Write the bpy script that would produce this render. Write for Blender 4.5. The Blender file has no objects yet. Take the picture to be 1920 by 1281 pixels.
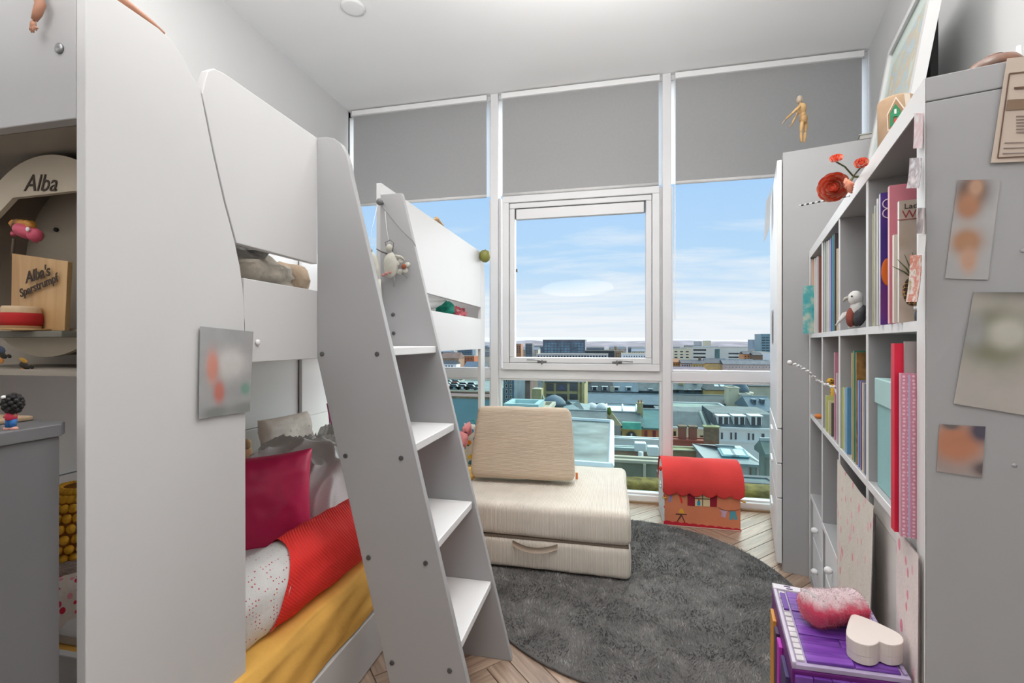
import bpy, math, random
from math import sin, cos, pi, radians, atan2, sqrt
from mathutils import Vector, Matrix, noise, Euler
random.seed(7)
S = bpy.context.scene
COL = S.collection

# ---------------------------------------------------------------- camera, sky, sun, exposure
TH = radians(12.2)                      # the camera looks 12.2 deg to the left of the window wall's normal
cam_d = bpy.data.cameras.new('camera'); cam = bpy.data.objects.new('camera', cam_d); COL.objects.link(cam)
cam.location = (0, 0, 1.0); cam.rotation_euler = (pi/2, 0, TH)
cam_d.sensor_width = 36; cam_d.lens = 850/1920*36; cam_d.clip_start = .02; cam_d.clip_end = 20000
S.camera = cam
S.view_settings.view_transform = 'Standard'; S.view_settings.look = 'None'
S.view_settings.exposure = 0.0; S.view_settings.gamma = 1.0
S.view_settings.use_curve_mapping = False

W = bpy.data.worlds.new('sky'); S.world = W; W.use_nodes = True
wn = W.node_tree.nodes; wl = W.node_tree.links; wn.clear()
def NN(t, **k):
    n = wn.new(t)
    for a, b in k.items(): setattr(n, a, b)
    return n
tc = NN('ShaderNodeTexCoord'); sep = NN('ShaderNodeSeparateXYZ'); wl.new(tc.outputs['Generated'], sep.inputs[0])
grad = NN('ShaderNodeValToRGB'); wl.new(sep.outputs['Z'], grad.inputs[0])
e = grad.color_ramp.elements
e[0].position = 0.0; e[0].color = (.83, .88, .94, 1)
e[1].position = 1.0; e[1].color = (.42, .62, .90, 1)
for p, c in ((.05, (.78, .87, .97, 1)), (.16, (.52, .74, .98, 1)), (.32, (.43, .67, .99, 1))):
    x = e.new(p); x.color = c
# cloud sheets: direction projected on a flat ceiling so that they thin to streaks at the horizon
dv = NN('ShaderNodeMath', operation='MAXIMUM'); wl.new(sep.outputs['Z'], dv.inputs[0]); dv.inputs[1].default_value = .02
ad = NN('ShaderNodeMath', operation='ADD'); wl.new(dv.outputs[0], ad.inputs[0]); ad.inputs[1].default_value = .12
dx = NN('ShaderNodeMath', operation='DIVIDE'); wl.new(sep.outputs['X'], dx.inputs[0]); wl.new(ad.outputs[0], dx.inputs[1])
dy = NN('ShaderNodeMath', operation='DIVIDE'); wl.new(sep.outputs['Y'], dy.inputs[0]); wl.new(ad.outputs[0], dy.inputs[1])
cmb = NN('ShaderNodeCombineXYZ'); wl.new(dx.outputs[0], cmb.inputs[0]); wl.new(dy.outputs[0], cmb.inputs[1])
mp = NN('ShaderNodeMapping'); mp.inputs['Rotation'].default_value = (0, 0, radians(14)); mp.inputs['Scale'].default_value = (.55, 1.5, 1); mp.inputs['Location'].default_value = (3.3, 1.2, 0)
wl.new(cmb.outputs[0], mp.inputs[0])
cn = NN('ShaderNodeTexNoise'); cn.inputs['Scale'].default_value = 1.15; cn.inputs['Detail'].default_value = 9; cn.inputs['Roughness'].default_value = .58; cn.inputs['Distortion'].default_value = .35
wl.new(mp.outputs[0], cn.inputs['Vector'])
# more cloud low down, less high up
dens = NN('ShaderNodeMapRange'); wl.new(sep.outputs['Z'], dens.inputs[0])
dens.inputs[1].default_value = .0; dens.inputs[2].default_value = .30; dens.inputs[3].default_value = .20; dens.inputs[4].default_value = -.17
sm = NN('ShaderNodeMath', operation='ADD'); wl.new(cn.outputs['Fac'], sm.inputs[0]); wl.new(dens.outputs[0], sm.inputs[1])
cr = NN('ShaderNodeValToRGB'); wl.new(sm.outputs[0], cr.inputs[0])
cr.color_ramp.elements[0].position = .46; cr.color_ramp.elements[0].color = (0, 0, 0, 1)
cr.color_ramp.elements[1].position = .70; cr.color_ramp.elements[1].color = (.92, .92, .92, 1)
mx = NN('ShaderNodeMixRGB'); wl.new(cr.outputs[0], mx.inputs[0]); wl.new(grad.outputs[0], mx.inputs[1]); mx.inputs[2].default_value = (.93, .95, .99, 1)
bg = NN('ShaderNodeBackground'); wl.new(mx.outputs[0], bg.inputs[0]); bg.inputs[1].default_value = 1.0
wo = NN('ShaderNodeOutputWorld'); wl.new(bg.outputs[0], wo.inputs[0])

def lamp(name, kind, loc, rot, energy, color=(1, 1, 1), **k):
    d = bpy.data.lights.new(name, kind); d.energy = energy; d.color = color
    for a, b in k.items(): setattr(d, a, b)
    o = bpy.data.objects.new(name, d); COL.objects.link(o); o.location = loc; o.rotation_euler = rot
    return o
# veiled sun outside, high over the window side
sd = Vector((.62, .80, .80)).normalized()
lamp('sun', 'SUN', (0, 0, 50), sd.to_track_quat('Z', 'Y').to_euler(), 6.0, (1, .98, .95), angle=radians(85))
CEIL = 2.64
# added ceiling fill lamps, out of view (their fittings are built further down)
FILL_DOWN = [(.25, .75), (-.15, 1.65), (-.25, -.1), (-1.3, 1.2)]
for i, (x, y) in enumerate(FILL_DOWN):
    lamp('fill_downlight', 'AREA', (x, y, CEIL-.02), (0, 0, 0), (5, 6, .5, 4)[i], (1, .97, .93), shape='DISK', size=.35)

# added fill lamps, unseen, aimed up to brighten the ceiling and room
lamp('ceiling_fill', 'AREA', (.05, 1.2, 2.2), (pi, 0, 0), 24, (1, .99, .98), shape='DISK', size=1.3)
lamp('ceiling_fill', 'AREA', (-.45, -.45, 1.75), (pi-.35, 0, 0), 34, (1, .985, .97), shape='DISK', size=1.0)

# ---------------------------------------------------------------- coordinates
FW = Vector((-sin(TH), cos(TH), 0)); RT = Vector((cos(TH), sin(TH), 0)); EYE = Vector((0, 0, 1.0))
def ray(px, py): return FW + RT*((px-960)/850) + Vector((0, 0, -(py-640.5)/850))
def ax(px, py, X): r = ray(px, py); return EYE + r*(X/r.x)
def ay(px, py, Y): r = ray(px, py); return EYE + r*(Y/r.y)
def az(px, py, Z): r = ray(px, py); return EYE + r*((Z-1)/r.z)
# the shelving stands in a frame turned 15.4 deg: P away from the room, D along the wall
BA = radians(15.4); DV = Vector((sin(BA), cos(BA), 0)); PV = Vector((cos(BA), -sin(BA), 0))
def B(p, d, z=0): return PV*p + DV*d + Vector((0, 0, z))
def bp(px, py, p):          # on the plane P = p -> (d, z)
    r = ray(px, py); q = r*(p/r.dot(PV)); return q.dot(DV), 1+q.z
def bd(px, py, d):          # on the plane D = d -> (p, z)
    r = ray(px, py); q = r*(d/r.dot(DV)); return q.dot(PV), 1+q.z
MB = Matrix(((PV.x, DV.x, 0, 0), (PV.y, DV.y, 0, 0), (0, 0, 1, 0), (0, 0, 0, 1)))   # local (p,d,z) -> world

# ---------------------------------------------------------------- materials
MATS = {}
def mat(name, color, rough=.6, var=.06, scale=14, bump=.0, bscale=None, metallic=0, spec=.4, stretch=None, trans=0, emit=0, coords='Object', wave=None, sheen=0):
    if name in MATS: return MATS[name]
    m = bpy.data.materials.new(name); m.use_nodes = True; MATS[name] = m
    nt = m.node_tree; n = nt.nodes; l = nt.links; b = n['Principled BSDF']
    t = n.new('ShaderNodeTexCoord'); mpn = n.new('ShaderNodeMapping'); l.new(t.outputs[coords], mpn.inputs[0])
    if stretch: mpn.inputs['Scale'].default_value = stretch
    ns = n.new('ShaderNodeTexNoise'); ns.inputs['Scale'].default_value = scale; ns.inputs['Detail'].default_value = 5
    l.new(mpn.outputs[0], ns.inputs['Vector'])
    rp = n.new('ShaderNodeMapRange'); l.new(ns.outputs['Fac'], rp.inputs[0]); rp.inputs[1].default_value = .3; rp.inputs[2].default_value = .7
    rp.inputs[3].default_value = 1-var; rp.inputs[4].default_value = 1+var
    hs = n.new('ShaderNodeHueSaturation'); hs.inputs['Color'].default_value = (*color, 1); l.new(rp.outputs[0], hs.inputs['Value'])
    l.new(hs.outputs[0], b.inputs['Base Color'])
    b.inputs['Roughness'].default_value = rough; b.inputs['Metallic'].default_value = metallic
    b.inputs['Specular IOR Level'].default_value = spec
    if sheen: b.inputs['Sheen Weight'].default_value = sheen
    if bump or wave:
        bn = n.new('ShaderNodeBump'); bn.inputs['Strength'].default_value = 1.0; bn.inputs['Distance'].default_value = bump or wave[2]
        if wave:
            wv = n.new('ShaderNodeTexWave'); wv.bands_direction = wave[0]; wv.inputs['Scale'].default_value = wave[1]; wv.inputs['Distortion'].default_value = 0
            l.new(t.outputs[coords], wv.inputs['Vector']); l.new(wv.outputs['Fac'], bn.inputs['Height'])
            m2 = n.new('ShaderNodeMixRGB'); m2.blend_type = 'MULTIPLY'; l.new(wv.outputs['Fac'], m2.inputs[0])
            # ribs: base colour a little darker in their grooves
            iv = n.new('ShaderNodeMapRange'); l.new(wv.outputs['Fac'], iv.inputs[0]); iv.inputs[3].default_value = wave[3]; iv.inputs[4].default_value = 0
            l.new(iv.outputs[0], m2.inputs[0]); l.new(hs.outputs[0], m2.inputs[1]); m2.inputs[2].default_value = (.55, .5, .44, 1)
            l.new(m2.outputs[0], b.inputs['Base Color'])
        else:
            n2 = n.new('ShaderNodeTexNoise'); n2.inputs['Scale'].default_value = bscale or scale*4; n2.inputs['Detail'].default_value = 4
            l.new(mpn.outputs[0], n2.inputs['Vector']); l.new(n2.outputs['Fac'], bn.inputs['Height'])
        l.new(bn.outputs[0], b.inputs['Normal'])
    if emit:
        b.inputs['Emission Color'].default_value = (*color, 1); b.inputs['Emission Strength'].default_value = emit
    return m
def pattern(name, base, spots, rough=.8, cell=40, size=.25, kind='dots', stretch=(1, 1, 1), bump=.001):
    """base cloth or paper with printed spots (voronoi cells) in one or more colours"""
    if name in MATS: return MATS[name]
    m = mat(name, base, rough, .05, 20, bump, 120)
    nt = m.node_tree; n = nt.nodes; l = nt.links; b = n['Principled BSDF']
    src = b.inputs['Base Color'].links[0].from_socket
    t = n.new('ShaderNodeTexCoord'); mpn = n.new('ShaderNodeMapping'); mpn.inputs['Scale'].default_value = stretch; l.new(t.outputs['Object'], mpn.inputs[0])
    v = n.new('ShaderNodeTexVoronoi'); v.inputs['Scale'].default_value = cell; l.new(mpn.outputs[0], v.inputs['Vector'])
    v.inputs['Randomness'].default_value = .25 if kind == 'dots' else 1
    lt = n.new('ShaderNodeMath'); lt.operation = 'LESS_THAN'; l.new(v.outputs['Distance'], lt.inputs[0]); lt.inputs[1].default_value = size
    cr = n.new('ShaderNodeValToRGB'); cr.color_ramp.interpolation = 'CONSTANT'
    sp = n.new('ShaderNodeSeparateXYZ'); l.new(v.outputs['Color'], sp.inputs[0]); l.new(sp.outputs[0], cr.inputs[0])
    el = cr.color_ramp.elements
    while len(el) < len(spots): el.new(.5)
    for i, c in enumerate(spots): el[i].position = i/len(spots); el[i].color = (*c, 1)
    if len(spots) == 1: el[1].color = (*spots[0], 1)
    mxn = n.new('ShaderNodeMixRGB'); l.new(lt.outputs[0], mxn.inputs[0]); l.new(src, mxn.inputs[1]); l.new(cr.outputs[0], mxn.inputs[2])
    l.new(mxn.outputs[0], b.inputs['Base Color'])
    return m
def blotch(name, colors, scale=9, rough=.45, detail=1.5, seed=0):
    """a soft colour-field print: noise through a ramp"""
    if name in MATS: return MATS[name]
    m = bpy.data.materials.new(name); m.use_nodes = True; MATS[name] = m
    nt = m.node_tree; n = nt.nodes; l = nt.links; b = n['Principled BSDF']; b.inputs['Roughness'].default_value = rough
    t = n.new('ShaderNodeTexCoord'); mpn = n.new('ShaderNodeMapping'); mpn.inputs['Location'].default_value = (seed, seed*.7, 0); l.new(t.outputs['Object'], mpn.inputs[0])
    ns = n.new('ShaderNodeTexNoise'); ns.inputs['Scale'].default_value = scale; ns.inputs['Detail'].default_value = detail; l.new(mpn.outputs[0], ns.inputs['Vector'])
    cr = n.new('ShaderNodeValToRGB'); l.new(ns.outputs['Fac'], cr.inputs[0]); el = cr.color_ramp.elements
    while len(el) < len(colors): el.new(.5)
    for i, c in enumerate(colors): el[i].position = .32+.36*i/(len(colors)-1); el[i].color = (*c, 1)
    l.new(cr.outputs[0], b.inputs['Base Color'])
    return m
def blobs(name, base, B_, rough=.45, rot=0):
    """soft out-of-focus colour patches: (u, v, ru, rv, colour), metres from the sheet's lower middle"""
    m = bpy.data.materials.new(name); m.use_nodes = True; MATS[name] = m
    nt = m.node_tree; n = nt.nodes; l = nt.links; b = n['Principled BSDF']; b.inputs['Roughness'].default_value = rough
    t = n.new('ShaderNodeTexCoord'); ro = n.new('ShaderNodeMapping'); ro.inputs['Rotation'].default_value = (0, 0, rot); l.new(t.outputs['Object'], ro.inputs[0])
    ns = n.new('ShaderNodeTexNoise'); ns.inputs['Scale'].default_value = 30; l.new(t.outputs['Object'], ns.inputs['Vector'])
    cur = n.new('ShaderNodeRGB'); cur.outputs[0].default_value = (*base, 1); cur = cur.outputs[0]
    for u, v, ru, rv, c in B_:
        mp2 = n.new('ShaderNodeMapping'); mp2.vector_type = 'POINT'; mp2.inputs['Location'].default_value = (-u/ru/1.35, 0, -v/rv/1.35); mp2.inputs['Scale'].default_value = (1/ru/1.35, .01, 1/rv/1.35); l.new(ro.outputs[0], mp2.inputs[0])
        gr = n.new('ShaderNodeTexGradient'); gr.gradient_type = 'QUADRATIC_SPHERE'; l.new(mp2.outputs[0], gr.inputs[0])
        mr = n.new('ShaderNodeMapRange'); mr.interpolation_type = 'SMOOTHSTEP'; l.new(gr.outputs['Fac'], mr.inputs[0]); mr.inputs[1].default_value = 0; mr.inputs[2].default_value = .6
        mi = n.new('ShaderNodeMixRGB'); l.new(mr.outputs[0], mi.inputs[0]); l.new(cur, mi.inputs[1]); mi.inputs[2].default_value = (*c, 1); cur = mi.outputs[0]
    mi = n.new('ShaderNodeMixRGB'); mi.blend_type = 'OVERLAY'; mi.inputs[0].default_value = .15; l.new(cur, mi.inputs[1]); l.new(ns.outputs['Fac'], mi.inputs[2]); l.new(mi.outputs[0], b.inputs['Base Color'])
    return m
def wood(name, c1, c2, rough=.45, scale=3, stretch=(1, 12, 12)):
    if name in MATS: return MATS[name]
    m = bpy.data.materials.new(name); m.use_nodes = True; MATS[name] = m
    nt = m.node_tree; n = nt.nodes; l = nt.links; b = n['Principled BSDF']; b.inputs['Roughness'].default_value = rough
    t = n.new('ShaderNodeTexCoord'); oi = n.new('ShaderNodeObjectInfo')
    mpn = n.new('ShaderNodeMapping'); mpn.inputs['Scale'].default_value = stretch; l.new(t.outputs['Object'], mpn.inputs[0])
    adn = n.new('ShaderNodeVectorMath'); adn.operation = 'ADD'; l.new(mpn.outputs[0], adn.inputs[0])
    ml = n.new('ShaderNodeMath'); ml.operation = 'MULTIPLY'; l.new(oi.outputs['Random'], ml.inputs[0]); ml.inputs[1].default_value = 40
    l.new(ml.outputs[0], adn.inputs[1])
    ns = n.new('ShaderNodeTexNoise'); ns.inputs['Scale'].default_value = scale; ns.inputs['Detail'].default_value = 8; ns.inputs['Distortion'].default_value = .6; l.new(adn.outputs[0], ns.inputs['Vector'])
    cr = n.new('ShaderNodeValToRGB'); l.new(ns.outputs['Fac'], cr.inputs[0]); cr.color_ramp.elements[0].position = .3; cr.color_ramp.elements[1].position = .7
    cr.color_ramp.elements[0].color = (*c1, 1); cr.color_ramp.elements[1].color = (*c2, 1)
    hs = n.new('ShaderNodeHueSaturation'); l.new(cr.outputs[0], hs.inputs['Color'])
    mr = n.new('ShaderNodeMapRange'); l.new(oi.outputs['Random'], mr.inputs[0]); mr.inputs[3].default_value = .86; mr.inputs[4].default_value = 1.14
    l.new(mr.outputs[0], hs.inputs['Value']); l.new(hs.outputs[0], b.inputs['Base Color'])
    bn = n.new('ShaderNodeBump'); bn.inputs['Distance'].default_value = .0006; l.new(ns.outputs['Fac'], bn.inputs['Height']); l.new(bn.outputs[0], b.inputs['Normal'])
    return m
def glass(name, tint, gloss=.05):
    if name in MATS: return MATS[name]
    m = bpy.data.materials.new(name); m.use_nodes = True; MATS[name] = m
    n = m.node_tree.nodes; l = m.node_tree.links; n.clear()
    o = n.new('ShaderNodeOutputMaterial'); tr = n.new('ShaderNodeBsdfTransparent'); tr.inputs[0].default_value = (*tint, 1)
    g = n.new('ShaderNodeBsdfGlossy'); g.inputs['Roughness'].default_value = .01
    ns = n.new('ShaderNodeTexNoise'); ns.inputs['Scale'].default_value = 2
    mr = n.new('ShaderNodeMapRange'); l.new(ns.outputs['Fac'], mr.inputs[0]); mr.inputs[3].default_value = gloss*.8; mr.inputs[4].default_value = gloss*1.2
    mi = n.new('ShaderNodeMixShader'); l.new(mr.outputs[0], mi.inputs[0]); l.new(tr.outputs[0], mi.inputs[1]); l.new(g.outputs[0], mi.inputs[2]); l.new(mi.outputs[0], o.inputs[0])
    return m
def translucent(name, color, f=.6):
    if name in MATS: return MATS[name]
    m = mat(name, color, .8, .03, 60); n = m.node_tree.nodes; l = m.node_tree.links; b = n['Principled BSDF']
    t = n.new('ShaderNodeBsdfTranslucent'); t.inputs[0].default_value = (*color, 1); mi = n.new('ShaderNodeMixShader'); mi.inputs[0].default_value = f
    l.new(b.outputs[0], mi.inputs[1]); l.new(t.outputs[0], mi.inputs[2]); l.new(mi.outputs[0], n['Material Output'].inputs[0])
    return m

# ---------------------------------------------------------------- mesh building
WM = {}     # world matrix of every linked object
class G:
    """collects shapes in a local frame F (a matrix) and links them as one mesh object"""
    def __init__(s, F=None): s.v = []; s.f = []; s.mi = []; s.F = F or Matrix(); s.m = 0; s.sm = []
    def add(s, vs, fs, smooth=False):
        o = len(s.v)
        s.v += [s.F @ Vector(v) for v in vs]
        for f in fs: s.f.append(tuple(i+o for i in f)); s.mi.append(s.m); s.sm.append(smooth)
        return s
    def box(s, x0, x1, y0, y1, z0, z1):
        if x0 > x1: x0, x1 = x1, x0
        if y0 > y1: y0, y1 = y1, y0
        if z0 > z1: z0, z1 = z1, z0
        return s.add([(x0, y0, z0), (x1, y0, z0), (x1, y1, z0), (x0, y1, z0), (x0, y0, z1), (x1, y0, z1), (x1, y1, z1), (x0, y1, z1)],
                     [(0, 3, 2, 1), (4, 5, 6, 7), (0, 1, 5, 4), (1, 2, 6, 5), (2, 3, 7, 6), (3, 0, 4, 7)])
    def hexa(s, b, t):      # four bottom corners, four top corners (same order, counter-clockwise from above)
        return s.add(list(b)+list(t), [(0, 3, 2, 1), (4, 5, 6, 7), (0, 1, 5, 4), (1, 2, 6, 5), (2, 3, 7, 6), (3, 0, 4, 7)])
    def prism(s, poly, axis, a0, a1):
        """poly: 2-D outline; axis x: (y,z), y: (x,z), z: (x,y)"""
        n = len(poly)
        def p3(q, a): return (a, q[0], q[1]) if axis == 'x' else (q[0], a, q[1]) if axis == 'y' else (q[0], q[1], a)
        vs = [p3(q, a0) for q in poly]+[p3(q, a1) for q in poly]
        fs = [tuple(range(n-1, -1, -1)), tuple(range(n, 2*n))]+[(i, (i+1) % n, n+(i+1) % n, n+i) for i in range(n)]
        return s.add(vs, fs)
    def tube(s, pts, r, seg=8, smooth=True):
        pts = [Vector(p) for p in pts]; rs = r if hasattr(r, '__len__') else [r]*len(pts); vs = []; n = len(pts)
        up = None
        for i, p in enumerate(pts):
            d = (pts[min(i+1, n-1)]-pts[max(i-1, 0)]); d = d.normalized() if d.length else Vector((0, 0, 1))
            if up is None: up = Vector((0, 0, 1)) if abs(d.z) < .9 else Vector((1, 0, 0))
            a = d.cross(up).normalized(); b = a.cross(d).normalized(); up = b
            for k in range(seg):
                t = 2*pi*k/seg; vs.append(p+(a*cos(t)+b*sin(t))*rs[i])
        fs = [(i*seg+k, i*seg+(k+1) % seg, (i+1)*seg+(k+1) % seg, (i+1)*seg+k) for i in range(n-1) for k in range(seg)]
        fs += [tuple(range(seg-1, -1, -1)), tuple((n-1)*seg+k for k in range(seg))]
        return s.add(vs, fs, smooth)
    def lathe(s, prof, c=(0, 0, 0), seg=20, M=None):
        M = M or Matrix(); c = Vector(c); vs = []
        for r, z in prof:
            for k in range(seg):
                t = 2*pi*k/seg; vs.append(c + M @ Vector((r*cos(t), r*sin(t), z)))
        n = len(prof)
        fs = [(i*seg+k, i*seg+(k+1) % seg, (i+1)*seg+(k+1) % seg, (i+1)*seg+k) for i in range(n-1) for k in range(seg)]
        if prof[0][0] > 1e-6: fs.append(tuple(range(seg-1, -1, -1)))
        if prof[-1][0] > 1e-6: fs.append(tuple((n-1)*seg+k for k in range(seg)))
        return s.add(vs, fs, True)
    def ball(s, c, r, seg=14, rings=9, M=None, nz=0, nf=6):
        r = Vector(r) if hasattr(r, '__len__') else Vector((r, r, r)); M = M or Matrix(); c = Vector(c); vs = []
        for i in range(rings+1):
            a = pi*i/rings
            for k in range(seg):
                t = 2*pi*k/seg; q = Vector((sin(a)*cos(t), sin(a)*sin(t), -cos(a)))
                w = 1+(nz*noise.noise(q*nf+c*7) if nz else 0)
                vs.append(c+M @ Vector((q.x*r.x*w, q.y*r.y*w, q.z*r.z*w)))
        fs = [(i*seg+k, i*seg+(k+1) % seg, (i+1)*seg+(k+1) % seg, (i+1)*seg+k) for i in range(rings) for k in range(seg)]
        return s.add(vs, fs, True)
    def grid(s, fn, nu, nv, smooth=True, cu=False):
        vs = [fn(i/nu, j/nv) for j in range(nv+1) for i in range(nu+1)]
        w = nu+1
        return s.add(vs, [(j*w+i, j*w+i+1, (j+1)*w+i+1, (j+1)*w+i) for j in range(nv) for i in range(nu)], smooth)
    def pillow(s, w, h, t, M, n=26, wr=.006, ex=4.0, seed=0, ear=.05, edge=0):
        """a stuffed cushion lying in its own XY plane: puffed both sides, pinched corners"""
        vs = []; fs = []
        for side in (1, -1):
            for j in range(n+1):
                for i in range(n+1):
                    u = 2*i/n-1; v = 2*j/n-1
                    k = max(0, (1-abs(u)**ex)*(1-abs(v)**ex))**.55
                    ix = 1-ear*(1-v*v); iy = 1-ear*(1-u*u)
                    q = Vector((u*w/2*iy*1.0, v*h/2*ix, 0))
                    q.x = u*w/2*(1-ear*(1-v*v)); q.y = v*h/2*(1-ear*(1-u*u))
                    z = side*(t/2*k+edge/2)
                    nn = noise.noise(Vector((u*2.2+seed, v*2.2, side*.5+seed)))+.5*noise.noise(Vector((u*6+seed, v*6, side)))
                    z += side*wr*nn*min(1, k*1.5)
                    vs.append(M @ Vector((q.x, q.y, z)))
            o = (0 if side == 1 else (n+1)**2)
            for j in range(n):
                for i in range(n):
                    a = o+j*(n+1)+i; f = (a, a+1, a+n+2, a+n+1); fs.append(f if side == 1 else f[::-1])
        o = (n+1)**2
        ring = [i for i in range(n+1)]+[(j*(n+1)+n) for j in range(1, n+1)]+[n*(n+1)+i for i in range(n-1, -1, -1)]+[j*(n+1) for j in range(n-1, 0, -1)]
        for a, b in zip(ring, ring[1:]+ring[:1]): fs.append((b, a, a+o, b+o))
        return s.add(vs, fs, True)
    def link(s, name, mats, parent=None, bevel=0, seg=2, sub=0, auto=False):
        mats = mats if isinstance(mats, (list, tuple)) else [mats]
        if parent is not None: Wp = WM[parent.name]
        else:
            xs = [v.x for v in s.v]; ys = [v.y for v in s.v]; zs = [v.z for v in s.v]
            Wp = Matrix.Translation(((min(xs)+max(xs))/2, (min(ys)+max(ys))/2, min(zs)))
        inv = Wp.inverted(); me = bpy.data.meshes.new(name)
        me.from_pydata([inv @ v for v in s.v], [], s.f); me.update()
        for m in mats: me.materials.append(m)
        me.polygons.foreach_set('material_index', s.mi); me.polygons.foreach_set('use_smooth', s.sm)
        o = bpy.data.objects.new(name, me); COL.objects.link(o)
        if parent is not None: o.parent = parent; WM[o.name] = Wp
        else: o.matrix_world = Wp; WM[o.name] = Wp
        if bevel:
            b = o.modifiers.new('edge', 'BEVEL'); b.width = bevel; b.segments = seg; b.limit_method = 'ANGLE'; b.angle_limit = radians(40)
        if sub:
            b = o.modifiers.new('soft', 'SUBSURF'); b.levels = sub; b.render_levels = sub
        return o
def tag(o, label, cat, group=None, kind=None):
    if label: o['label'] = label
    if cat: o['category'] = cat
    if group: o['group'] = group
    if kind: o['kind'] = kind
    return o
def thing(name, label, cat, loc, group=None, rz=0):
    o = bpy.data.objects.new(name, None); COL.objects.link(o); o.empty_display_size = .05
    o.location = loc; o.rotation_euler = (0, 0, rz)
    WM[o.name] = Matrix.Translation(Vector(loc)) @ Matrix.Rotation(rz, 4, 'Z')
    return tag(o, label, cat, group)
def struct(g, name, m, parent=None, bevel=0):
    o = g.link(name, m, parent, bevel)
    if parent is None: o['kind'] = 'structure'
    return o
def arc(cx, cy, r, a0, a1, n=8, ry=None):
    ry = ry or r
    return [(cx+r*cos(radians(a0+(a1-a0)*i/n)), cy+ry*sin(radians(a0+(a1-a0)*i/n))) for i in range(n+1)]
def text(name, body, size, M, m, parent, ext=.0004, shear=0, bold=0):
    """raised or printed lettering, converted to a mesh; M places the XY plane of the text"""
    c = bpy.data.curves.new(name, 'FONT'); c.body = body; c.size = size; c.extrude = ext; c.align_x = 'CENTER'; c.align_y = 'CENTER'; c.shear = shear; c.offset = bold; c.resolution_u = 3
    t = bpy.data.objects.new(name, c); COL.objects.link(t)
    dg = bpy.context.evaluated_depsgraph_get(); me = bpy.data.meshes.new_from_object(t.evaluated_get(dg)); bpy.data.objects.remove(t)
    inv = WM[parent.name].inverted() if parent is not None else Matrix()
    me.transform(inv @ M); me.materials.clear(); me.materials.append(m)
    o = bpy.data.objects.new(name, me); COL.objects.link(o)
    if parent is not None: o.parent = parent; WM[o.name] = WM[parent.name]
    return o
def frame3(o, x, y):
    """matrix with origin o, X axis x, Y axis y"""
    x = Vector(x).normalized(); z = x.cross(Vector(y)).normalized(); y = z.cross(x)
    return Matrix(((x.x, y.x, z.x, o[0]), (x.y, y.y, z.y, o[1]), (x.z, y.z, z.z, o[2]), (0, 0, 0, 1)))

white = mat('white_lacquer', (.62, .62, .62), .42, .015, 3)
whiteb = mat('white_edge', (.84, .84, .84), .45, .015, 3)
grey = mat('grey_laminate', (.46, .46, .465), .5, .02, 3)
paint = mat('wall_paint', (.66, .66, .66), .85, .015, 2, .0003, 180)
ceilp = mat('ceiling_paint', (.86, .86, .86), .9, .01, 2)
frame_m = mat('window_frame_coat', (.72, .72, .73), .4, .02, 5)
dark = mat('dark_plastic', (.03, .03, .03), .4, .1)
steel = mat('steel', (.35, .35, .36), .3, .1, 30, metallic=1)
hole = mat('bolt_cap', (.09, .09, .09), .4, .1)

# ================================================================ THE ROOM
XL, YW, YB = -1.82, 2.94, -1.05
def wxp(px): return ay(px, 640, YW).x
XR = 1.424
PR = .597                                # right-hand wall in the turned frame
# floor slab, ceiling, walls
fl = thing('floor', None, None, (0, 1, 0)); fl['kind'] = 'structure'
struct(G().box(XL-.1, 1.75, YB-.1, 3.0, -.12, -.006), 'subfloor', mat('subfloor_dark', (.12, .08, .055), .8, .1, 20), fl)
oak = wood('oak_plank', (.27, .18, .13), (.50, .365, .27), .38, 2.6, (2.2, 26, 26))
# herringbone planks: one shared mesh, laid in a loop
PLW, PLL = .075, .45
g = G(); w, h_ = PLW-.0016, PLL-.0016
g.hexa([(-h_/2, -w/2, -.006), (h_/2, -w/2, -.006), (h_/2, w/2, -.006), (-h_/2, w/2, -.006)],
       [(-h_/2+.001, -w/2+.001, 0), (h_/2-.001, -w/2+.001, 0), (h_/2-.001, w/2-.001, 0), (-h_/2+.001, w/2-.001, 0)])
pl0 = None; cnt = 0
def sees_floor(p):
    """a plank is laid one by one where it can be seen, the rest of the floor is one piece"""
    return -.85 < p.x < 1.1 and .85 < p.y < 3.0
restp = G()
N_ = int(PLL/PLW)
R45 = Matrix.Rotation(radians(45), 4, 'Z')
done = set()
for a in range(-60, 61):
    for b in range(-14, 15):
        # one zig of the herringbone: a horizontal and a vertical plank per cell
        for k in (0, 1):
            if k == 0: c = Vector((a*PLW+b*PLL*1.0+PLL/2, a*PLW-b*PLL+PLW/2, 0)); ang = 0
            else: c = Vector((a*PLW+b*PLL-PLW/2+0.0, a*PLW-b*PLL+PLL/2+0.0, 0)); ang = pi/2
            p = R45 @ c+Vector((0, 1.5, 0))
            if not (XL < p.x < 1.75 and YB < p.y < 3.0): continue
            M = Matrix.Translation(p) @ Matrix.Rotation(radians(45)+ang, 4, 'Z')
            if sees_floor(p) and cnt < 298:
                if pl0 is None:
                    pl0 = g.link('plank', oak, fl); me0 = pl0.data; bpy.data.objects.remove(pl0); pl0 = True
                    # vertices came out relative to the floor root: shift back
                    for v in me0.vertices: v.co = v.co+Vector((0, 1, 0))
                o = bpy.data.objects.new('plank', me0); COL.objects.link(o); o.parent = fl
                o.matrix_local = WM[fl.name].inverted() @ M; cnt += 1
            else:
                restp.F = M
                restp.hexa([(-h_/2, -w/2, -.006), (h_/2, -w/2, -.006), (h_/2, w/2, -.006), (-h_/2, w/2, -.006)],
                           [(-h_/2+.001, -w/2+.001, 0), (h_/2-.001, -w/2+.001, 0), (h_/2-.001, w/2-.001, 0), (-h_/2+.001, w/2-.001, 0)])
restp.F = Matrix()
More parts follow.
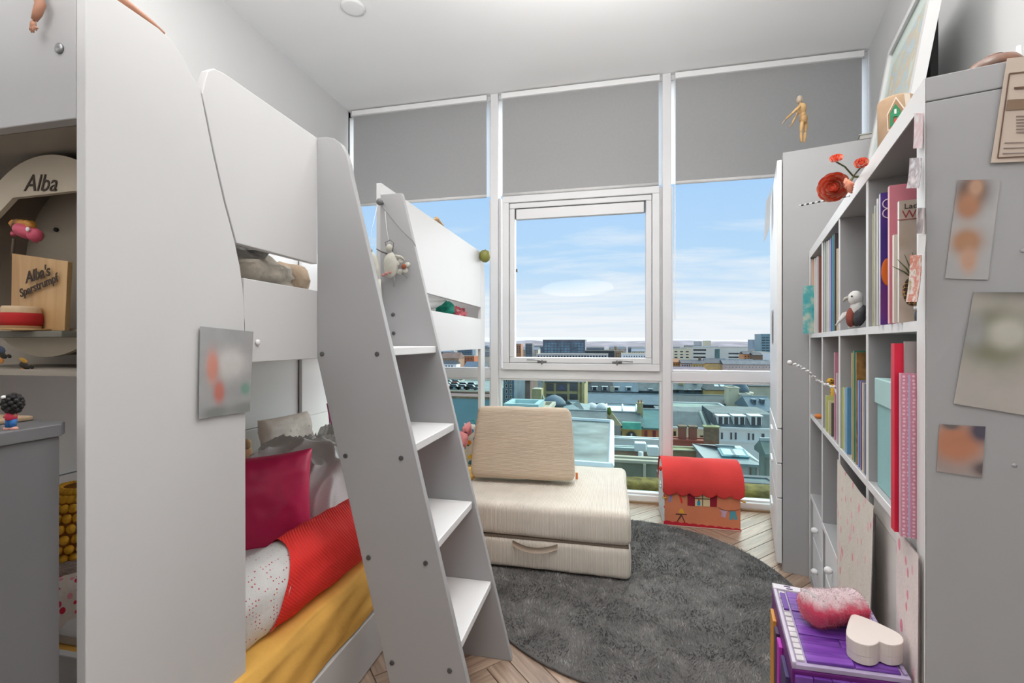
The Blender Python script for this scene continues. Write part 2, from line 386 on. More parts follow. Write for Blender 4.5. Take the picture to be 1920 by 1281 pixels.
o = restp.link('far_planks', oak, fl); o['kind'] = 'stuff'

g = G()
g.box(XL-.1, 2.0, YB-.1, 3.1, CEIL, CEIL+.15); struct(g, 'ceiling', ceilp)
struct(G().box(XL-.12, XL, YB-.12, YW+.06, -.12, CEIL), 'wall_left', paint)
struct(G(MB).box(PR, PR+.12, -1.6, 3.42, -.12, CEIL), 'wall_right', paint)
struct(G().box(XL-.12, .6, YB-.12, YB, -.12, CEIL), 'wall_back', mat('back_wall_paint', (.75, .75, .75), .9, .03, 3))
# baseboards
struct(G().box(XL, XL+.014, YB, YW, 0, .09), 'baseboard_left', whiteb, bevel=.003)
struct(G(MB).box(PR-.014, PR, -1.1, .80, 0, .09), 'baseboard_right', whiteb, bevel=.003)

# ---- glazed wall
Y0, Y1 = YW-.012, YW+.05
mull = [(XL, wxp(657)), (wxp(922), wxp(936)), (wxp(1241), wxp(1257)), (wxp(1623), XR+.03)]
for i, (a, b) in enumerate(mull):
    struct(G().box(a, b, Y0-.022, Y1, 0, CEIL), 'trim_%d' % (i+1), frame_m, bevel=.004)
struct(G().box(XL, XR+.03, Y0+.004, Y1, CEIL-.03, CEIL), 'trim_5', frame_m, bevel=.003)
struct(G().box(XL, XR+.03, Y0-.012, Y1, 0, .045), 'trim_6', whiteb, bevel=.004)
struct(G().box(XL, XR+.03, Y0-.03, Y0-.014, -.004, .012), 'trim_7', wood('sill_shadow_brown', (.30, .19, .10), (.44, .30, .18)), bevel=.002)  # brown strip stands in for the shadow gap below the sill
clear = glass('clear_glass', (.97, .985, .985), .004)
green = glass('green_laminated_glass', (.82, .91, .88), .02)
bays = [(mull[0][1], mull[1][0]), (mull[1][1], mull[2][0]), (mull[2][1], mull[3][0])]
for i, (a, b) in enumerate(bays):
    g = G(); g.box(a, b, Y0, Y1, .756, .812)
    t = .02
    for (z0, z1) in ((.045, .756), (.812, CEIL-.03)):
        zs_ = min(z1, 1.955)
        g.box(a, a+.014, Y0+.006, Y1-.01, z0, zs_); g.box(b-.014, b, Y0+.006, Y1-.01, z0, zs_)
        g.box(a+.014, b-.014, Y0+.006, Y1-.01, z0, z0+.012); g.box(a+.014, b-.014, Y0+.006, Y1-.01, z1-.012, z1)
    w = struct(g, 'window_%d' % (i+1), frame_m, bevel=.002)
    struct(G().box(a+.014, b-.014, YW+.018, YW+.026, .057, .744), 'lower_pane', green, w)
    if i != 1:
        struct(G().box(a+.002, b-.002, YW+.018, YW+.026, .824, CEIL-.042), 'upper_pane', clear, w)
    else:
        zt = 1.955; a2, b2 = wxp(944), wxp(1236)
        struct(G().box(a+.002, b-.002, YW+.018, YW+.026, zt, CEIL-.042), 'top_pane', clear, w)
        def ringf(g, x0, x1, z0, z1, t, y0, y1):
            for bx_ in ((x0, x1, z0, z0+t), (x0, x1, z1-t, z1), (x0, x0+t, z0+t, z1-t), (x1-t, x1, z0+t, z1-t)):
                g.box(bx_[0], bx_[1], y0, y1, bx_[2], bx_[3])
        g = G(); ringf(g, a2, b2, .815, zt, .044, YW-.035, YW+.03); struct(g, 'outer_frame', frame_m, w, .004)
        g = G(); ringf(g, a2+.046, b2-.046, .861, zt-.046, .036, YW-.026, YW+.028); sash = struct(g, 'sash', frame_m, w, .006)
        struct(G().box(a2+.08, b2-.08, YW+.004, YW+.012, .895, zt-.08), 'sash_pane', clear, w)
        for px in (1016, 1157):     # two latch handles on the bottom rail
            x = ay(px, 679, YW-.03).x; zc = .868
            sgn = -1 if px < 1100 else 1
            g = G(); g.lathe([(0, 0), (.012, 0), (.012, .008), (.008, .012), (0, .012)], (x, YW-.027, zc), 14, Matrix.Rotation(pi/2, 4, 'X'))
            g.box(x-.03, x+.03, YW-.034, YW-.026, zc-.007, zc+.007)
            g.box(x-.004, x+.004, YW-.04, YW-.03, zc-.018, zc+.014)
            o = struct(g, 'latch', mat('latch_grey', (.16, .16, .16), .35), w, .002)
            o = struct(G().tube([(x, YW-.042, zc+.006), (x+sgn*.03, YW-.05, zc+.013), (x+sgn*.095, YW-.05, zc+.006+.008*(sgn < 0))], .0042, 8), 'latch_lever', mat('lever_grey', (.38, .38, .38), .3, metallic=.6), w)
        vz0, vz1 = 1.800, 1.866; va, vb = a2+.086, b2-.086
        struct(G().box(va+.006, vb-.006, YW-.030, YW+.004, vz0, vz1), 'trickle_vent', frame_m, w, .003)
        for q_ in (va, vb-.006): struct(G().box(q_, q_+.006, YW-.031, YW+.004, vz0+.004, vz1), 'vent_end', dark, w)
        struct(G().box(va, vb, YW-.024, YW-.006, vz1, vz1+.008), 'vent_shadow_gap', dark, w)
        x = ay(970, 508, YW).x
        struct(G().box(x-.003, x+.007, YW-.034, YW-.022, 1.455, 1.475), 'restrictor', dark, w, .001)

# ---- roller blinds
blindm = translucent('blind_fabric', (.46, .46, .46), .32)
slit = translucent('light_gap_white', (.98, .98, .98), .92)  # added translucent strips imitate the bright gaps beside the blinds
blx = [(wxp(667), wxp(914)), (wxp(944), wxp(1234)), (wxp(1266), wxp(1611))]
names = ['grey roller blind over the window behind the bunk bed', 'grey roller blind above the opening window sash', 'grey roller blind behind the wooden artist figure']
for i, (a, b) in enumerate(blx):
    zb = 1.955
    r = thing('roller_blind', names[i], 'blind', ((a+b)/2, YW-.03, zb), 'roller blinds along the window wall')
    def fb(u, v, a=a, b=b): return (a+(b-a)*u, YW-.028+.0015*sin(u*9)*(1-v), zb+.018+(2.60-zb-.018)*v)
    g = G(); g.grid(fb, 16, 4); g.grid(lambda u, v: (fb(1-u, v)[0], fb(1-u, v)[1]+.0012, fb(1-u, v)[2]), 16, 4); g.link('fabric', blindm, r)
    G().tube([(a, YW-.028, zb+.012), (b, YW-.028, zb+.012)], .0105, 10).link('bottom_bar', mat('blind_bar', (.66, .655, .65), .5), r)
    G().box(a-.006, b+.006, YW-.046, YW-.014, 2.598, 2.632).link('cassette', whiteb, r, .004)
    sl = .0
    ml, mr_ = mull[i][1], mull[i+1][0]
    for (x0, x1) in ((ml+.001, a-.001), (b+.001, mr_-.001)):
        if x1-x0 > .004: G().box(x0, x1, YW-.018, YW-.015, zb+.01, 2.598).link('light_gap_strip', slit, r)
    if i == 2:
        x = ay(1262, 350, YW-.04).x+.006
        z0 = 1+(640-600)/850*2.76
        G().tube([(x, YW-.05, 2.60), (x, YW-.05, z0+.01), (x+.003, YW-.05, z0), (x+.006, YW-.05, z0+.01), (x+.006, YW-.05, 2.60)], .0014, 6).link('pull_cord', whiteb, r)
x = az(662, 13, CEIL)
for i, (lx, ly) in enumerate([(x.x, x.y)]+FILL_DOWN):  # the first fitting is real, the others are added for the fill lamps
    r = thing('ceiling_light', ['white round recessed ceiling light above the bunk bed', 'added round ceiling fill light in the middle of the room ceiling', 'added round ceiling fill light near the back left corner', 'added round ceiling fill light near the back wall', 'added round ceiling fill light over the desk'][i], 'ceiling light', (lx, ly, CEIL-.008), 'recessed ceiling lights')
    R_ = .045 if i == 0 else .17
    G().lathe([(R_, 0), (R_+.014, .002), (R_+.012, .008), (R_-.006, .008)][::1], (lx, ly, CEIL-.008), 28).link('trim_ring', whiteb, r)
    G().lathe([(0, 0), (R_-.003, 0), (R_-.003, .003), (0, .003)], (lx, ly, CEIL-.006), 28).link('diffuser', mat('lamp_diffuser', (.85, .85, .84), .5), r)

# ================================================================ BUNK BED
BX = -.755
def yz(pts): return [(q.y, q.z) for q in (ax(px, py, BX) for px, py in pts)]
bed = thing('bunk_bed', 'white bunk bed with a slanted step ladder and open storage shelf', 'bunk bed', (-1.25, 1.6, 0))
HT = 1.536
# near end piece of the long side, with its swooping outline
out = [(.520, .0), (.520, HT)] + [(.630, HT)] + [(.655, HT-.006), (.677, HT-.022), (.694, HT-.045), (.711, 1.478)] + [(ax(a, b, BX).y, ax(a, b, BX).z) for a, b in ((385, 215), (400, 290), (420, 378), (440, 452), (450, 500), (456, 545), (460, 605))] + [(.822, 0)]
G().prism(out, 'x', BX-.018, BX).link('front_panel', white, bed, .0015)
# guard board of the upper bunk, near side of the ladder
gl = [(ax(a, b, BX).y, ax(a, b, BX).z) for a, b in ((379, 175), (388, 215), (403, 290), (423, 378), (444, 456))]
top = [(.722, 1.50), (.728, 1.520), (.742, 1.533), (.765, HT+.001)]
out = [(1.06, 1.204), (1.06, HT+.001)] + top[::-1] + gl
G().prism(out, 'x', BX-.018, BX).link('guard_board', white, bed, .0015)
G().box(BX-.018, BX, .815, 1.06, .955, 1.134).link('side_rail', white, bed, .0015)
# far side of the ladder
YP0, YP1 = 2.61, 2.70
out = [(1.402, 1.204), (1.402, HT)] + [(2.60, HT)] + [(2.63, HT-.006), (2.655, HT-.022), (2.675, HT-.05), (2.69, 1.46), (YP1, 1.36), (YP1, 0), (YP0, 0), (YP0, 1.204)]
G().prism([(1.402, 1.204), (1.402, HT), (YP0, HT), (YP0, 1.204)], 'x', BX-.018, BX).link('guard_board', white, bed, .0015)
G().prism([(YP0+.001, 0), (YP0+.001, HT), (2.63, HT-.004), (2.652, HT-.018), (2.672, HT-.045), (2.688, 1.46), (YP1, 1.36), (YP1, 0)], 'x', BX-.018, BX).link('front_panel', white, bed, .0015)
G().box(BX-.018, BX, 1.402, YP0, .955, 1.134).link('side_rail', white, bed, .0015)
G().box(BX-.018, BX, 1.06, 1.402, .955, 1.134).link('side_rail', white, bed, .0015)
for (yy, zz) in ((.872, 1.0),):
    q = ax(482, 642, BX)
    G().lathe([(0, 0), (.006, 0), (.006, .003), (.0035, .004), (0, .004)], (BX, q.y, q.z), 14, Matrix.Rotation(pi/2, 4, 'Y')).link('screw', whiteb, bed)
# back boards along the wall
XB = -1.765
G().box(XB-.018, XB, .74, 2.72, .10, .555).link('back_board', whiteb, bed, .002)
G().box(XB-.03, XB-.02, .74, 2.33, .556, 1.54).link('back_board', whiteb, bed, .002)
G().box(XB-.018, XB+.002, 2.335, 2.72, .556, 1.54).link('back_board', whiteb, bed, .002)
G().box(XB, BX-.02, 2.68, 2.70, .0, .955).link('end_frame', white, bed, .002).hide_render = False
bpy.data.objects.remove(bpy.data.objects['end_frame'])
G().box(XB, BX-.02, 2.68, 2.698, 0, .36).link('end_board', white, bed, .002)
G().box(XB, BX-.02, 2.68, 2.698, .955, 1.50).link('end_board', white, bed, .002)
G().box(XB, BX-.02, .742, .758, 0, .33).link('end_board', white, bed, .002)
# slatted deck of the upper bunk and the base of the lower one
for k in range(12):
    y = .80+k*.158
    G().box(XB+.002, BX-.02, y, y+.075, .957, .972).link('slat', wood('pine', (.62, .46, .28), (.72, .56, .38)), bed)
G().box(XB+.002, BX-.01, .76, 2.678, .0, .14).link('bed_base', white, bed, .002)
q0 = az(717, 1222, 0)
G().box(-.733, -.715, .56, 1.88, .004, .156).link('drawer_front', white, bed, .002)
# end of the bed: header over an open storage niche
xe = BX-.019
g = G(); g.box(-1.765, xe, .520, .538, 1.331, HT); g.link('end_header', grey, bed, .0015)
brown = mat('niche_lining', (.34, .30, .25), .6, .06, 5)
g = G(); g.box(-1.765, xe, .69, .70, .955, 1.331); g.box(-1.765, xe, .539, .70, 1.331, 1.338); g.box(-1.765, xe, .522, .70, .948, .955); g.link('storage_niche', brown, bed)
q = ay(113, 92, .52)
g = G(); g.lathe([(0, 0), (.0075, 0), (.0075, .003), (.004, .004), (.0, .002)], (q.x, .520, q.z), 16, Matrix.Rotation(pi/2, 4, 'X')); g.link('cam_bolt', steel, bed)
# ---- the ladder
def fx(z): return -.30-.249*z
def stringer(y0, zt, rounded):
    o = [(-.514, 0), (fx(0), 0)]
    if rounded:
        o += [(fx(1.43), 1.43), (-.662, 1.462), (-.672, 1.492), (-.686, 1.517), (-.706, 1.532), (-.73, 1.5375), (BX, 1.5375)]
    else: o += [(fx(zt), zt), (-.748, zt)]
    o += [(BX if rounded else -.748, .955)]
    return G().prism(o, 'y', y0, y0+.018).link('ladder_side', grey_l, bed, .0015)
grey_l = mat('ladder_shaded_laminate', (.38, .38, .385), .5, .02, 3)  # white laminate darkened in its colour for the shade on the ladder
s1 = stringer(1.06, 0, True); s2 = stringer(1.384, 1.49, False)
for (px, py) in ((604, 664), (707, 664), (648, 855), (752, 859), (691, 1046), (798, 1056), (735, 1243), (843, 1258)):
    q = ay(px, py, 1.06)
    G().lathe([(0, 0), (.0065, 0), (.0058, .0022), (.003, .0015), (0, .0015)], (q.x, 1.0600, q.z), 14, Matrix.Rotation(pi/2, 4, 'X')).link('bolt', hole, s1)
for (px, py) in ((737, 590), (738, 625)):
    q = ay(px, py, 1.384)
    G().lathe([(0, 0), (.0065, 0), (.0058, .0022), (0, .002)], (q.x, 1.384, q.z), 14, Matrix.Rotation(pi/2, 4, 'X')).link('bolt', hole, s2)
q = ay(712, 380, 1.384); hook = q.copy()
G().lathe([(0, 0), (.005, 0), (.004, .012), (.011, .016), (.011, .022), (0, .024)], (q.x+.01, 1.384, q.z-.004), 14, Matrix.Rotation(pi/2, 4, 'X')).link('peg', mat('peg_grey', (.14, .14, .14), .4), s2)
for z in (.985, .737, .491, .243):
    xb = max(BX+.004, BX+.252*(.955-z)) if z < .955 else BX+.004
    G().box(xb+.004, fx(z)-.006, 1.078, 1.384, z-.022, z).link('step', mat('step_white', (.80, .80, .80), .45, .015, 4), bed, .002)
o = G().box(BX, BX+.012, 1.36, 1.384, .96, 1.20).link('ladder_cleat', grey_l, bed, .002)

# ---- bedding of the upper bunk
def slab(name, label, cat, x0, x1, y0, y1, z0, z1, m, bev=.02, nz=.006, grp=None, nsx=24, nsy=40):
    g = G()
    def f(u, v):
        x = x0+(x1-x0)*u; y = y0+(y1-y0)*v
        e_ = min(1, min(u, 1-u)*(x1-x0)/bev, min(v, 1-v)*(y1-y0)/bev)
        return (x, y, z1-bev*(1-sqrt(max(0, 1-(1-e_)**2)))+nz*noise.noise(Vector((x*6, y*6, z1)))*e_)
    g.grid(f, nsx, nsy)
    top = lambda u, v: f(u, v)
    for a, b in (((0, 0), (1, 0)), ((1, 0), (1, 1)), ((1, 1), (0, 1)), ((0, 1), (0, 0))):
        def sd_(u, v, a=a, b=b):
            q = Vector(f(a[0]+(b[0]-a[0])*u, a[1]+(b[1]-a[1])*u)); q.z = z0+(q.z-z0)*v; return q
        g.grid(sd_, 24, 2)
    o = g.link(name, m)
    return tag(o, label, cat, grp)
slab('mattress', 'upper bunk mattress in a pale grey sheet behind the guard board', 'mattress', XB+.006, BX-.022, .78, 2.67, .973, 1.12, mat('sheet_pale', (.60, .60, .60), .9, .05, 8, .0006, 160))
def blanket(name, label, cat, fn, m, nu=50, nv=40, th=.012, grp=None, sub=0):
    g = G(); g.grid(fn, nu, nv)
    g.grid(lambda u, v: tuple(Vector(fn(1-u, v))+Vector((0, 0, -th))), nu, nv)
    return tag(g.link(name, m, None, sub=sub), label, cat, grp)
def lump(name, label, cat, c, r, m, rotz=0, nz=.25, nf=2.2, grp=None, seg=26, rings=16):
    g = G(); g.ball(c, r, seg, rings, Matrix.Rotation(rotz, 4, 'Z'), nz, nf)
    return tag(g.link(name, m), label, cat, grp)
cream_fur = mat('cream_fleece', (.50, .45, .37), 1, .22, 30, .004, 70, sheen=.3)
greyblk = mat('grey_fleece', (.40, .39, .37), 1, .2, 26, .004, 60)
lump('throw_blanket', 'crumpled cream fleece blanket showing in the gap of the upper bunk near the end piece', 'blanket', (-.885, .95, 1.165), (.10, .13, .052), cream_fur, 0, .35, 2.6)
lump('throw_blanket', 'grey ruffled blanket on top of the cream fleece in the upper bunk', 'blanket', (-.90, .90, 1.205), (.09, .10, .03), greyblk, .1, .5, 4)
lump('plush_bear', 'tan plush paw pressed into the upper bunk gap beside the ladder', 'soft toy', (-.87, 1.08, 1.165), (.07, .05, .05), mat('tan_plush', (.47, .36, .26), 1, .15, 30, .003, 80), 0, .25, 2)
# far gap of the upper bunk
g = G(); g.pillow(.36, .3, .11, Matrix.Translation((-.965, 1.98, 1.19)) @ Matrix.Rotation(.1, 4, 'X'), 18, .008); tag(g.link('pillow', mat('pillow_white', (.72, .71, .69), .9, .05, 10)), 'white pillow lying in the upper bunk beyond the ladder', 'pillow')
lump('plush_toy', 'small dark green plush in the upper bunk gap beyond the ladder', 'soft toy', (-.83, 2.21, 1.165), (.045, .07, .045), mat('plush_green', (.02, .27, .19), .95, .2, 30), 0, .3, 3)
lump('folded_scarf', 'pink and red crumpled scarf in the upper bunk gap by the far post', 'scarf', (-.84, 2.40, 1.15), (.05, .11, .04), pattern('scarf_pink', (.60, .10, .13), [(.8, .45, .45), (.25, .05, .06)], cell=30, size=.35), 0, .4, 4)
lump('dark_cushion', 'dark brown cushion at the back of the upper bunk gap', 'cushion', (-1.15, 2.40, 1.205), (.11, .2, .075), mat('dark_brown_cloth', (.09, .05, .045), .95, .2, 20), 0, .15, 2)
# apple-shaped wooden knob on the far guard corner, small hair clip on the edge
q = ax(900, 480, BX); r = thing('toy_apple', 'small olive green toy apple stuck to the top corner of the bunk bed', 'toy', (BX+.013, q.y, q.z-.035))
G().lathe([(0, -.036), (.012, -.038), (.026, -.028), (.034, -.005), (.031, .018), (.02, .030), (.006, .027), (0, .022)], (BX+.03, q.y, q.z), 20).link('fruit', mat('olive_green', (.22, .22, .05), .35, .15, 20), r)
G().tube([(BX+.03, q.y, q.z+.022), (BX+.034, q.y, q.z+.038)], .002, 6).link('stalk', mat('stalk_brown', (.1, .06, .03)), r)
q = ax(826, 424, BX)
g = G(); g.tube([(BX-.01, q.y-.05, HT+.010), (BX-.008, q.y-.015, HT+.016), (BX-.006, q.y+.02, HT+.008), (BX-.004, q.y+.05, HT+.003)], [.004, .008, .007, .003], 8); g.ball((BX-.008, q.y-.03, HT+.016), .010, 10, 6)
tag(g.link('wooden_clip', wood('clip_wood', (.36, .22, .10), (.55, .38, .2))), 'small brown wooden clip lying on the far guard board of the bunk bed', 'clip')

# ---- lower bunk: mattress under an ochre sheet, bumper, cushions, duvet
ochre = mat('ochre_sheet', (.80, .45, .10), .85, .10, 5, .004, 14, stretch=(1, 1, 1))
def fm(u, v):      # sheet over the mattress: hangs down its front side with long folds
    y = .765+1.905*v
    prof = [(-1.755, .300), (-1.0, .305), (-.80, .304), (-.742, .298), (-.727, .275), (-.722, .23), (-.720, .19), (-.722, .160)]
    s_ = u*(len(prof)-1); i = min(int(s_), len(prof)-2); f = s_-i
    x = prof[i][0]*(1-f)+prof[i+1][0]*f; z = prof[i][1]*(1-f)+prof[i+1][1]*f
    fold = .0045*noise.noise(Vector((z*30, y*3.2, 0)))+.003*sin((z-.23*y)*85+3*noise.noise(Vector((y*2, 1, 1))))
    if z < .295: x += fold
    return (x, y, z)
g = G(); g.grid(fm, 42, 120); mt = g.link('mattress', ochre); tag(mt, 'lower bunk mattress under a mustard yellow fitted sheet', 'mattress')
G().box(-1.75, -.76, .775, 2.66, .142, .285).link('foam_core', mat('foam', (.6, .58, .52), .9), mt)
# bumper roll along the bed's edge
def roll(g, p0, p1, rx, rz, nu=36, nv=60, wr=.005, ph=0, taper0=1, taper1=1, sk0=0, sk1=0):
    def f(u, v):
        a = 2*pi*u; y = p0[1]+(p1[1]-p0[1])*v; x = p0[0]+(p1[0]-p0[0])*v; z = p0[2]+(p1[2]-p0[2])*v
        e0 = min(1, v*8); e1 = min(1, (1-v)*8); k = (sqrt(1-(1-e0)**2) if taper0 == 0 else 1)*(sqrt(1-(1-e1)**2) if taper1 == 0 else 1)
        ca, sa = cos(a), sin(a); ca = abs(ca)**.8*(1 if ca > 0 else -1); sa = abs(sa)**.8*(1 if sa > 0 else -1)
        y += (sk0*(1-v)**2+sk1*v**3)*(sa*.6-ca*.6)
        if sk0: k *= .97+.03*min(1, v*6)
        w = wr*(noise.noise(Vector((ca*2.5+ph, y*9, sa*2.5)))+.7*noise.noise(Vector((ca*2, y*28, sa*2+ph))))
        return (x+(rx*k+w)*ca, y, z+(rz*k+w)*sa)
    g.grid(f, nu, nv)
bum = thing('bumper_roll', 'long padded bumper roll in red ribbed and white dotted cloth along the lower bunk edge', 'bumper', (-.815, 1.2, .305))
g = G(); roll(g, (-.868, .775, .372), (-.838, 1.0, .384), .078, .086, ph=3, taper0=0, taper1=1, sk1=.075); g.link('dotted_cover', pattern('dotted_cotton', (.74, .735, .72), [(.55, .06, .08)], cell=110, size=.2), bum)
redrib = mat('red_ribbed', (.85, .035, .028), .75, .10, 6, wave=('DIAGONAL', 62, .0008, .15))
g = G(); roll(g, (-.838, .985, .386), (-.80, 1.62, .392), .082, .092, ph=9, taper0=1, taper1=0, sk0=.075); g.link('red_cover', redrib, bum)
# leather-look raspberry cushion
crim = mat('raspberry_leather', (.74, .025, .13), .42, .08, 5, .0016, 22, spec=.5)
c = Vector((-1.145, 1.27, .462)); f_ = (Vector((0, 0, 1))-c); f_.z = 0; f_.normalize(); xa = Vector((0, 0, 1)).cross(f_).normalized()
Mc = frame3(c, xa, Vector((0, 0, 1))*.97-f_*.20)
g = G(); g.pillow(.37, .33, .125, Mc, 34, .007, 4.5, 2, .07, .006); cu = g.link('leather_cushion', crim); tag(cu, 'raspberry red leather cushion standing on the lower bunk', 'cushion')
# grey sheet-wrapped pad in front of the cushion, dark fold at the bumper's end
slab('cushion_pad', 'pale grey padded mat under the raspberry cushion', 'pad', -1.30, -.905, .80, 1.42, .306, .345, mat('pad_grey', (.72, .72, .72), .9, .05, 10, .0015, 30), .02, .012)
lump('grey_blanket', 'dark grey blanket fold tucked at the end of the red bumper', 'blanket', (-.81, 1.70, .335), (.07, .10, .028), mat('dark_grey_wool', (.10, .10, .11), 1, .2, 30, .003, 60), 0, .3, 3)
duv = mat('duvet_grey', (.74, .745, .75), .85, .04, 8, .0008, 200)
def fd(u, v):
    x = -1.66+.74*u; y = 1.40+1.12*v
    p = Vector((x*3.2, y*3.2, 0)); q = p+Vector((noise.noise(p*.8), noise.noise(p*.8+Vector((5, 5, 0))), 0))*1.1
    rid = (1-abs(noise.noise(q*1.6)))**3.2
    rid2 = (1-abs(noise.noise(q*3.6+Vector((3, 1, 4)))))**3
    e_ = min(1, min(u, 1-u)*4, min(v, 1-v)*4); e_ = sqrt(max(0, 1-(1-e_)**2))
    base = .14+.06*noise.noise(p*.5+Vector((8, 2, 0)))
    return (x+.045*noise.noise(q*1.7)+.02*rid2, y+.045*noise.noise(q*1.7+Vector((9, 0, 0))), .318+e_*(base+.085*rid+.034*rid2)+.012*rid2*(1-e_))
blanket('duvet', 'rumpled pale grey duvet heaped on the lower bunk', 'duvet', fd, duv, 110, 130, .01)
g = G(); g.pillow(.36, .17, .10, frame3((-1.585, 1.99, .545), Vector((-.0, 1, -.02)), Vector((-.25, 0, 1))), 24, .008, 4, 5); tag(g.link('pillow', pattern('cream_floral', (.84, .76, .69), [(.74, .50, .44), (.60, .55, .45)], cell=22, size=.16)), 'cream pillow with faint flowers behind the duvet', 'pillow')
g = G(); g.pillow(.26, .20, .09, frame3((-1.50, 2.40, .55), Vector((.5, 1, 0)), Vector((-.2, 0, 1))), 20, .008, 4, 7); tag(g.link('pillow', mat('pink_cotton', (.85, .25, .50), .85, .06, 10)), 'bright pink pillow at the far end of the lower bunk', 'pillow')
r = thing('peach_plush', 'small peach and yellow plush peeping over the raspberry cushion', 'soft toy', (-1.55, 1.62, .50))
G().ball((-1.52, 1.60, .535), (.06, .06, .045), 16, 10, None, .15, 3).link('head', mat('peach_plush', (.72, .42, .25), 1, .15, 30), r)
for dx_ in (-.04, .05): G().ball((-1.52+dx_, 1.60, .575), (.022, .02, .022), 12, 8).link('ear', mat('peach_plush2', (.76, .55, .33), 1, .15, 30), r)

# seen through the slit by the desk: corn cushion, brown fur, cushion with petals
rr = ray(135, 640)
r = thing('corn_cushion', 'yellow corn cob cushion with raised kernels on the lower bunk', 'cushion', (rr.x*1.22, rr.y*1.22, .42))
cM = Matrix.Translation((rr.x*1.22, rr.y*1.22, .50)) @ Matrix.Rotation(.12, 4, 'Y')
G(cM).ball((0, 0, 0), (.085, .085, .118), 18, 14).link('cob', mat('cob_brown', (.30, .12, .02), .9), r)
kern = mat('kernel_yellow', (.83, .44, .03), .6, .15, 25)
g = G(cM)
for i in range(12):
    a = pi*(i+.8)/13.4-pi/2; zc = .114*sin(a); rc = .086*cos(a)
    for k in range(25):
        t = 2*pi*(k+.5*(i % 2))/25
        if rc > .02: g.ball((rc*cos(t), rc*sin(t), zc), (.0108, .0108, .0118), 8, 5)
g.link('kernels', kern, r)
lump('fur_cushion', 'brown fluffy cushion below the corn cob cushion', 'cushion', (rr.x*1.17, rr.y*1.17, .375), (.12, .10, .068), mat('brown_fur', (.27, .19, .15), 1, .25, 30, .006, 90, sheen=.4), 0, .15, 2)
g = G(); g.pillow(.30, .15, .07, frame3((rr.x*1.09, rr.y*1.09, .368), Vector((rr.y, -rr.x, 0)), Vector((-.05, .15, 1))), 18, .004); tag(g.link('petal_cushion', pattern('petal_cotton', (.70, .60, .54), [(.60, .02, .05), (.72, .30, .33), (.65, .06, .12)], cell=62, size=.33, kind='r', stretch=(1, 1, .7))), 'cream cushion printed with red petals at the head of the lower bunk', 'cushion')

# ================================================================ MIDDLE OF THE ROOM
# round rug
RC = Vector((.091, 1.955, 0)); RR = .638
rug = thing('round_rug', 'round dark grey shaggy rug on the oak floor', 'rug', (RC.x, RC.y, 0))
rugm = mat('rug_grey', (.14, .137, .133), 1, .30, 5, .006, 45)
G().lathe([(0, .002), (RR, .002), (RR+.004, .006), (RR, .012), (0, .012)], (RC.x, RC.y, 0), 72).link('backing', rugm, rug)
rnd = random.Random(3); vs = []; fs = []
NB = 34000
for i in range(NB):
    a = rnd.random()*2*pi; r_ = RR*sqrt(rnd.random())
    x = RC.x+r_*cos(a); y = RC.y+r_*sin(a)
    if x < -.78 or (y > 1.93 and x < .05): continue
    f = noise.noise(Vector((x*4, y*4, 0)))*2.2+noise.noise(Vector((x*14, y*14, 3)))*1.2
    lx = cos(f*3)*.007+rnd.gauss(0, .003); ly = sin(f*3)*.007+rnd.gauss(0, .003); hh = .017+rnd.random()*.006
    t = rnd.random()*pi; wx, wy = cos(t)*.0021, sin(t)*.0021; k = len(vs)
    vs += [(x-wx, y-wy, .010), (x+wx, y+wy, .010), (x+lx, y+ly, hh)]; fs.append((k, k+1, k+2))
g = G(); g.add(vs, fs); o = g.link('pile', mat('rug_pile', (.27, .262, .252), 1, .45, 22), rug); o['kind'] = 'stuff'

# sofa: two corduroy foam blocks
cordf = lambda nm, axis, sc=55, c=(.86, .80, .71), k=.34: mat(nm, c, .95, .05, 8, wave=(axis, sc, .0012, k))
cord = cordf('cream_corduroy', 'X'); cordc = cordf('cream_corduroy_cushion', 'Z', 52, (.68, .56, .44), .42)
sofa = thing('foam_sofa', 'low cream corduroy fold-out foam sofa standing on the grey rug', 'sofa', (-.32, 2.25, .018))
def rblock(x0, x1, y0, y1, z0, z1, r, sag=.0, n=30):
    """rounded, slightly puffed block"""
    g = G(); c = Vector(((x0+x1)/2, (y0+y1)/2, (z0+z1)/2)); hd = Vector(((x1-x0)/2, (y1-y0)/2, (z1-z0)/2))
    for axx in range(3):
        for sg in (1, -1):
            a, b = [k for k in range(3) if k != axx]
            def f(u, v, axx=axx, sg=sg, a=a, b=b):
                u = .5-.5*cos(pi*u); v = .5-.5*cos(pi*v)
                p = [0, 0, 0]; p[axx] = sg*hd[axx]; p[a] = (2*u-1)*hd[a]; p[b] = (2*v-1)*hd[b]; p = Vector(p)
                inn = Vector([max(-(hd[k]-r), min(hd[k]-r, p[k])) for k in range(3)]); d = p-inn
                if d.length > 1e-9: p = inn+d.normalized()*r
                q = c+p
                w = .004*noise.noise(q*7)+.0015*noise.noise(q*22)
                if axx != 2: w += .004*(1-(abs(p.z)/hd.z)**2)
                nrm = d.normalized() if d.length > 1e-9 else Vector((0, 0, 1))
                return q+nrm*w
            fl_ = (sg == 1) ^ (axx == 1)
            g.grid(f if fl_ else (lambda u, v, f=f: f(1-u, v)), n, n if axx != 2 else n)
    return g
SX0, SX1, SY0, SY1 = -.70, .082, 1.915, 2.62
rblock(SX0, SX1, SY0, SY1, .154, .293, .026).link('top_cushion', cord, sofa)
rblock(SX0, SX1-.002, SY0+.002, SY1, .018, .150, .02).link('base_cushion', cord, sofa)
zipy = G().box(SX0+.03, SX1-.006, SY0+.006, SY0+.02, .147, .157); zipy.link('seam', mat('seam_brown', (.22, .17, .13), .9), sofa)
q0 = ay(960, 1026, 1.905); q1 = ay(1045, 1045, 1.905)
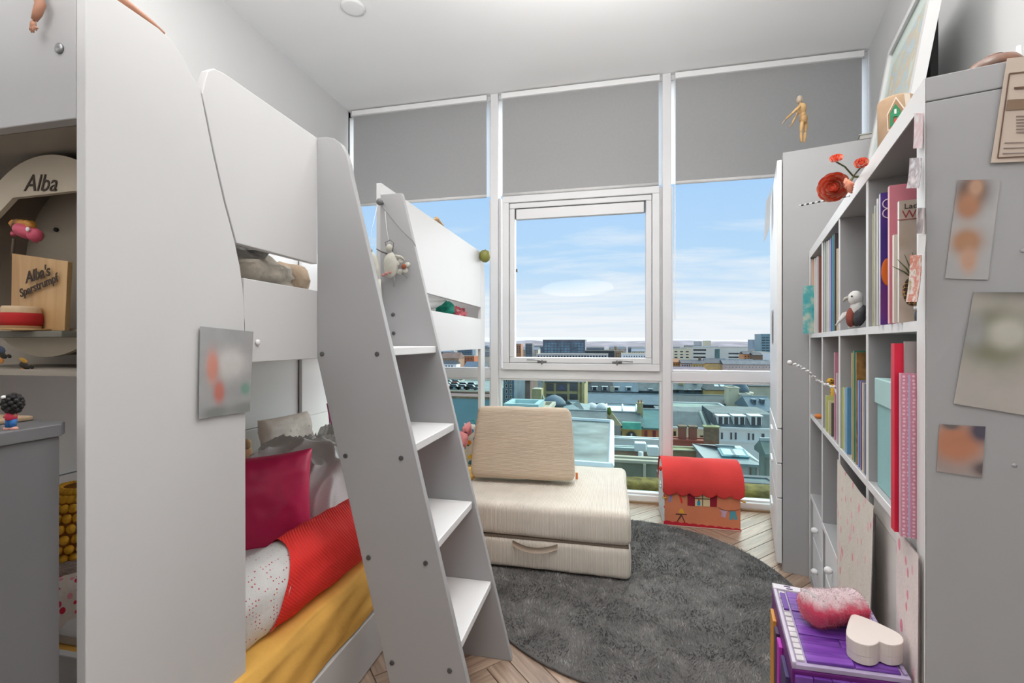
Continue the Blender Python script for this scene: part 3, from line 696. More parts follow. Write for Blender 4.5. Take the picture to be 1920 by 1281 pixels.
def strap(u, v):
    x = q0.x+(q1.x-q0.x)*u; z = .146-.013*sin(pi*u)**.8-.022*v-.002; y = 1.908-.026*sin(pi*u)
    return (x, y-.001+.004*sin(pi*v), z)
g = G(); g.grid(strap, 20, 4); g.grid(lambda u, v: tuple(Vector(strap(1-u, v))+Vector((0, .006, 0))), 20, 4); g.link('carry_strap', mat('strap_cream', (.52, .43, .34), .9, .05, 30), sofa)
q = ay(1079, 888, 2.40); g = G(); g.box(-.172, -.160, 2.33, 2.334, .296, .33); g.link('orange_label', mat('label_orange', (.75, .22, .08), .7), sofa)
# back cushion leaning
bc_ = thing('back_cushion', 'upright tan corduroy back cushion on the foam sofa', 'cushion', (-.43, 2.26, .300))
g = rblock(-.250, .250, -.065, .065, -.177, .180, .030)
Mx = Matrix.Translation((-.432, 2.285, .481)) @ Matrix.Rotation(radians(3), 4, 'Z') @ Matrix.Rotation(radians(-12), 4, 'X')
# slightly trapezoid in elevation
g.v = [Mx @ Vector((v.x*(1-.10*(v.z/.17)*.5)+0, v.y, v.z)) for v in g.v]
g.link('cover', cordc, bc_)

# soft things heaped between cushion and bed post
r = thing('patterned_bag', 'multicoloured patterned cloth bag wedged beside the back cushion', 'bag', (-.725, 2.36, .30))
g = G(); g.pillow(.13, .24, .09, frame3((-.722, 2.39, .43), Vector((1, .15, 0)), Vector((0, .1, 1))), 18, .012, 4, 11)
g.link('body', pattern('bright_patches', (.62, .62, .56), [(.02, .20, .12), (.72, .25, .03), (.75, .55, .06), (.04, .22, .40), (.55, .05, .08), (.65, .63, .6)], cell=34, size=.45, kind='r'), r)
g = G(); g.tube([(-.75, 2.36, .53), (-.745, 2.35, .57), (-.72, 2.35, .575), (-.70, 2.36, .53)], .005, 6); g.link('handle', mat('handle_teal', (.05, .3, .3)), r)
r = thing('bow_toy', 'pink cloth bow with a dark knot above the patterned bag', 'soft toy', (-.735, 2.50, .50))
pk = mat('bow_pink', (.72, .27, .27), .85, .1, 20, .002, 60)
q = ax(872, 822, -.735)
for s_, dz in ((-1, .0), (1, .035)):
    g = G(); g.pillow(.07, .075, .035, frame3((q.x, q.y+s_*.03, q.z+dz), Vector((.3, 1, .4*s_)), Vector((0, -.4*s_, 1))), 12, .006, 3, 3+s_); g.link('loop', pk, r)
G().ball((q.x, q.y, q.z+.015), (.014, .018, .02), 10, 7).link('knot', mat('knot_maroon', (.10, .02, .04), .9), r)
# a low pile carrying them is the lower mattress edge itself

# ---- toy house storage box with printed felt
hx0, hx1, hy0, hy1, hz = .286, .672, 2.585, 2.83, .205
house = thing('toy_house', 'red roofed felt toy house storage box by the window', 'toy house', ((hx0+hx1)/2, (hy0+hy1)/2, 0))
salmon = mat('salmon_felt', (.66, .225, .115), .95, .07, 7, .0008, 160); redf = mat('red_felt', (.70, .055, .050), .95, .14, 4, .0008, 160)
g = G(); g.box(hx0+.004, hx1, hy0, hy1, .004, hz); g.link('body', salmon, house, .004)
g = G(); g.box(hx0-.002, hx0+.004, hy0, hy1, .004, hz)
pr = [(hy0, hz), (hy1, hz)]+[((hy0+hy1)/2+cos(radians(a))*(hy1-hy0)/2, hz+sin(radians(a))*.128) for a in range(15, 180, 15)]
g.prism(pr, 'x', hx0-.001, hx0+.010)
G().prism(pr, 'x', hx1-.01, hx1-.002).link('gable_end', salmon, house)
g.link('gable_end', pattern('gable_print', (.66, .65, .64), [(.7, .08, .08), (.55, .55, .62), (.75, .4, .4)], cell=26, size=.22, kind='r'), house)
def rf(u, v):     # curved roof with scalloped front eave
    x = hx0-.006+(hx1-hx0+.022)*u
    a = radians(-14+130*v); ry, rz = .143, .128
    y = (hy0+hy1)/2-cos(a)*ry+.004; z = hz+sin(a)*rz+.01
    if v < .12: z -= .016*abs(sin(u*pi*6))*(1-v/.12)-.004
    return (x, y, z+.002*noise.noise(Vector((x*14, v*5, 0))))
g = G(); g.grid(rf, 96, 26)
g.grid(lambda u, v: tuple(Vector(rf(1-u, v))+Vector((0, .004, -.004))), 96, 26); g.link('roof', redf, house)
def rb(u, v):
    a = radians(116+78*v); return (hx0-.006+(hx1-hx0+.022)*u, (hy0+hy1)/2-cos(a)*.143+.004, hz+sin(a)*.128+.01)
g = G(); g.grid(rb, 10, 12); g.grid(lambda u, v: tuple(Vector(rb(1-u, v))+Vector((0, -.004, -.004))), 10, 12); g.link('roof_back', redf, house)
yh = hy0-.0015
def hq(px, py): q = ay(px, py, hy0); return q.x, q.z
def flat(name, pts, m, y0=yh, d=.002, par=house):
    g = G(); g.prism([hq(*p) for p in pts], 'y', y0, y0+d); return g.link(name, m, par)
mar = mat('maroon_felt', (.28, .012, .03), .95, .08, 20)
flat('shutter', [(1289, 921), (1303, 922), (1303, 949), (1289, 948)], mar); flat('shutter', [(1331, 925), (1345, 926), (1344, 951), (1331, 950)], mar)
flat('house_window', [(1303, 924), (1331, 926), (1331, 950), (1303, 949)], mat('window_cream', (.70, .56, .33), .9))
ln = mat('print_brown', (.12, .05, .04), .9)
flat('window_bar', [(1316.4, 925), (1318, 925), (1318, 949), (1316.4, 949)], ln, yh-.001); flat('window_bar', [(1303, 934), (1331, 935.5), (1331, 937), (1303, 935.5)], ln, yh-.001)
flat('printed_bird', [(1307, 941), (1310, 937), (1313, 941), (1313, 948), (1307, 948)], mat('bird_blue', (.03, .30, .48), .9), yh-.001)
flat('printed_head', [(1308, 936), (1311, 935), (1313, 938), (1310, 940)], mat('bird_orange', (.75, .2, .08), .9), yh-.001)
g = G()
def cordline(pts, r_=.0011):
    g.tube([(*hq(px, py)[:1], yh-.001, hq(px, py)[1]) for px, py in pts], r_, 6)
cordline([(1245, 915), (1250, 920), (1262, 924), (1275, 925), (1289, 922)]); cordline([(1346, 951), (1355, 956), (1366, 958), (1380, 957), (1389, 954)]); g.link('clothes_line', ln, house)
flat('printed_sock', [(1256, 924), (1260, 924), (1258, 942), (1254, 941)], mat('sock_blue', (.22, .24, .50), .9))
flat('printed_sock', [(1272, 925), (1276, 925), (1280, 943), (1277, 944)], mat('sock_red', (.75, .04, .03), .9))
flat('printed_shirt', [(1350, 956), (1365, 958), (1362, 963), (1360, 971), (1352, 969), (1353, 962)], mat('shirt_lilac', (.58, .38, .50), .9))
flat('printed_shorts', [(1369, 959), (1379, 959), (1383, 974), (1377, 975), (1375, 967), (1373, 975), (1367, 974)], mat('shorts_teal', (.10, .35, .42), .9))
flat('printed_table', [(1267, 963), (1288, 964), (1288, 965.5), (1279, 965.5), (1285, 980), (1283, 980), (1278, 968), (1270, 979), (1268, 979), (1276, 965.5), (1267, 965)], ln)
flat('printed_fruit', [(1273, 962), (1274, 957), (1278, 953), (1282, 958), (1283, 963)], mat('fruit_yellow', (.72, .38, .04), .9))
sc = [(1244.5, 983)]+[(1390, 999)]+[(1390-i*145.5/36, (996-16.5*i/36)-2.4-1.8*abs(sin(i*pi/4))) for i in range(37)]
flat('scalloped_border', sc, mat('border_crimson', (.55, .02, .04), .95))
G().box(hx0+.004, hx1, hy0-.002, hy0, .002, .006).link('hem', mat('hem_cream', (.68, .62, .5)), house)
for px, xx in ((1241, hx0), (1397, hx1+.01)):
    z = .20-.05 if px < 1300 else .158
    G().tube([(xx-.006, hy0+.01, z), (xx+.012, hy0-.004, z-.002)], .005, 8).link('toggle', mat('toggle_yellow', (.72, .42, .06), .6), house)
g = G(); q = Vector((hx0-.012, hy0+.02, .215))
for a in range(5): g.ball((q.x-.003, q.y+.014*cos(a*1.26), q.z+.014*sin(a*1.26)), (.006, .009, .009), 8, 6)
g.link('felt_flower', mat('felt_white', (.7, .7, .7), .95), house)
G().ball((hx0-.014, hy0+.03, .30), (.008, .012, .014), 10, 7).link('felt_berry', mat('berry_red', (.6, .03, .02), .9), house)

# ================================================================ WARDROBE (turned frame)
wr = thing('wardrobe', 'tall white wardrobe with drawers beside the window', 'wardrobe', B(.36, 2.66, 0), None, -BA)
WD0, WD1 = 2.289, 3.02
side_g = mat('panel_shaded', (.40, .40, .405), .5, .02, 3)  # white boards darkened in colour for the shade on their sides
g = G(MB)
g.box(.130, .59, WD0, WD0+.018, .0, 1.82); g.box(.130, .59, WD1-.018, WD1, 0, 1.82); g.box(.13, .59, WD0+.018, WD1-.018, 1.80, 1.82); g.box(.13, .59, WD0+.018, WD1-.018, .0, .07); g.box(.58, .59, WD0+.018, WD1-.018, .07, 1.80)
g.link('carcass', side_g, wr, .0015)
G(MB).box(.108, .127, WD0-.003, WD1, .622, 1.79).link('door', whiteb, wr, .003)
for k, (z0, z1) in enumerate(((.471, .618), (.32, .467), (.035, .316))):
    d_ = G(MB).box(.106, .127, WD0-.003, WD1, z0, z1).link('drawer', whiteb, wr, .003)
    g = G(MB); g.box(.098, .106, (WD0+WD1)/2-.07, (WD0+WD1)/2+.07, (z0+z1)/2+.012, (z0+z1)/2+.024); g.link('handle', whiteb, wr, .002)
def sheet_on(name, label, cat, pts, m, th=.0008, curl=.0, grp=None, nrm=None, nu=8, nv=8, parent=None):
    """a sheet of paper from its four corners (bottom-left, bottom-right, top-right, top-left)"""
    p = [Vector(q) for q in pts]; nrm = nrm or (p[1]-p[0]).cross(p[3]-p[0]).normalized()
    def f(u, v): return p[0]*(1-u)*(1-v)+p[1]*u*(1-v)+p[2]*u*v+p[3]*(1-u)*v+nrm*(curl*(abs(2*u-1)**2*.6+(1-v)**2*.6))
    g = G(); g.grid(f, nu, nv); g.grid(lambda u, v: Vector(f(1-u, v))-nrm*th, nu, nv)
    e = [(0, 0), (1, 0), (1, 1), (0, 1)]
    for a, b in zip(e, e[1:]+e[:1]):
        g.grid(lambda u, v, a=a, b=b: Vector(f(a[0]+(b[0]-a[0])*u, a[1]+(b[1]-a[1])*u))-nrm*th*v, nu, 1)
    o = g.link(name, m, parent)
    return tag(o, label, cat, grp) if label else o
paper = mat('paper_white', (.72, .72, .71), .8, .03, 10)
def Bq(p, d, z): return B(p, d, z)
sheet_on('paper_sheet', 'white sheet of paper curling off the wardrobe door near its top', 'paper', [Bq(.080, 2.86, 1.545), Bq(.103, 2.66, 1.60), Bq(.104, 2.66, 1.80), Bq(.088, 2.87, 1.775)], paper, curl=.008)
sheet_on('paper_sheet', 'small paper drawing taped on the wardrobe door at mid height', 'paper', [Bq(.103, 2.75, .99), Bq(.103, 2.62, .99), Bq(.103, 2.62, 1.16), Bq(.103, 2.75, 1.16)], mat('paper_warm', (.70, .66, .62), .8, .08, 12))

# ---- wooden artist figure on the wardrobe
q = bd(1502, 268, 2.36); fp, fz = q[0], 1.822
man = thing('artist_mannequin', 'jointed wooden artist figure with one arm stretched forward on the wardrobe', 'figure', B(fp, 2.36, fz))
wd = wood('beech', (.42, .24, .09), (.62, .40, .18), .4, 4, (8, 8, 3))
def mq(px, py, dd=0):
    p, z = bd(px, py, 2.36+dd); return B(p, 2.36+dd, z)
def seg(name, a, b, r0, r1, par=man, m=wd):
    a = Vector(a); b = Vector(b); g = G(); n = 7
    r0 *= .62; r1 *= .62; g.tube([a.lerp(b, i/n) for i in range(n+1)], [(r0*(1-i/n)+r1*i/n)*(.55+.6*sin(pi*(i+.8)/(n+1.6))) for i in range(n+1)], 12); return g.link(name, m, par)
G().ball(mq(1499, 187), (.0125, .014, .018), 16, 12).link('head', wood('beech_dark', (.25, .2, .16), (.42, .33, .25), .4), man)
seg('neck', mq(1500, 192), mq(1503, 200), .009, .009)
seg('chest', mq(1503, 196), mq(1504, 213), .030, .022)
seg('waist', mq(1504, 210), mq(1506, 220), .017, .019)
seg('hips', mq(1506, 216), mq(1507, 232), .026, .020)
seg('upper_arm', mq(1500, 199, -.02), mq(1485, 213, -.04), .0095, .0085)
seg('forearm', mq(1485, 213, -.04), mq(1473, 224, -.05), .008, .006)
seg('hand', mq(1473, 224, -.05), mq(1466, 234, -.05), .006, .004, m=MATS['beech_dark'])
seg('upper_arm', mq(1503, 200, .03), mq(1493, 217, .03), .009, .008)
seg('forearm', mq(1493, 217, .03), mq(1484, 234, .02), .0075, .005)
seg('hand', mq(1484, 234, .02), mq(1479, 238, .02), .005, .003)
seg('thigh', mq(1504, 228, -.012), mq(1502, 249, -.012), .014, .010)
seg('shin', mq(1502, 248, -.012), mq(1503, 267, -.012), .0105, .007)
seg('thigh', mq(1511, 228, .012), mq(1510, 249, .012), .014, .010)
seg('shin', mq(1510, 248, .012), mq(1508, 267, .012), .0105, .007)
for dd, px in ((-.012, 1502), (.012, 1508)):
    c = mq(px, 267, dd); c.z = fz+.006; G().ball(c-PV*.008, (.017, .010, .006), 12, 6, Matrix.Rotation(-BA, 4, 'Z')).link('foot', MATS['beech_dark'], man)
# papers on top of the wardrobe
for (d0, d1, p0, p1, z0, lab, rzz) in ((2.44, 2.78, .27, .42, 1.8225, 'thin stack of papers lying on the wardrobe nearest the wooden figure', 3), (2.30, 2.62, .405, .57, 1.8225, 'dark edged notebook lying on the wardrobe below the picture', -2)):
    r = thing('paper_stack' if z0 and rzz == 3 else 'notebook', lab, 'papers' if rzz == 3 else 'notebook', B(p0, d0, z0))
    M_ = MB @ Matrix.Translation(((p0+p1)/2, (d0+d1)/2, 0)) @ Matrix.Rotation(radians(rzz), 4, 'Z'); w_ = (p1-p0)/2; l_ = (d1-d0)/2
    if rzz == 3:
        G(M_).box(-w_, w_, -l_, l_, z0, z0+.006).link('lower_sheets', mat('olive_card', (.36, .38, .30), .8), r); G(M_).box(-w_*.8, w_, -l_*.8, l_*.9, z0+.0062, z0+.014).link('upper_sheets', paper, r)
    else:
        G(M_).box(-w_, w_, -l_, l_, z0, z0+.004).link('back_cover', mat('cover_black', (.04, .035, .03), .6), r); G(M_).box(-w_+.004, w_-.002, -l_+.004, l_-.004, z0+.004, z0+.022).link('pages', mat('pages_grey', (.52, .51, .48), .9), r); G(M_).box(-w_, w_, -l_, l_, z0+.022, z0+.026).link('front_cover', mat('cover_greygreen', (.42, .43, .38), .6), r)

# ================================================================ SHELVING (turned frame)
PF, D0, D1, ZT = .227, .861, 2.284, 1.383
bk = thing('bookcase', 'white cube bookcase of sixteen compartments along the right wall', 'bookcase', B(.41, 1.57, 0), None, -BA)
PB = .592; T = .034; cw = (D1-D0-2*T-3*.016)/4
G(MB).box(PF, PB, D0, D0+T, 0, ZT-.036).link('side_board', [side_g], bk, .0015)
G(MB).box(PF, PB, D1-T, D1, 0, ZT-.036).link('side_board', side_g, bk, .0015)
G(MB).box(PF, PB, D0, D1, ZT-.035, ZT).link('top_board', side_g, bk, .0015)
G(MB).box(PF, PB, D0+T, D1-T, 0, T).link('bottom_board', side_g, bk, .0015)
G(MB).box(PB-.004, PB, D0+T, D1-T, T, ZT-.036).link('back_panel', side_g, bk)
# white edge banding on the front
G(MB).box(PF-.0012, PF-.0002, D0, D0+T, 0, ZT).link('edge_band', whiteb, bk); G(MB).box(PF-.0012, PF-.0002, D1-T, D1, 0, ZT).link('edge_band', whiteb, bk)
G(MB).box(PF-.0012, PF-.0002, D0+T, D1-T, ZT-.035, ZT).link('edge_band', whiteb, bk)
SZ = []
ch = (ZT-.035-T-3*.016)/4
for k in range(1, 4):
    z = T+k*ch+(k-1)*.016; SZ.append(z+.016)
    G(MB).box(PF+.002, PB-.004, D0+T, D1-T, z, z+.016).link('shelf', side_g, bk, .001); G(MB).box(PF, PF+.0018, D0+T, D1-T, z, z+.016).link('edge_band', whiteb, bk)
COLS = []
zz = [T]+[z for z in SZ]
for k in range(4): COLS.append((D0+T+k*(cw+.016), D0+T+k*(cw+.016)+cw))
for k in range(3):
    d = COLS[k][1]
    for r_ in range(4):
        z0 = zz[r_]+.0002; z1 = zz[r_]+ch-.0002
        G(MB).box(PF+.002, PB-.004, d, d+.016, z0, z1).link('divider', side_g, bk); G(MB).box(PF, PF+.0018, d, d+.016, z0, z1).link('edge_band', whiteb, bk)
SH1, SH2, SH3 = SZ      # shelf tops, from below: .36, .70, 1.04
print('shelves', SZ, COLS)

# white drawer inserts in the two far columns of the bottom row, boxes above
for k in (2, 3):
    c0, c1 = COLS[k]
    r = thing('shelf_drawer_box', ['', '', 'white drawer insert in the bottom row, third column of the bookcase', 'white drawer insert in the bottom row beside the wardrobe'][k], 'drawer box', B(.4, (c0+c1)/2, T+.001), 'drawer inserts of the bookcase', -BA)
    G(MB).box(PF+.03, PB-.02, c0+.004, c1-.004, T+.001, T+ch-.006).link('box', white, r); G(MB).box(PF+.008, PF+.028, c0+.003, c1-.003, T+ch/2+.003, T+ch-.006).link('drawer_front', whiteb, r, .002); G(MB).box(PF+.008, PF+.028, c0+.003, c1-.003, T+.003, T+ch/2-.001).link('drawer_front', whiteb, r, .002)
    for zc in (T+ch*.75, T+ch*.25): G(MB).ball((PF-.004, (c0+c1)/2, zc), (.012, .012, .012), 12, 8).link('knob', whiteb, r)

for r_, z_, nm in ((0, T, 'bottom'), (1, SH1, 'second lowest')):
    c0, c1 = COLS[0]
    r = thing('storage_box', 'plain pale storage box filling the near %s compartment of the bookcase' % nm, 'box', B(.4, (c0+c1)/2, z_+.001), 'storage boxes in the bookcase', -BA)
    G(MB).box(PF+.012, PB-.03, c0+.006, c1-.006, z_+.001, z_+ch-.05).link('box', mat('box_pale', (.74, .71, .67), .7, .04, 4), r, .003); G(MB).box(PF+.009, PB-.027, c0+.003, c1-.003, z_+ch-.049, z_+ch-.012).link('lid', mat('box_pale', (.74, .71, .67)), r, .003)
# cloth covers with hearts hung in front of compartments
hearts = pattern('heart_paper', (.74, .68, .60), [(.80, .30, .36), (.82, .48, .52), (.74, .68, .60)], cell=32, size=.27, kind='r', stretch=(1.3, 1.3, .8))
hearts2 = pattern('heart_paper_pink', (.78, .69, .66), [(.80, .28, .36), (.82, .48, .52), (.78, .69, .66)], cell=32, size=.27, kind='r', stretch=(1.3, 1.3, .8))
def hang(name, label, d0, d1, z0, z1, m, p=.216, amp=.004, sagl=0, lean=.006):
    def f(u, v):
        d = d0+(d1-d0)*u; z = z1+(z0-z1)*v-sagl*sin(pi*u)*(1-v)
        return B(p-amp*sin(u*9+v*2)*(.3+v)-lean*v, d, z)
    g = G(); g.grid(f, 30, 30); g.grid(lambda u, v: Vector(f(1-u, v))+PV*.0015, 30, 30)
    return tag(g.link(name, m), label, 'wrapping paper', 'heart printed sheets on the bookcase')
hang('heart_sheet', 'cream sheet with pink hearts hanging over the second column of the bookcase', 1.115, 1.52, .18, SH2-.022, hearts, sagl=.010)
hang('heart_sheet', 'pinkish sheet with hearts hanging at the near end of the bookcase under the binders', .862, .975, .10, SH2-.012, hearts2, .2195, .0015, 0, .001)

# ---- books
def book(label, px, py_top, th, cover, sz, pages=(.76, .73, .66), depth=.20, p0=.235, d=None, spine=None, name='book', cat='book', grp=None, slot=None, top=None, z1=None):
    """upright book; px = its near front corner as seen in the photograph, on plane P = p0"""
    if d is None: d, _ = bp(px, 640, p0)
    if z1 is None: z1 = bd(px, py_top, d)[1]
    c = mat('cover_%02x%02x%02x' % tuple(int(k*255) for k in cover), cover, .5, .08, 12) if isinstance(cover, tuple) else cover
    sp_ = c if spine is None else mat('cover_%02x%02x%02x' % tuple(int(k*255) for k in spine), spine, .5, .08, 12)
    r = thing(name, label, cat, B(p0+depth/2, d+th/2, sz), grp, -BA)
    pm = mat('pages', pages, .9, .05, 60)
    t = min(.0022, th*.2)
    z0 = sz+.0006
    G(MB).box(p0, p0+depth, d, d+t, z0, z1).link('cover', c, r); G(MB).box(p0, p0+depth, d+th-t, d+th, z0, z1).link('cover', c, r)
    G(MB).box(p0, p0+t, d+t, d+th-t, z0, z1).link('spine', sp_, r)
    G(MB).box(p0+t, p0+depth-.004, d+t, d+th-t, z0+.002, z1-.003).link('pages', pm, r)
    return r, (p0, d, th, z0, z1, depth)
# top row, near compartment
lady, li = book('beige magazine with a lady and a pineapple at the near end of the top row', 1686, 377, .010, blotch('lady_cover', [(.52, .42, .33), (.60, .50, .42), (.42, .31, .22)], 9, .35, 3, 4), SH3+.0, p0=.222, depth=.15, name='magazine', cat='magazine', spine=(.80, .79, .76), grp='books in the top row')
def on_cover(info, px, py): q = bd(px, py, info[1]-.0006); return B(q[0], info[1]-.0006, q[1])
def cover_text(par, info, s_, px, py, size, m, shear=0):
    o = on_cover(info, px, py); return text('lettering', s_, size, frame3(o, PV, Vector((0, 0, 1))), m, par, .0002, shear)
blk = mat('ink_black', (.02, .02, .02), .6); mar_i = mat('ink_maroon', (.35, .06, .06), .6)
cover_text(lady, li, 'Lady', 1712, 386, .0125, blk); cover_text(lady, li, 'W', 1705, 402, .0185, mar_i)
o = on_cover(li, 1712, 410); G().tube([o-PV*.02, o+PV*.02], .0006, 5).link('cover_rule', mar_i, lady)
c = on_cover(li, 1711, 546); G(Matrix.Translation(c) @ Matrix.Rotation(-BA, 4, 'Z')).ball((0, 0, 0), (.013, .0015, .024), 14, 10).link('printed_pineapple', pattern('pineapple', (.45, .25, .08), [(.05, .03, .02)], cell=150, size=.5), lady)
g = G()
for a in range(-60, 61, 20):
    t_ = radians(a); g.tube([c+Vector((0, 0, .022)), c+Vector((0, 0, .022))+PV*(.012*sin(t_))+Vector((0, 0, .03*cos(t_)*.7)), c+Vector((0, 0, .022))+PV*(.03*sin(t_))+Vector((0, 0, .052*cos(t_)*.8))], [.0014, .0011, .0004], 5)
g.link('printed_leaves', mat('leaf_olive', (.10, .11, .05), .7), lady)
book('large pink covered book right behind the beige magazine', 1668, 348, .012, (.72, .24, .30), SH3, p0=.222, depth=.19, grp='books in the top row', spine=(.78, .50, .50))
pb, pi_ = book('tall purple book with a white emblem in the top row', 1651, 362, .012, blotch('purple_cover', [(.035, .03, .20), (.08, .035, .26), (.16, .04, .22)], 8, .4, 1, 2), SH3, p0=.222, depth=.17, grp='books in the top row', spine=(.80, .79, .78))
c = on_cover(pi_, 1665, 392); g = G()
for dz in (.010, -.008): g.tube([c+PV*(.009*cos(k*pi/6)+.001)+Vector((0, 0, dz+.009*sin(k*pi/6))) for k in range(13)], .0011, 5)
g.link('emblem', mat('emblem_pale', (.7, .62, .7), .6), pb)
c = on_cover(pi_, 1664, 510); G(Matrix.Translation(c) @ Matrix.Rotation(-BA, 4, 'Z')).ball((0, 0, 0), (.0095, .001, .026), 12, 8).link('orange_spot', mat('spot_orange', (.75, .17, .02), .6), pb)
book('cream book standing left of the tall purple book', 1645.5, 372, .008, (.72, .69, .64), SH3, p0=.224, depth=.17, grp='books in the top row', spine=(.82, .81, .79))
book('slim green-grey book, second from the divider in the near top compartment', 1641, 385, .007, (.42, .47, .38), SH3, p0=.228, depth=.17, grp='books in the top row', spine=(.66, .68, .60))
book('slim yellowish booklet right beside the divider in the near top compartment', 1637.5, 400, .006, (.56, .50, .30), SH3, p0=.230, depth=.16, grp='books in the top row', spine=(.60, .56, .38))
book('ivory covered book between the pink book and the shelf front', 1676, 440, .009, (.78, .72, .62), SH3, p0=.220, depth=.14, grp='books in the top row', spine=(.84, .80, .74))
# small jars under the magazine's front
for k, (dd, c) in enumerate(((.921, (.08, .08, .09)), (.909, (.62, .62, .62)), (.899, (.45, .16, .10)))):
    r = thing('small_jar', ['black', 'silver', 'reddish'][k]+' tiny jar in front of the beige magazine', 'jar', B(.245+k*.012, dd, SH3), 'tiny jars on the top row')
    G().lathe([(.0075, 0), (.008, .014), (.006, .016), (0, .016)], B(.237+k*.013, dd, SH3+.0005), 14).link('body', mat('jar_%d' % k, c, .3, .1, 30), r); G().lathe([(.0082, .0), (.0082, .006), (0, .006)], B(.237+k*.013, dd, SH3+.017), 14).link('lid', mat('jar_lid', (.55, .55, .56), .3, metallic=.5), r)
# top row, third compartment from the near end
row3 = [(1546, 452, .010, (.62, .62, .60), 'white'), (1548, 455, .008, (.28, .42, .34), 'white spined green'), (1550.5, 452, .010, (.75, .70, .66), 'pale pink'), (1554, 450, .009, (.66, .66, .67), 'light grey'), (1558, 446, .010, (.16, .20, .50), 'navy blue'), (1562, 440, .011, (.09, .36, .38), 'teal'), (1565, 438, .009, (.08, .07, .07), 'black topped'), (1569.5, 466, .009, (.76, .64, .46), 'sand coloured')]
for px, py, th, c, n_ in row3:
    book(n_+' book in the third top compartment of the bookcase', px, py, th, c, SH3, p0=.232, depth=.17, grp='books in the third top compartment', spine=tuple(min(.85, k*1.1+.08) for k in c))
row4 = [(1517.5, 492, .012, blotch('cover_maroonpic', [(.30, .06, .06), (.12, .08, .2), (.35, .25, .3)], 30), 'maroon patterned'), (1523, 487, .011, (.72, .46, .34), 'peach'), (1527.5, 484, .012, (.70, .68, .65), 'cream'), (1532, 481, .012, (.62, .63, .63), 'pale grey'), (1535.5, 480, .013, (.24, .08, .06), 'dark brown')]
for px, py, th, c, n_ in row4:
    book(n_+' book in the top compartment next to the wardrobe', px, py, th, c, SH3, p0=.232, depth=.17, grp='books in the far top compartment', spine=None if not isinstance(c, tuple) else tuple(min(.85, k*1.1+.1) for k in c))
g = G(MB); p_, z_ = bd(1508, 536, 2.20); g.box(.196, .28, 2.200, 2.206, SH3+.001, bd(1512, 536, 2.2)[1])
tag(g.link('teal_brochure', blotch('teal_print', [(.03, .30, .34), (.10, .42, .42), (.55, .58, .48)], 22, .4, 3, 9)), 'teal brochure sticking out of the far top compartment', 'brochure')

# bird figurine in the second compartment of the top row
pb_, zb_ = bd(1604, 605, 1.34); base = B(pb_, 1.34, SH3+.001)
bird = thing('bird_figurine', 'white-headed bird of prey figurine with dark wings in the top row', 'figurine', base); bird.scale = (.78, .78, .78)
wf = mat('bird_white', (.72, .71, .69), .7, .1, 40, .001, 120); dkf = mat('bird_dark', (.05, .05, .055), .6, .3, 60, .001, 120); rdb = mat('bird_rust', (.25, .06, .04), .7, .2, 40)
G().ball(base+Vector((0, 0, .090)), (.020, .019, .024), 16, 12).link('head', wf, bird)
G().tube([base-PV*.016+Vector((0, 0, .092)), base-PV*.026+Vector((0, 0, .090)), base-PV*.031+Vector((0, 0, .080))], [.007, .005, .001], 8).link('beak', mat('beak_grey', (.45, .43, .38), .5), bird)
G().ball(base-PV*.012-DV*.017+Vector((0, 0, .096)), .0026, 8, 6).link('eye', blk, bird)
G().ball(base+PV*.004+Vector((0, 0, .062)), (.017, .017, .028), 14, 10, None, .08, 8).link('neck_feathers', wf, bird)
G().ball(base+PV*.008-DV*.006+Vector((0, 0, .038)), (.016, .018, .034), 14, 10, Matrix.Rotation(.3, 4, 'Y'), .05, 8).link('wing', dkf, bird)
G().ball(base+PV*.018+DV*.01+Vector((0, 0, .036)), (.012, .016, .034), 14, 10, Matrix.Rotation(.35, 4, 'Y'), .05, 8).link('wing', dkf, bird)
G().ball(base-PV*.012+Vector((0, 0, .032)), (.012, .014, .030), 12, 9).link('breast', rdb, bird)
g = G()
for k in range(7): g.tube([base-PV*.018+DV*.004+Vector((0, 0, .048)), base-PV*(.030+.003*k)+DV*(.01)+Vector((0, 0, .045-.006*k)), base-PV*(.036+.002*k)+DV*.01+Vector((0, 0, .032-.004*k))], [.004, .003, .001], 6)
g.link('feathers', wf, bird)
for s_ in (-1, 1): G().tube([base+PV*(.006*s_)+Vector((0, 0, .014)), base+PV*(.007*s_)+Vector((0, 0, .003)), base+PV*(.007*s_-.012)+Vector((0, 0, .002))], [.004, .003, .002], 8).link('claw', mat('claw_white', (.6, .6, .58), .6), bird)

# middle row -------------------------------------------------
b2, bi2 = book('tall red binder at the front of the middle row', 1677, 644, .020, (.72, .015, .055), SH2, p0=.2035, d=.914, depth=.17, grp='binders in the middle row', name='binder', cat='binder')
r, info = book('pink dotted wide binder next to the red one', 1690, 704, .011, pattern('pink_dot_paper', (.62, .25, .34), [(.80, .55, .62)], cell=170, size=.3), SH2-.0, p0=.2075, depth=.17, grp='binders in the middle row', name='binder', cat='binder', spine=(.62, .52, .62), d=.8965, z1=SH2+.252)
G(MB).box(.2160, .2185, .8958, .8963, SH2+.002, SH2+.250).link('lavender_stripe', mat('lavender', (.50, .42, .60)), r); G(MB).box(.2335, .2480, .8958, .8963, SH2+.002, SH2+.250).link('green_stripe', mat('deep_green', (.06, .10, .09)), r)
G(MB).box(.2145, .40, .9085, .9130, SH2+.001, 1.000).link('file_folder', mat('folder_taupe', (.40, .35, .34), .6), None)
o = bpy.data.objects['file_folder']; tag(o, 'taupe file folder with a red stripe standing behind the pink binder', 'folder')
G(MB).box(.2385, .2440, .9078, .9083, SH2+.003, .998).link('stripe', mat('stripe_red', (.55, .02, .06), .6), o)
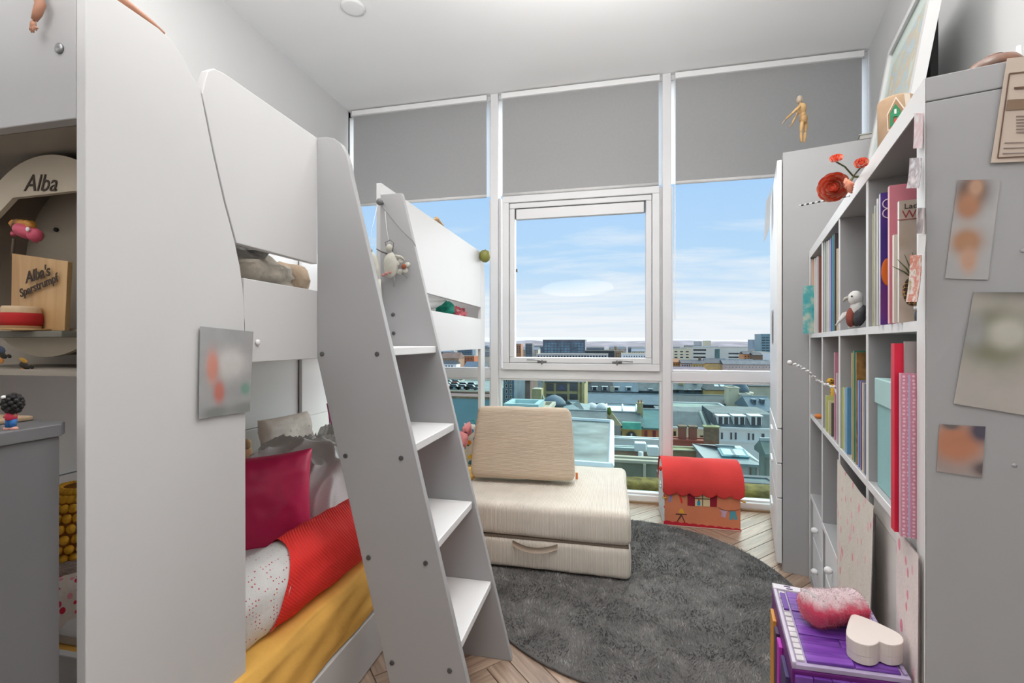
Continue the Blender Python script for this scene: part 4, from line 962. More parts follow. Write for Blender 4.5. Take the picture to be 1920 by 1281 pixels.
tb = thing('teal_box', 'pale teal storage box with lid in the near compartment of the middle row', 'box', B(.36, 1.07, SH2), None, -BA)
teal = mat('teal_card', (.30, .55, .55), .7, .04, 6, .0004, 120); teall = mat('teal_lid', (.44, .66, .65), .7, .04, 6)
dn = bp(1676, 640, .236)[0]; df = bp(1639, 640, .236)[0]; zt_ = SH2+.225
G(MB).box(.238, .50, .96, 1.195, SH2+.001, zt_-.004).link('box', teal, tb, .002); G(MB).box(.234, .504, .956, 1.199, zt_-.052, zt_).link('lid', teall, tb, .002)
yb = thing('yellow_toy', 'small yellow block toy on top of the teal box', 'toy', B(.30, .99, zt_))
G(MB).box(.29, .33, .975, .995, zt_+.0006, zt_+.040).link('block', mat('toy_yellow', (.80, .50, .05), .5), yb, .002); G(MB).box(.284, .33, .973, .997, zt_+.0405, zt_+.058).link('cap', mat('toy_yellow', (.80, .50, .05)), yb, .002)
tag(G(MB).box(.245, .38, .937, .952, SH2+.001, 1.012).link('narrow_box', mat('blue_card', (.04, .20, .52), .6)), 'narrow blue box edge above the taupe folder', 'box')
mid2 = [(1579.6, 728, .010, (.42, .48, .12), 'yellow-green'), (1581.6, 727, .008, (.55, .60, .25), 'lime'), (1584.5, 729, .010, (.44, .58, .68), 'pale blue'), (1588.5, 727, .013, (.10, .30, .52), 'bright blue'), (1598, 662, .009, (.70, .48, .20), 'amber'), (1601.5, 658, .009, (.06, .30, .20), 'green topped'), (1606, 661, .012, blotch('brown_pic', [(.16, .07, .03), (.40, .22, .06), (.08, .05, .03)], 25), 'brown pictured'), (1610, 714, .011, (.22, .32, .60), 'slanted blue'), (1614.5, 716, .009, (.20, .12, .22), 'plum'), (1618.5, 718, .010, (.66, .60, .48), 'cream'), (1622.5, 720, .011, (.16, .18, .25), 'slate')]
for px, py, th, c, n_ in mid2:
    book(n_+' picture book in the second compartment of the middle row', px, py, th, c, SH2, p0=.232, depth=.17, grp='picture books in the middle row', spine=None if not isinstance(c, tuple) else tuple(min(.85, k*1.15+.06) for k in c))
pc, zc = bd(1622, 650, 1.27)
r = thing('knight_figurine', 'small grey knight figurine standing on top of the picture books', 'figurine', B(.27, 1.262, .93))
zt2 = bd(1622, 716, 1.26)[1]+.0
cc = B(.262, 1.262, 0)
kg = mat('knight_grey', (.32, .32, .34), .4, .15, 40, metallic=.4)
G().tube([cc+Vector((0, 0, zt2+.001)), cc+Vector((0, 0, zt2+.022)), cc+Vector((0, 0, zt2+.036))], [.007, .010, .006], 10).link('body', kg, r); G().ball(cc+Vector((0, 0, zt2+.044)), (.0075, .0075, .009), 10, 8).link('helmet', kg, r); G().tube([cc-PV*.012+Vector((0, 0, zt2)), cc-PV*.012+Vector((0, 0, zt2+.062))], .0014, 6).link('lance', mat('lance_white', (.7, .7, .7)), r)
book('pink tall book at the divider of the third middle compartment', 1565, 661, .010, (.58, .25, .32), SH2, p0=.232, depth=.17, grp='books in the third middle compartment', spine=(.68, .44, .48))
book('lilac book at the divider of the third middle compartment', 1569, 700, .010, (.60, .52, .58), SH2, p0=.230, depth=.16, grp='books in the third middle compartment', spine=(.75, .68, .72))
book('lime green small book lying open in the third middle compartment', 1549, 742, .012, (.58, .62, .22), SH2, p0=.229, depth=.14, grp='books in the third middle compartment', spine=(.70, .72, .42))
book('pale yellow small book in the third middle compartment', 1554, 752, .012, (.70, .68, .36), SH2, p0=.229, depth=.14, grp='books in the third middle compartment', spine=(.76, .74, .5))
book('dark grey small book in the third middle compartment', 1559, 756, .010, (.12, .12, .10), SH2, p0=.231, depth=.14, grp='books in the third middle compartment', spine=(.3, .3, .28))
r = thing('giraffe_toy', 'little yellow spotted animal toy among the small books', 'toy', B(.235, 1.66, SH2))
d_ = bp(1560, 740, .255)[0]; c = B(.262, d_, 0); ym = pattern('yellow_spots', (.75, .45, .06), [(.15, .07, .02)], cell=90, size=.3)
z_ = bd(1556, 752, 1.68)[1]
G().tube([c+Vector((0, 0, SH2+.002)), c+Vector((0, 0, z_)), c-PV*.004+Vector((0, 0, z_+.035))], [.016, .012, .008], 10).link('body', ym, r); G().ball(c-PV*.010+Vector((0, 0, z_+.045)), (.014, .010, .010), 12, 8).link('head', ym, r)
r = thing('photo_stand', 'white framed board standing in the middle row beside the wardrobe', 'frame', B(.30, 2.05, SH2), None, -BA)
G(MB).box(.30, .312, 1.975, 2.19, SH2+.001, .975).link('board', whiteb, r, .002); G(MB).box(.2985, .2998, 1.99, 2.175, SH2+.02, .955).link('inlay', mat('inlay_grey', (.60, .60, .61)), r)
lump('orange_toy', 'tiny orange toy on the middle shelf next to the wardrobe', 'toy', B(.24, 2.12, SH2+.010), (.014, .012, .0095), mat('toy_orange', (.70, .22, .05), .6, .15, 30), 0, .1, 3, None, 12, 8)
# beaded white twig reaching out
r = thing('white_twig', 'white beaded twig arching out of the middle row', 'decoration', B(.24, 1.66, SH2+.02))
a0 = B(*(lambda q: (.09, q[0], q[1]))(bp(1480, 680, .09)))
pts = [B(.255, 1.665, SH2+.004), B(.245, 1.66, .80), B(.228, 1.66, .862)]
for (px, py, p) in ((1536, 716, .20), (1515, 697, .165), (1498, 687, .14), (1481, 680, .115)):
    d, z = bp(px, py, p); pts.append(B(p, d if px > 1500 else d, z))
G().tube(pts, .0022, 7).link('stem', whiteb, r)
g = G()
for a, b in zip(pts[2:], pts[3:]):
    for k in range(5): g.ball(a.lerp(b, k/5)+Vector((0, 0, .002*(-1)**k)), .0042, 7, 5)
g.ball(pts[-1], .008, 10, 7); g.link('beads', whiteb, r)

# ---- on top of the bookcase ------------------------------------------------
d_ = 1.32; cp = bd(1679, 230, d_)[0]; cb = B(cp, d_, ZT+.001)
r = thing('kraft_cup', 'kraft paper cup printed with a green gingerbread house on the bookcase', 'cup', cb)
G().lathe([(.024, 0), (.031, .001), (.033, .163), (.031, .166), (.030, .163), (.028, .004), (0, .004)][0:], cb, 30).link('body', wood('kraft', (.42, .27, .16), (.52, .36, .23), .8, 6, (3, 3, 3)), r)
fdir = (Vector((0, 0, 0))-cb); fdir.z = 0; fdir.normalize(); sx = Vector((-fdir.y, fdir.x, 0))
def on_cup(a, z, rr_=.0335): return cb+(fdir*cos(a)+sx*sin(a))*rr_+Vector((0, 0, z))
def cup_patch(name, pts, m, rr_):
    g = G(); n = len(pts); vs = [on_cup(a, z, rr_) for a, z in pts]+[on_cup(a, z, rr_-.001) for a, z in pts]
    g.add(vs, [tuple(range(n)), tuple(range(2*n-1, n-1, -1))]+[(i, n+i, n+(i+1) % n, (i+1) % n) for i in range(n)]); return g.link(name, m, r)
hz_ = .118
cup_patch('house_border', [(-.42, hz_-.03), (.34, hz_-.03), (.5, hz_+.012), (.02, hz_+.042), (-.46, hz_+.008)], mat('icing_white', (.7, .62, .52)), .0338)
cup_patch('house_ground', [(-.36, hz_-.026), (.29, hz_-.026), (.43, hz_+.01), (.02, hz_+.037), (-.40, hz_+.006)], mat('kraft_dark', (.32, .19, .10)), .0343)
gm = mat('print_green', (.02, .22, .09)); cup_patch('house_print', [(-.27, hz_-.022), (-.10, hz_-.022), (-.10, hz_-.002), (.08, hz_-.002), (.08, hz_-.022), (.24, hz_-.022), (.27, hz_+.008), (0, hz_+.026), (-.27, hz_+.008)], gm, .0348)
cup_patch('door_print', [(-.07, hz_-.021), (.05, hz_-.021), (.05, hz_-.008), (-.07, hz_-.008)], mat('print_red', (.6, .05, .04)), .0351)
cup_patch('window_print', [(-.06, hz_+.004), (.05, hz_+.004), (.05, hz_+.014), (-.06, hz_+.014)], mat('print_white', (.72, .72, .7)), .0353)
cup_patch('print_band', [(.75, .08), (1.0, .10), (.80, .163), (.45, .163)], mat('icing_white', (.7, .62, .52)), .0339)
# leaning picture, with a dark sheet added for the shade behind it
E_, Dn = 2.235, 1.69
def pz(z): return .2985+.16*(z-1)
z0_, z1_ = ZT+.001, 2.127
r = thing('framed_picture', 'large white framed pastel print leaning on top of the bookcase', 'picture', B(pz(z0_), (E_+Dn)/2, z0_), None)
fw = .030
def fr(g, d0, d1, za, zb, off0, off1):
    b = [B(pz(za)+off0, d0, za), B(pz(za)+off0, d1, za), B(pz(za)+off1, d1, za), B(pz(za)+off1, d0, za)]
    t = [B(pz(zb)+off0, d0, zb), B(pz(zb)+off0, d1, zb), B(pz(zb)+off1, d1, zb), B(pz(zb)+off1, d0, zb)]
    g.hexa(b[::-1], t[::-1])
for bx_ in ((Dn, E_, z0_, z0_+fw), (Dn, E_, z1_-fw, z1_), (Dn, Dn+fw, z0_+fw, z1_-fw), (E_-fw, E_, z0_+fw, z1_-fw)):
    g = G(); fr(g, *bx_, 0, .028); g.link('frame_side', white, r)
g = G(); fr(g, Dn+fw, E_-fw, z0_+fw, z1_-fw, .012, .020); g.link('mount', mat('mount_mint', (.66, .72, .68), .7, .02, 4), r)
g = G(); fr(g, Dn+fw+.05, E_-fw-.05, z0_+fw+.06, z1_-fw-.07, .0112, .0122); g.link('print', blotch('pastel_print', [(.62, .66, .60), (.66, .60, .46), (.50, .62, .70), (.70, .55, .38), (.66, .70, .66)], 13, .6, 6, 3), r)
g = G(); fr(g, Dn+fw, E_-fw, z0_+fw, z1_-fw, .0085, .0095); g.link('glazing', glass('picture_glass', (.97, .98, .98), .05), r)
tag(G(MB).box(.513, .532, 1.90, 2.235, ZT+.001, 2.06).link('shade_sheet', mat('shade_sheet_black', (.012, .013, .012), .7, .1, 10)), 'dark sheet added for the shade behind the framed picture', 'board')
# brown wooden bowl edge and small white holder
c = B(.313, .902, ZT+.001)
r = thing('wooden_bowl', 'shallow brown wooden bowl upside down on the near end of the bookcase', 'bowl', c); r.scale = (.66, .66, .66)
Gb = G(); Gb.lathe([(.050, 0), (.047, .014), (.038, .028), (.022, .036), (.012, .038), (0, .038)], c, 28); Gb.link('shell', wood('bowl_wood', (.10, .045, .025), (.32, .14, .08), .35, 5, (4, 4, 10)), r)
Gb = G(); Gb.lathe([(.016, .0375), (.016, .041), (.013, .041), (.012, .0375)], c, 24); Gb.link('foot_ring', MATS['bowl_wood'], r)
c = B(.338, .90, ZT+.001); G().lathe([(.008, 0), (.007, .014), (.003, .020), (.0025, .034), (0, .034)], c, 18).link('white_stopper', whiteb)
tag(bpy.data.objects['white_stopper'], 'small white pointed stopper behind the certificate', 'ornament')

# ranunculus stem lying over the front edge
fl_ = thing('ranunculus_spray', 'spray of coral artificial ranunculus flowers hanging over the bookcase edge', 'flowers', B(.235, 1.36, ZT))
cor = mat('petal_coral', (.85, .13, .07), .7, .18, 40); cor2 = mat('petal_salmon', (.88, .36, .24), .7, .15, 40); stemg = mat('stem_green', (.11, .12, .05), .7, .2)
def flower(ctr, R_, axisv, name, m, rings=6, sub='petal'):
    axisv = axisv.normalized(); M_ = axisv.to_track_quat('Z', 'Y').to_matrix().to_4x4(); M_.translation = ctr
    core = G(M_); core.ball((0, 0, 0), (R_*.35, R_*.35, R_*.35), 12, 8); cc_ = core.link(name, m, fl_)
    for k in range(rings):
        n = 5+k; rr_ = R_*(.22+.78*k/(rings-1)); hh = R_*(.62-.55*k/(rings-1)*.9)
        for j in range(n):
            a0 = 2*pi*(j+.37*k)/n; wd_ = 2*pi/n*.78
            def f(u, v, a0=a0, wd_=wd_, rr_=rr_, hh=hh):
                a = a0+(u-.5)*2*wd_*(1-.25*v*v); q = rr_*(.55+.45*sin(v*pi*.5))*(1-.05*(2*u-1)**2)
                return (q*cos(a), q*sin(a), -R_*.25+(hh+R_*.25)*v*(1-.25*(2*u-1)**2)+.0008*sin(9*u))
            g = G(M_); g.grid(f, 6, 4); g.grid(lambda u, v, f=f: tuple(Vector(f(1-u, v))*.97), 6, 4)
            g.link(sub, m if (j+k) % 2 else cor2 if m is cor else m, cc_)
    return cc_
P_ = lambda px, py, p: B(p, *bp(px, py, p))
big = P_(1563, 351, .180); toC = (Vector((0, 0, 1.0))-big).normalized()
flower(big, .0345, toC+PV*-.25, 'big_bloom', cor)
side = P_(1590, 349, .196); flower(side, .019, Vector((.8, -.3, .3)), 'side_bloom', cor2, 4)
bud1 = P_(1568, 297, .175); flower(bud1, .0135, toC+Vector((0, 0, .9)), 'small_bloom', cor, 4)
bud2 = P_(1615, 306, .205); flower(bud2, .013, toC+Vector((0, 0, .6)), 'small_bloom', cor, 4)
jn = P_(1600, 331, .215); rootp = B(.27, 1.36, ZT+.006)
G().tube([rootp, jn, jn.lerp(side, .6)], [.0028, .0026, .003], 7).link('stem', stemg, fl_); G().tube([jn, jn.lerp(bud1, .5)+Vector((0, 0, .002)), bud1-Vector((0, 0, .008))], .0018, 7).link('stem', stemg, fl_); G().tube([jn, jn.lerp(bud2, .6)-Vector((0, 0, .004)), bud2-Vector((0, 0, .008))], .0018, 7).link('stem', stemg, fl_)
G().tube([rootp, B(.33, 1.50, ZT+.004)], .0028, 7).link('stem', stemg, fl_)
# striped black and white twist
r = thing('striped_straw', 'thin black and white striped stick poking out beside the big coral bloom', 'stick', B(.22, 1.45, ZT))
a, b = P_(1498, 386, .13), P_(1600, 366, .232)
for k in range(18):
    G().tube([a.lerp(b, k/18), a.lerp(b, (k+1.0)/18)], .0022, 6).link('stripe', blk if k % 2 else whiteb, r)
# photos and stickers on the near front edge
def edge_print(label, px0, px1, ya, yb, m, p=PF-.006, curl=.002):
    da, db = bp(px0, 640, p)[0], bp(px1, 640, p)[0]
    zt1 = bp(px0, ya, p)[1]; zb1 = bp(px0, yb, p)[1]; zt2 = bp(px1, ya, p)[1]; zb2 = bp(px1, yb, p)[1]
    sheet_on('photo_strip', label, 'photo', [B(p, da, zb1), B(p, db, zb2), B(p, db, zt2), B(p, da, zt1)], m, .0008, curl, 'prints clipped on the bookcase front edge', -PV)
edge_print('pale pink print at the top of the bookcase front edge', 1716, 1732, 212, 278, blotch('pp1', [(.7, .66, .66), (.66, .45, .47), (.72, .7, .7)], 60, .5, 2, 1))
edge_print('crumpled white print with a face, second from the top on the front edge', 1711, 1734, 296, 352, blotch('pp2', [(.74, .74, .74), (.35, .3, .32), (.72, .66, .66)], 60, .5, 3, 2), PF-.010, .006)
edge_print('dark haired portrait print on the bookcase front edge', 1722, 1736, 390, 438, blotch('pp3', [(.08, .06, .06), (.25, .18, .17), (.45, .36, .32)], 50, .5, 2, 3))
edge_print('plain white strip below the portrait on the bookcase front edge', 1724, 1737, 440, 476, paper)
edge_print('curved print with orange pattern, lowest on the bookcase front edge', 1714, 1735, 478, 566, blotch('pp5', [(.72, .66, .60), (.60, .16, .08), (.74, .70, .66), (.40, .28, .12)], 70, .5, 4, 4), PF-.012, .008)

# ---- papers on the bookcase's near side
def on_side(label, name, cat, pts, m, off=.002, curl=.0, grp=None):
    q = [B(*(lambda t: (t[0], D0-off, t[1]))(bd(px, py, D0-off))) for px, py in pts]
    return sheet_on(name, label, cat, q, m, .0006, curl, grp, -DV, 10, 10)
cert = on_side('beige certificate sheet with a brown banner on the near bookcase side', 'certificate', 'certificate', [(1857, 306), (1990, 300), (2010, 95), (1888, 110)], mat('cert_paper', (.60, .50, .415), .8, .02, 5), .003, .001)
def side_quad(name, pts, m, par, off=.0046):
    q = [B(*(lambda t: (t[0], D0-off, t[1]))(bd(px, py, D0-off))) for px, py in pts]; g = G(); qb = [v+DV*.0005 for v in q]
    n = len(q); g.add(q+qb, [tuple(range(n)), tuple(range(2*n-1, n-1, -1))]+[(i, (i+1) % n, n+(i+1) % n, n+i) for i in range(n)]); return g.link(name, m, par)
bln = mat('cert_brown', (.16, .09, .06), .8)
for a, b in (((1893, 138), (2000, 126)), ((2000, 126), (1985, 290)), ((1985, 290), (1871, 296)), ((1871, 296), (1893, 138))):
    h_v = abs(a[0]-b[0]) > abs(a[1]-b[1]); dx_, dy_ = (0, 1.2) if h_v else (1.2, 0)
    side_quad('border_line', [(a[0]-dx_, a[1]+dy_), (b[0]-dx_, b[1]+dy_), (b[0]+dx_, b[1]-dy_), (a[0]+dx_, a[1]-dy_)], bln, cert)
side_quad('banner', [(1887, 207), (1990, 200), (1993, 182), (1890, 187)], mat('banner_brown', (.25, .17, .11), .8), cert)
for px, py, w_ in ((1902, 165, 40),): side_quad('heading', [(px, py+2), (px+w_, py), (px+w_, py-4), (px, py-2)], bln, cert)
for k in range(9):
    y = 218+k*6 if k < 6 else 268+(k-6)*10; x0 = 1906 if k < 6 else 1884-(k-6)*2
    side_quad('text_line', [(x0, y+.9), (x0+42, y-.6), (x0+42, y-2.2), (x0, y-.9)], mat('cert_ink', (.28, .22, .2), .8), cert)
on_side('blurred portrait photo in tan colours under the certificate', 'photo', 'photo', [(1772, 522), (1852, 525), (1876, 336), (1796, 338)], blobs('ph1', (.43, .43, .43), [(.0, .125, .028, .04, (.16, .10, .08)), (-.004, .105, .02, .03, (.42, .20, .11)), (.004, .130, .012, .02, (.50, .30, .2)), (-.006, .055, .026, .030, (.42, .22, .12)), (-.004, .03, .014, .03, (.52, .32, .22))], .5, BA), grp='photos on the bookcase side')
on_side('large blurred grey-green photo on the bookcase side', 'photo', 'photo', [(1788, 757), (1990, 790), (2000, 548), (1826, 548)], blobs('ph2', (.46, .43, .39), [(.02, .185, .11, .035, (.11, .11, .09)), (-.01, .11, .06, .065, (.20, .20, .13)), (.0, .115, .035, .035, (.50, .49, .42)), (-.035, .12, .02, .04, (.33, .33, .32))], .5, BA), .003, grp='photos on the bookcase side')
on_side('small square blurred photo of warm skin tones low on the bookcase side', 'photo', 'photo', [(1756, 884), (1841, 896), (1848, 800), (1762, 796)], blobs('ph3', (.38, .33, .31), [(-.004, .045, .045, .045, (.50, .21, .12)), (.022, .065, .02, .025, (.08, .07, .10)), (.025, .012, .02, .016, (.12, .09, .09)), (-.01, .07, .015, .01, (.15, .12, .11))], .5, BA), grp='photos on the bookcase side')
for px, py in ((1902, 873), (1918, 470)):
    q = bd(px, py, D0); G(MB).lathe([(0, 0), (.0028, .0), (.0028, .0006), (0, .0006)], (q[0], D0-.0001, q[1]), 12, Matrix.Rotation(pi/2, 4, 'X')).link('screw_cap', mat('cap_grey', (.40, .40, .42), .5), bk)
# photo on the bunk's near end piece
def on_bx(px, py, off=.003): return ax(px, py, BX+off)
sheet_on('photo', 'blurred photo print with reddish figure taped on the bunk end piece', 'photo', [on_bx(370, 786), on_bx(466, 772), on_bx(474, 622), on_bx(374, 612)], blobs('ph4', (.34, .34, .34), [(.01, .105, .06, .05, (.55, .53, .51)), (-.035, .10, .022, .05, (.58, .25, .19)), (-.02, .05, .02, .035, (.50, .17, .13)), (.045, .05, .02, .02, (.18, .30, .25)), (-.03, .01, .05, .02, (.20, .21, .20)), (.04, .01, .05, .02, (.22, .23, .22))], .4, -pi/2), .0006, .003, None, Vector((1, 0, 0)))

# ================================================================ PURPLE PLAY BOX, SOCK, HEART BOX
ZP = .50
A_, Bq_, C_, D_ = [az(*p, ZP) for p in ((1447, 1095), (1625, 1128), (1742, 1277), (1485, 1245))]
C_ = B(.214, .868, ZP)
cen = (A_+Bq_+C_+D_)/4
box = thing('play_box', 'purple plank patterned toy box with white corner beside the bookcase', 'toy box', (cen.x, cen.y, 0))
pur = wood('purple_plank', (.085, .015, .21), (.21, .075, .40), .35, 4, (3, 30, 3)); purd = mat('purple_side', (.13, .012, .16), .4, .15, 10); lil = mat('lilac_trim', (.40, .33, .48), .5, .08, 20)
def bil(u, v, z): return (A_*(1-u)*(1-v)+Bq_*u*(1-v)+C_*u*v+D_*(1-u)*v)*1+Vector((0, 0, z))   # u: along the far edge, v: towards the camera
def cell(name, u0, u1, v0, v1, z0, z1, m, gap=.006):
    u0 += gap*.5; u1 -= gap*.5; v0 += gap*.5; v1 -= gap*.5
    c4 = [(u0, v1), (u1, v1), (u1, v0), (u0, v0)]
    g = G(); g.hexa([bil(u, v, z0) for u, v in c4], [bil(u, v, z1) for u, v in c4]); return g.link(name, m, box, .0008)
c4 = [(0, 1), (1, 1), (1, 0), (0, 0)]
g = G(); g.hexa([Vector((bil(u, v, 0).x, bil(u, v, 0).y, .001)) for u, v in c4], [bil(u, v, -.008) for u, v in c4]); g.link('body', purd, box, .002)
cell('lid_base', 0, 1, 0, 1, -.0078, -.001, lil)
rows = 9
for k in range(rows):
    v0, v1 = .10+.87*k/rows, .10+.87*(k+1)/rows; jt = [.52, .74, .40, .64, .30, .70, .5, .62, .55][k]
    cell('plank', .135, jt, v0, v1, -.001, .0025+.0006*(k % 3), pur); cell('plank', jt, .93, v0, v1, -.001, .0022+.0007*((k+1) % 3), pur)
for k in range(14): cell('stone_border', .045, .125, .10+.87*k/14, .10+.87*(k+1)/14, -.001, .002+.0006*(k % 2), mat('stone_pale', (.56, .53, .55), .6, .15, 30), .012)
for k in range(14): cell('stone_border', .94, .99, .10+.87*k/14, .10+.87*(k+1)/14, -.001, .002+.0006*(k % 2), mat('stone_lilac', (.33, .26, .42), .6, .15, 30), .012)
cell('far_rim', .0, 1.0, 0, .085, -.001, .003, mat('rim_white', (.66, .63, .67), .5, .05, 10)); cell('left_rim', .0, .04, .09, 1, -.001, .003, mat('rim_lilac', (.55, .50, .60), .5, .05, 10))
for (u0, v0) in ((.13, .02), (.15, .055), (.72, .02), (.75, .055)): cell('slot', u0, u0+.07, v0, v0+.016, .003, .0036, mat('slot_violet', (.06, .02, .12), .5), 0)
cell('hatch', .055, .115, .16, .40, .002, .006, mat('hatch_purple', (.14, .05, .30), .5))
# front lower panel lip and coloured strips on the left side
for k, (f0, f1, m) in enumerate(((.12, .30, mat('strip_orange', (.62, .28, .05), .5)), (.36, .46, mat('strip_dark', (.06, .03, .08), .5)), (.50, .62, mat('strip_magenta', (.45, .03, .42), .5)), (.70, .92, mat('strip_navy', (.05, .03, .12), .5)))):
    a = A_.lerp(D_, f0); b = A_.lerp(D_, f1); nrm = Vector(((A_-D_).y, -(A_-D_).x, 0)).normalized(); nrm = nrm if nrm.dot(PV) < 0 else -nrm
    g = G(); g.hexa([Vector((q.x, q.y, .03)) for q in (a, a+nrm*.006, b+nrm*.006, b)], [Vector((q.x, q.y, .465)) for q in (a, a+nrm*.006, b+nrm*.006, b)]); g.link('side_strip', m, box, .001)
for k in range(6):
    a = D_.lerp(C_, .02+.16*k); b = D_.lerp(C_, .02+.16*(k+1)-.006); nrm = Vector(((C_-D_).y, -(C_-D_).x, 0)).normalized(); nrm = nrm if nrm.dot(Vector((0, 1, 0))) < 0 else -nrm
    g = G(); g.hexa([Vector((q.x, q.y, .03)) for q in (a, b, b+nrm*-.0, a)][:2]+[Vector((b.x+nrm.x*.005, b.y+nrm.y*.005, .03)), Vector((a.x+nrm.x*.005, a.y+nrm.y*.005, .03))], [Vector((q.x, q.y, .485)) for q in (a, b)]+[Vector((b.x+nrm.x*.005, b.y+nrm.y*.005, .485)), Vector((a.x+nrm.x*.005, a.y+nrm.y*.005, .485))]); g.link('front_plank', pur, box, .001)
# fuzzy rolled sock
ZS = ZP+.006
s0, s1 = az(1508, 1150, ZS+.02), az(1612, 1142, ZS+.02)
fz2 = thing('fuzzy_sock', 'rolled fluffy pink and white sock on the purple toy box', 'sock', ((s0.x+s1.x)/2, (s0.y+s1.y)/2, ZS-.003))
ax_ = (s1-s0).normalized(); L_ = (s1-s0).length
up_ = Vector((0, 0, 1)); sd_ = ax_.cross(up_)
def sk(u, v):
    a = 2*pi*u; k = min(1, v*7, (1-v)*9); k = sqrt(max(0, 1-(1-k)**2)); rr_ = .0265*(1+.04*sin(v*7))+.0025*noise.noise(Vector((cos(a)*2, sin(a)*2, v*7)))
    dent = .0018*math.exp(-((v-.58)/.03)**2)
    fz_ = .0016*noise.noise(Vector((cos(a)*14, sin(a)*14, v*40)))
    return s0+ax_*(L_*v)+(sd_*cos(a)*1.12+up_*sin(a))*((rr_-dent)*k+fz_)+up_*.008
skm = bpy.data.materials.new('sock_fleece'); skm.use_nodes = True; n = skm.node_tree.nodes; l = skm.node_tree.links; b = n['Principled BSDF']; b.inputs['Roughness'].default_value = 1; b.inputs['Sheen Weight'].default_value = .4
t = n.new('ShaderNodeTexCoord'); sp = n.new('ShaderNodeSeparateXYZ'); l.new(t.outputs['Object'], sp.inputs[0]); ns = n.new('ShaderNodeTexNoise'); ns.inputs['Scale'].default_value = 90; l.new(t.outputs['Object'], ns.inputs['Vector'])
mm = n.new('ShaderNodeMath'); mm.operation = 'MULTIPLY_ADD'; l.new(ns.outputs['Fac'], mm.inputs[0]); mm.inputs[1].default_value = .018; l.new(sp.outputs['Z'], mm.inputs[2])
cr2 = n.new('ShaderNodeValToRGB'); l.new(mm.outputs[0], cr2.inputs[0]); cr2.color_ramp.elements[0].position = .047; cr2.color_ramp.elements[0].color = (.62, .045, .11, 1); cr2.color_ramp.elements[1].position = .060; cr2.color_ramp.elements[1].color = (.62, .48, .50, 1)
l.new(cr2.outputs[0], b.inputs['Base Color'])
g = G(); g.grid(sk, 40, 70); g.link('foot', skm, fz2)
g = G()
for k in range(2600):
    u, v = random.random(), random.random(); p = Vector(sk(u, v)); q = Vector(sk((u+.01) % 1, v)); nrm = (p-(s0+ax_*(L_*v)+up_*.004)).normalized()
    tt = ax_.cross(nrm).normalized()*.0006; tip = p+nrm*(.0026+.002*random.random())+Vector((random.gauss(0, .001), random.gauss(0, .001), 0)); g.add([p-tt, p+tt, tip], [(0, 1, 2)])
o = g.link('fluff', skm, fz2); o['kind'] = 'stuff'
cu_ = [s0+ax_*.014+(sd_*cos(a)*1.05+up_*sin(a))*.0215+up_*.010 for a in [k*pi/8 for k in range(17)]]
G().tube(cu_, .005, 8).link('cuff', mat('cuff_grey', (.50, .45, .46), 1, .2, 60, .001, 200), fz2)
# heart shaped box
hz0, hz1 = ZS-.0015, ZS+.030
hp = [az(px, py, hz1) for px, py in ((1597, 1150), (1612, 1154), (1636, 1163), (1660, 1174), (1680, 1184), (1690, 1191), (1695, 1199), (1693, 1206), (1683, 1210), (1668, 1210), (1655, 1205), (1649, 1202), (1645, 1207), (1634, 1211), (1618, 1209), (1602, 1203), (1591, 1195), (1586, 1188), (1587, 1178), (1591, 1163))]
hb = thing('heart_box', 'cream heart-shaped box lying on the purple toy box', 'box', (sum(v.x for v in hp)/len(hp), sum(v.y for v in hp)/len(hp), hz0))
cr_m = mat('cream_card', (.66, .59, .55), .7, .02, 8); poly = [(v.x, v.y) for v in hp]
def smooth2(P, it=2):
    for _ in range(it):
        Q = []
        for i in range(len(P)):
            a, b = P[i], P[(i+1) % len(P)]; Q += [(a[0]*.75+b[0]*.25, a[1]*.75+b[1]*.25), (a[0]*.25+b[0]*.75, a[1]*.25+b[1]*.75)]
        P = Q
    return P
poly = smooth2(poly, 1); ar = sum(a[0]*b[1]-b[0]*a[1] for a, b in zip(poly, poly[1:]+poly[:1])); poly = poly if ar > 0 else poly[::-1]
def scaled(P, s_): cx = sum(p[0] for p in P)/len(P); cy = sum(p[1] for p in P)/len(P); return [(cx+(p[0]-cx)*s_, cy+(p[1]-cy)*s_) for p in P]
G().prism(scaled(poly, .985), 'z', hz0, hz1-.004).link('box', cr_m, hb); G().prism(poly, 'z', hz1-.0195, hz1).link('lid', cr_m, hb, .0012)

# ================================================================ LEFT EDGE: DESK, NICHE THINGS, DOLL
dgm = mat('desk_grey', (.15, .15, .155), .55, .06, 3, .0002, 60)
desk = thing('desk', 'dark grey desk standing against the end of the bunk bed', 'desk', (-1.1, .25, 0))
XD = -.770; DT = .882; DTB = .864
out = [(-1.6, -.02), (XD, -.02), (XD, .50), (XD-.018, .516), (-1.6, .516)]
G().prism(out, 'z', DTB, DT).link('desk_top', dgm, desk, .0015)
G().box(XD-.022, XD-.004, .02, .500, .0, DTB-.0005).link('side_panel', dgm, desk, .0015)
G().box(-1.6, -1.582, .02, .50, 0, DTB-.0005).link('side_panel', dgm, desk, .0015); G().box(-1.582, XD-.022, .04, .055, .45, DTB-.0005).link('back_rail', dgm, desk)
lumpw = thing('wooden_tray', 'flat pale wooden tray lying on the grey desk', 'tray', (-.93, .47, DT))
wp = wood('tray_wood', (.40, .27, .16), (.60, .45, .30), .5, 4, (4, 20, 4))
G().box(-1.06, -.842, .455, .512, DT+.0006, DT+.007).link('board', wp, lumpw, .002); G().box(-1.05, -.86, .46, .468, DT+.0072, DT+.012).link('rim', wp, lumpw, .001)
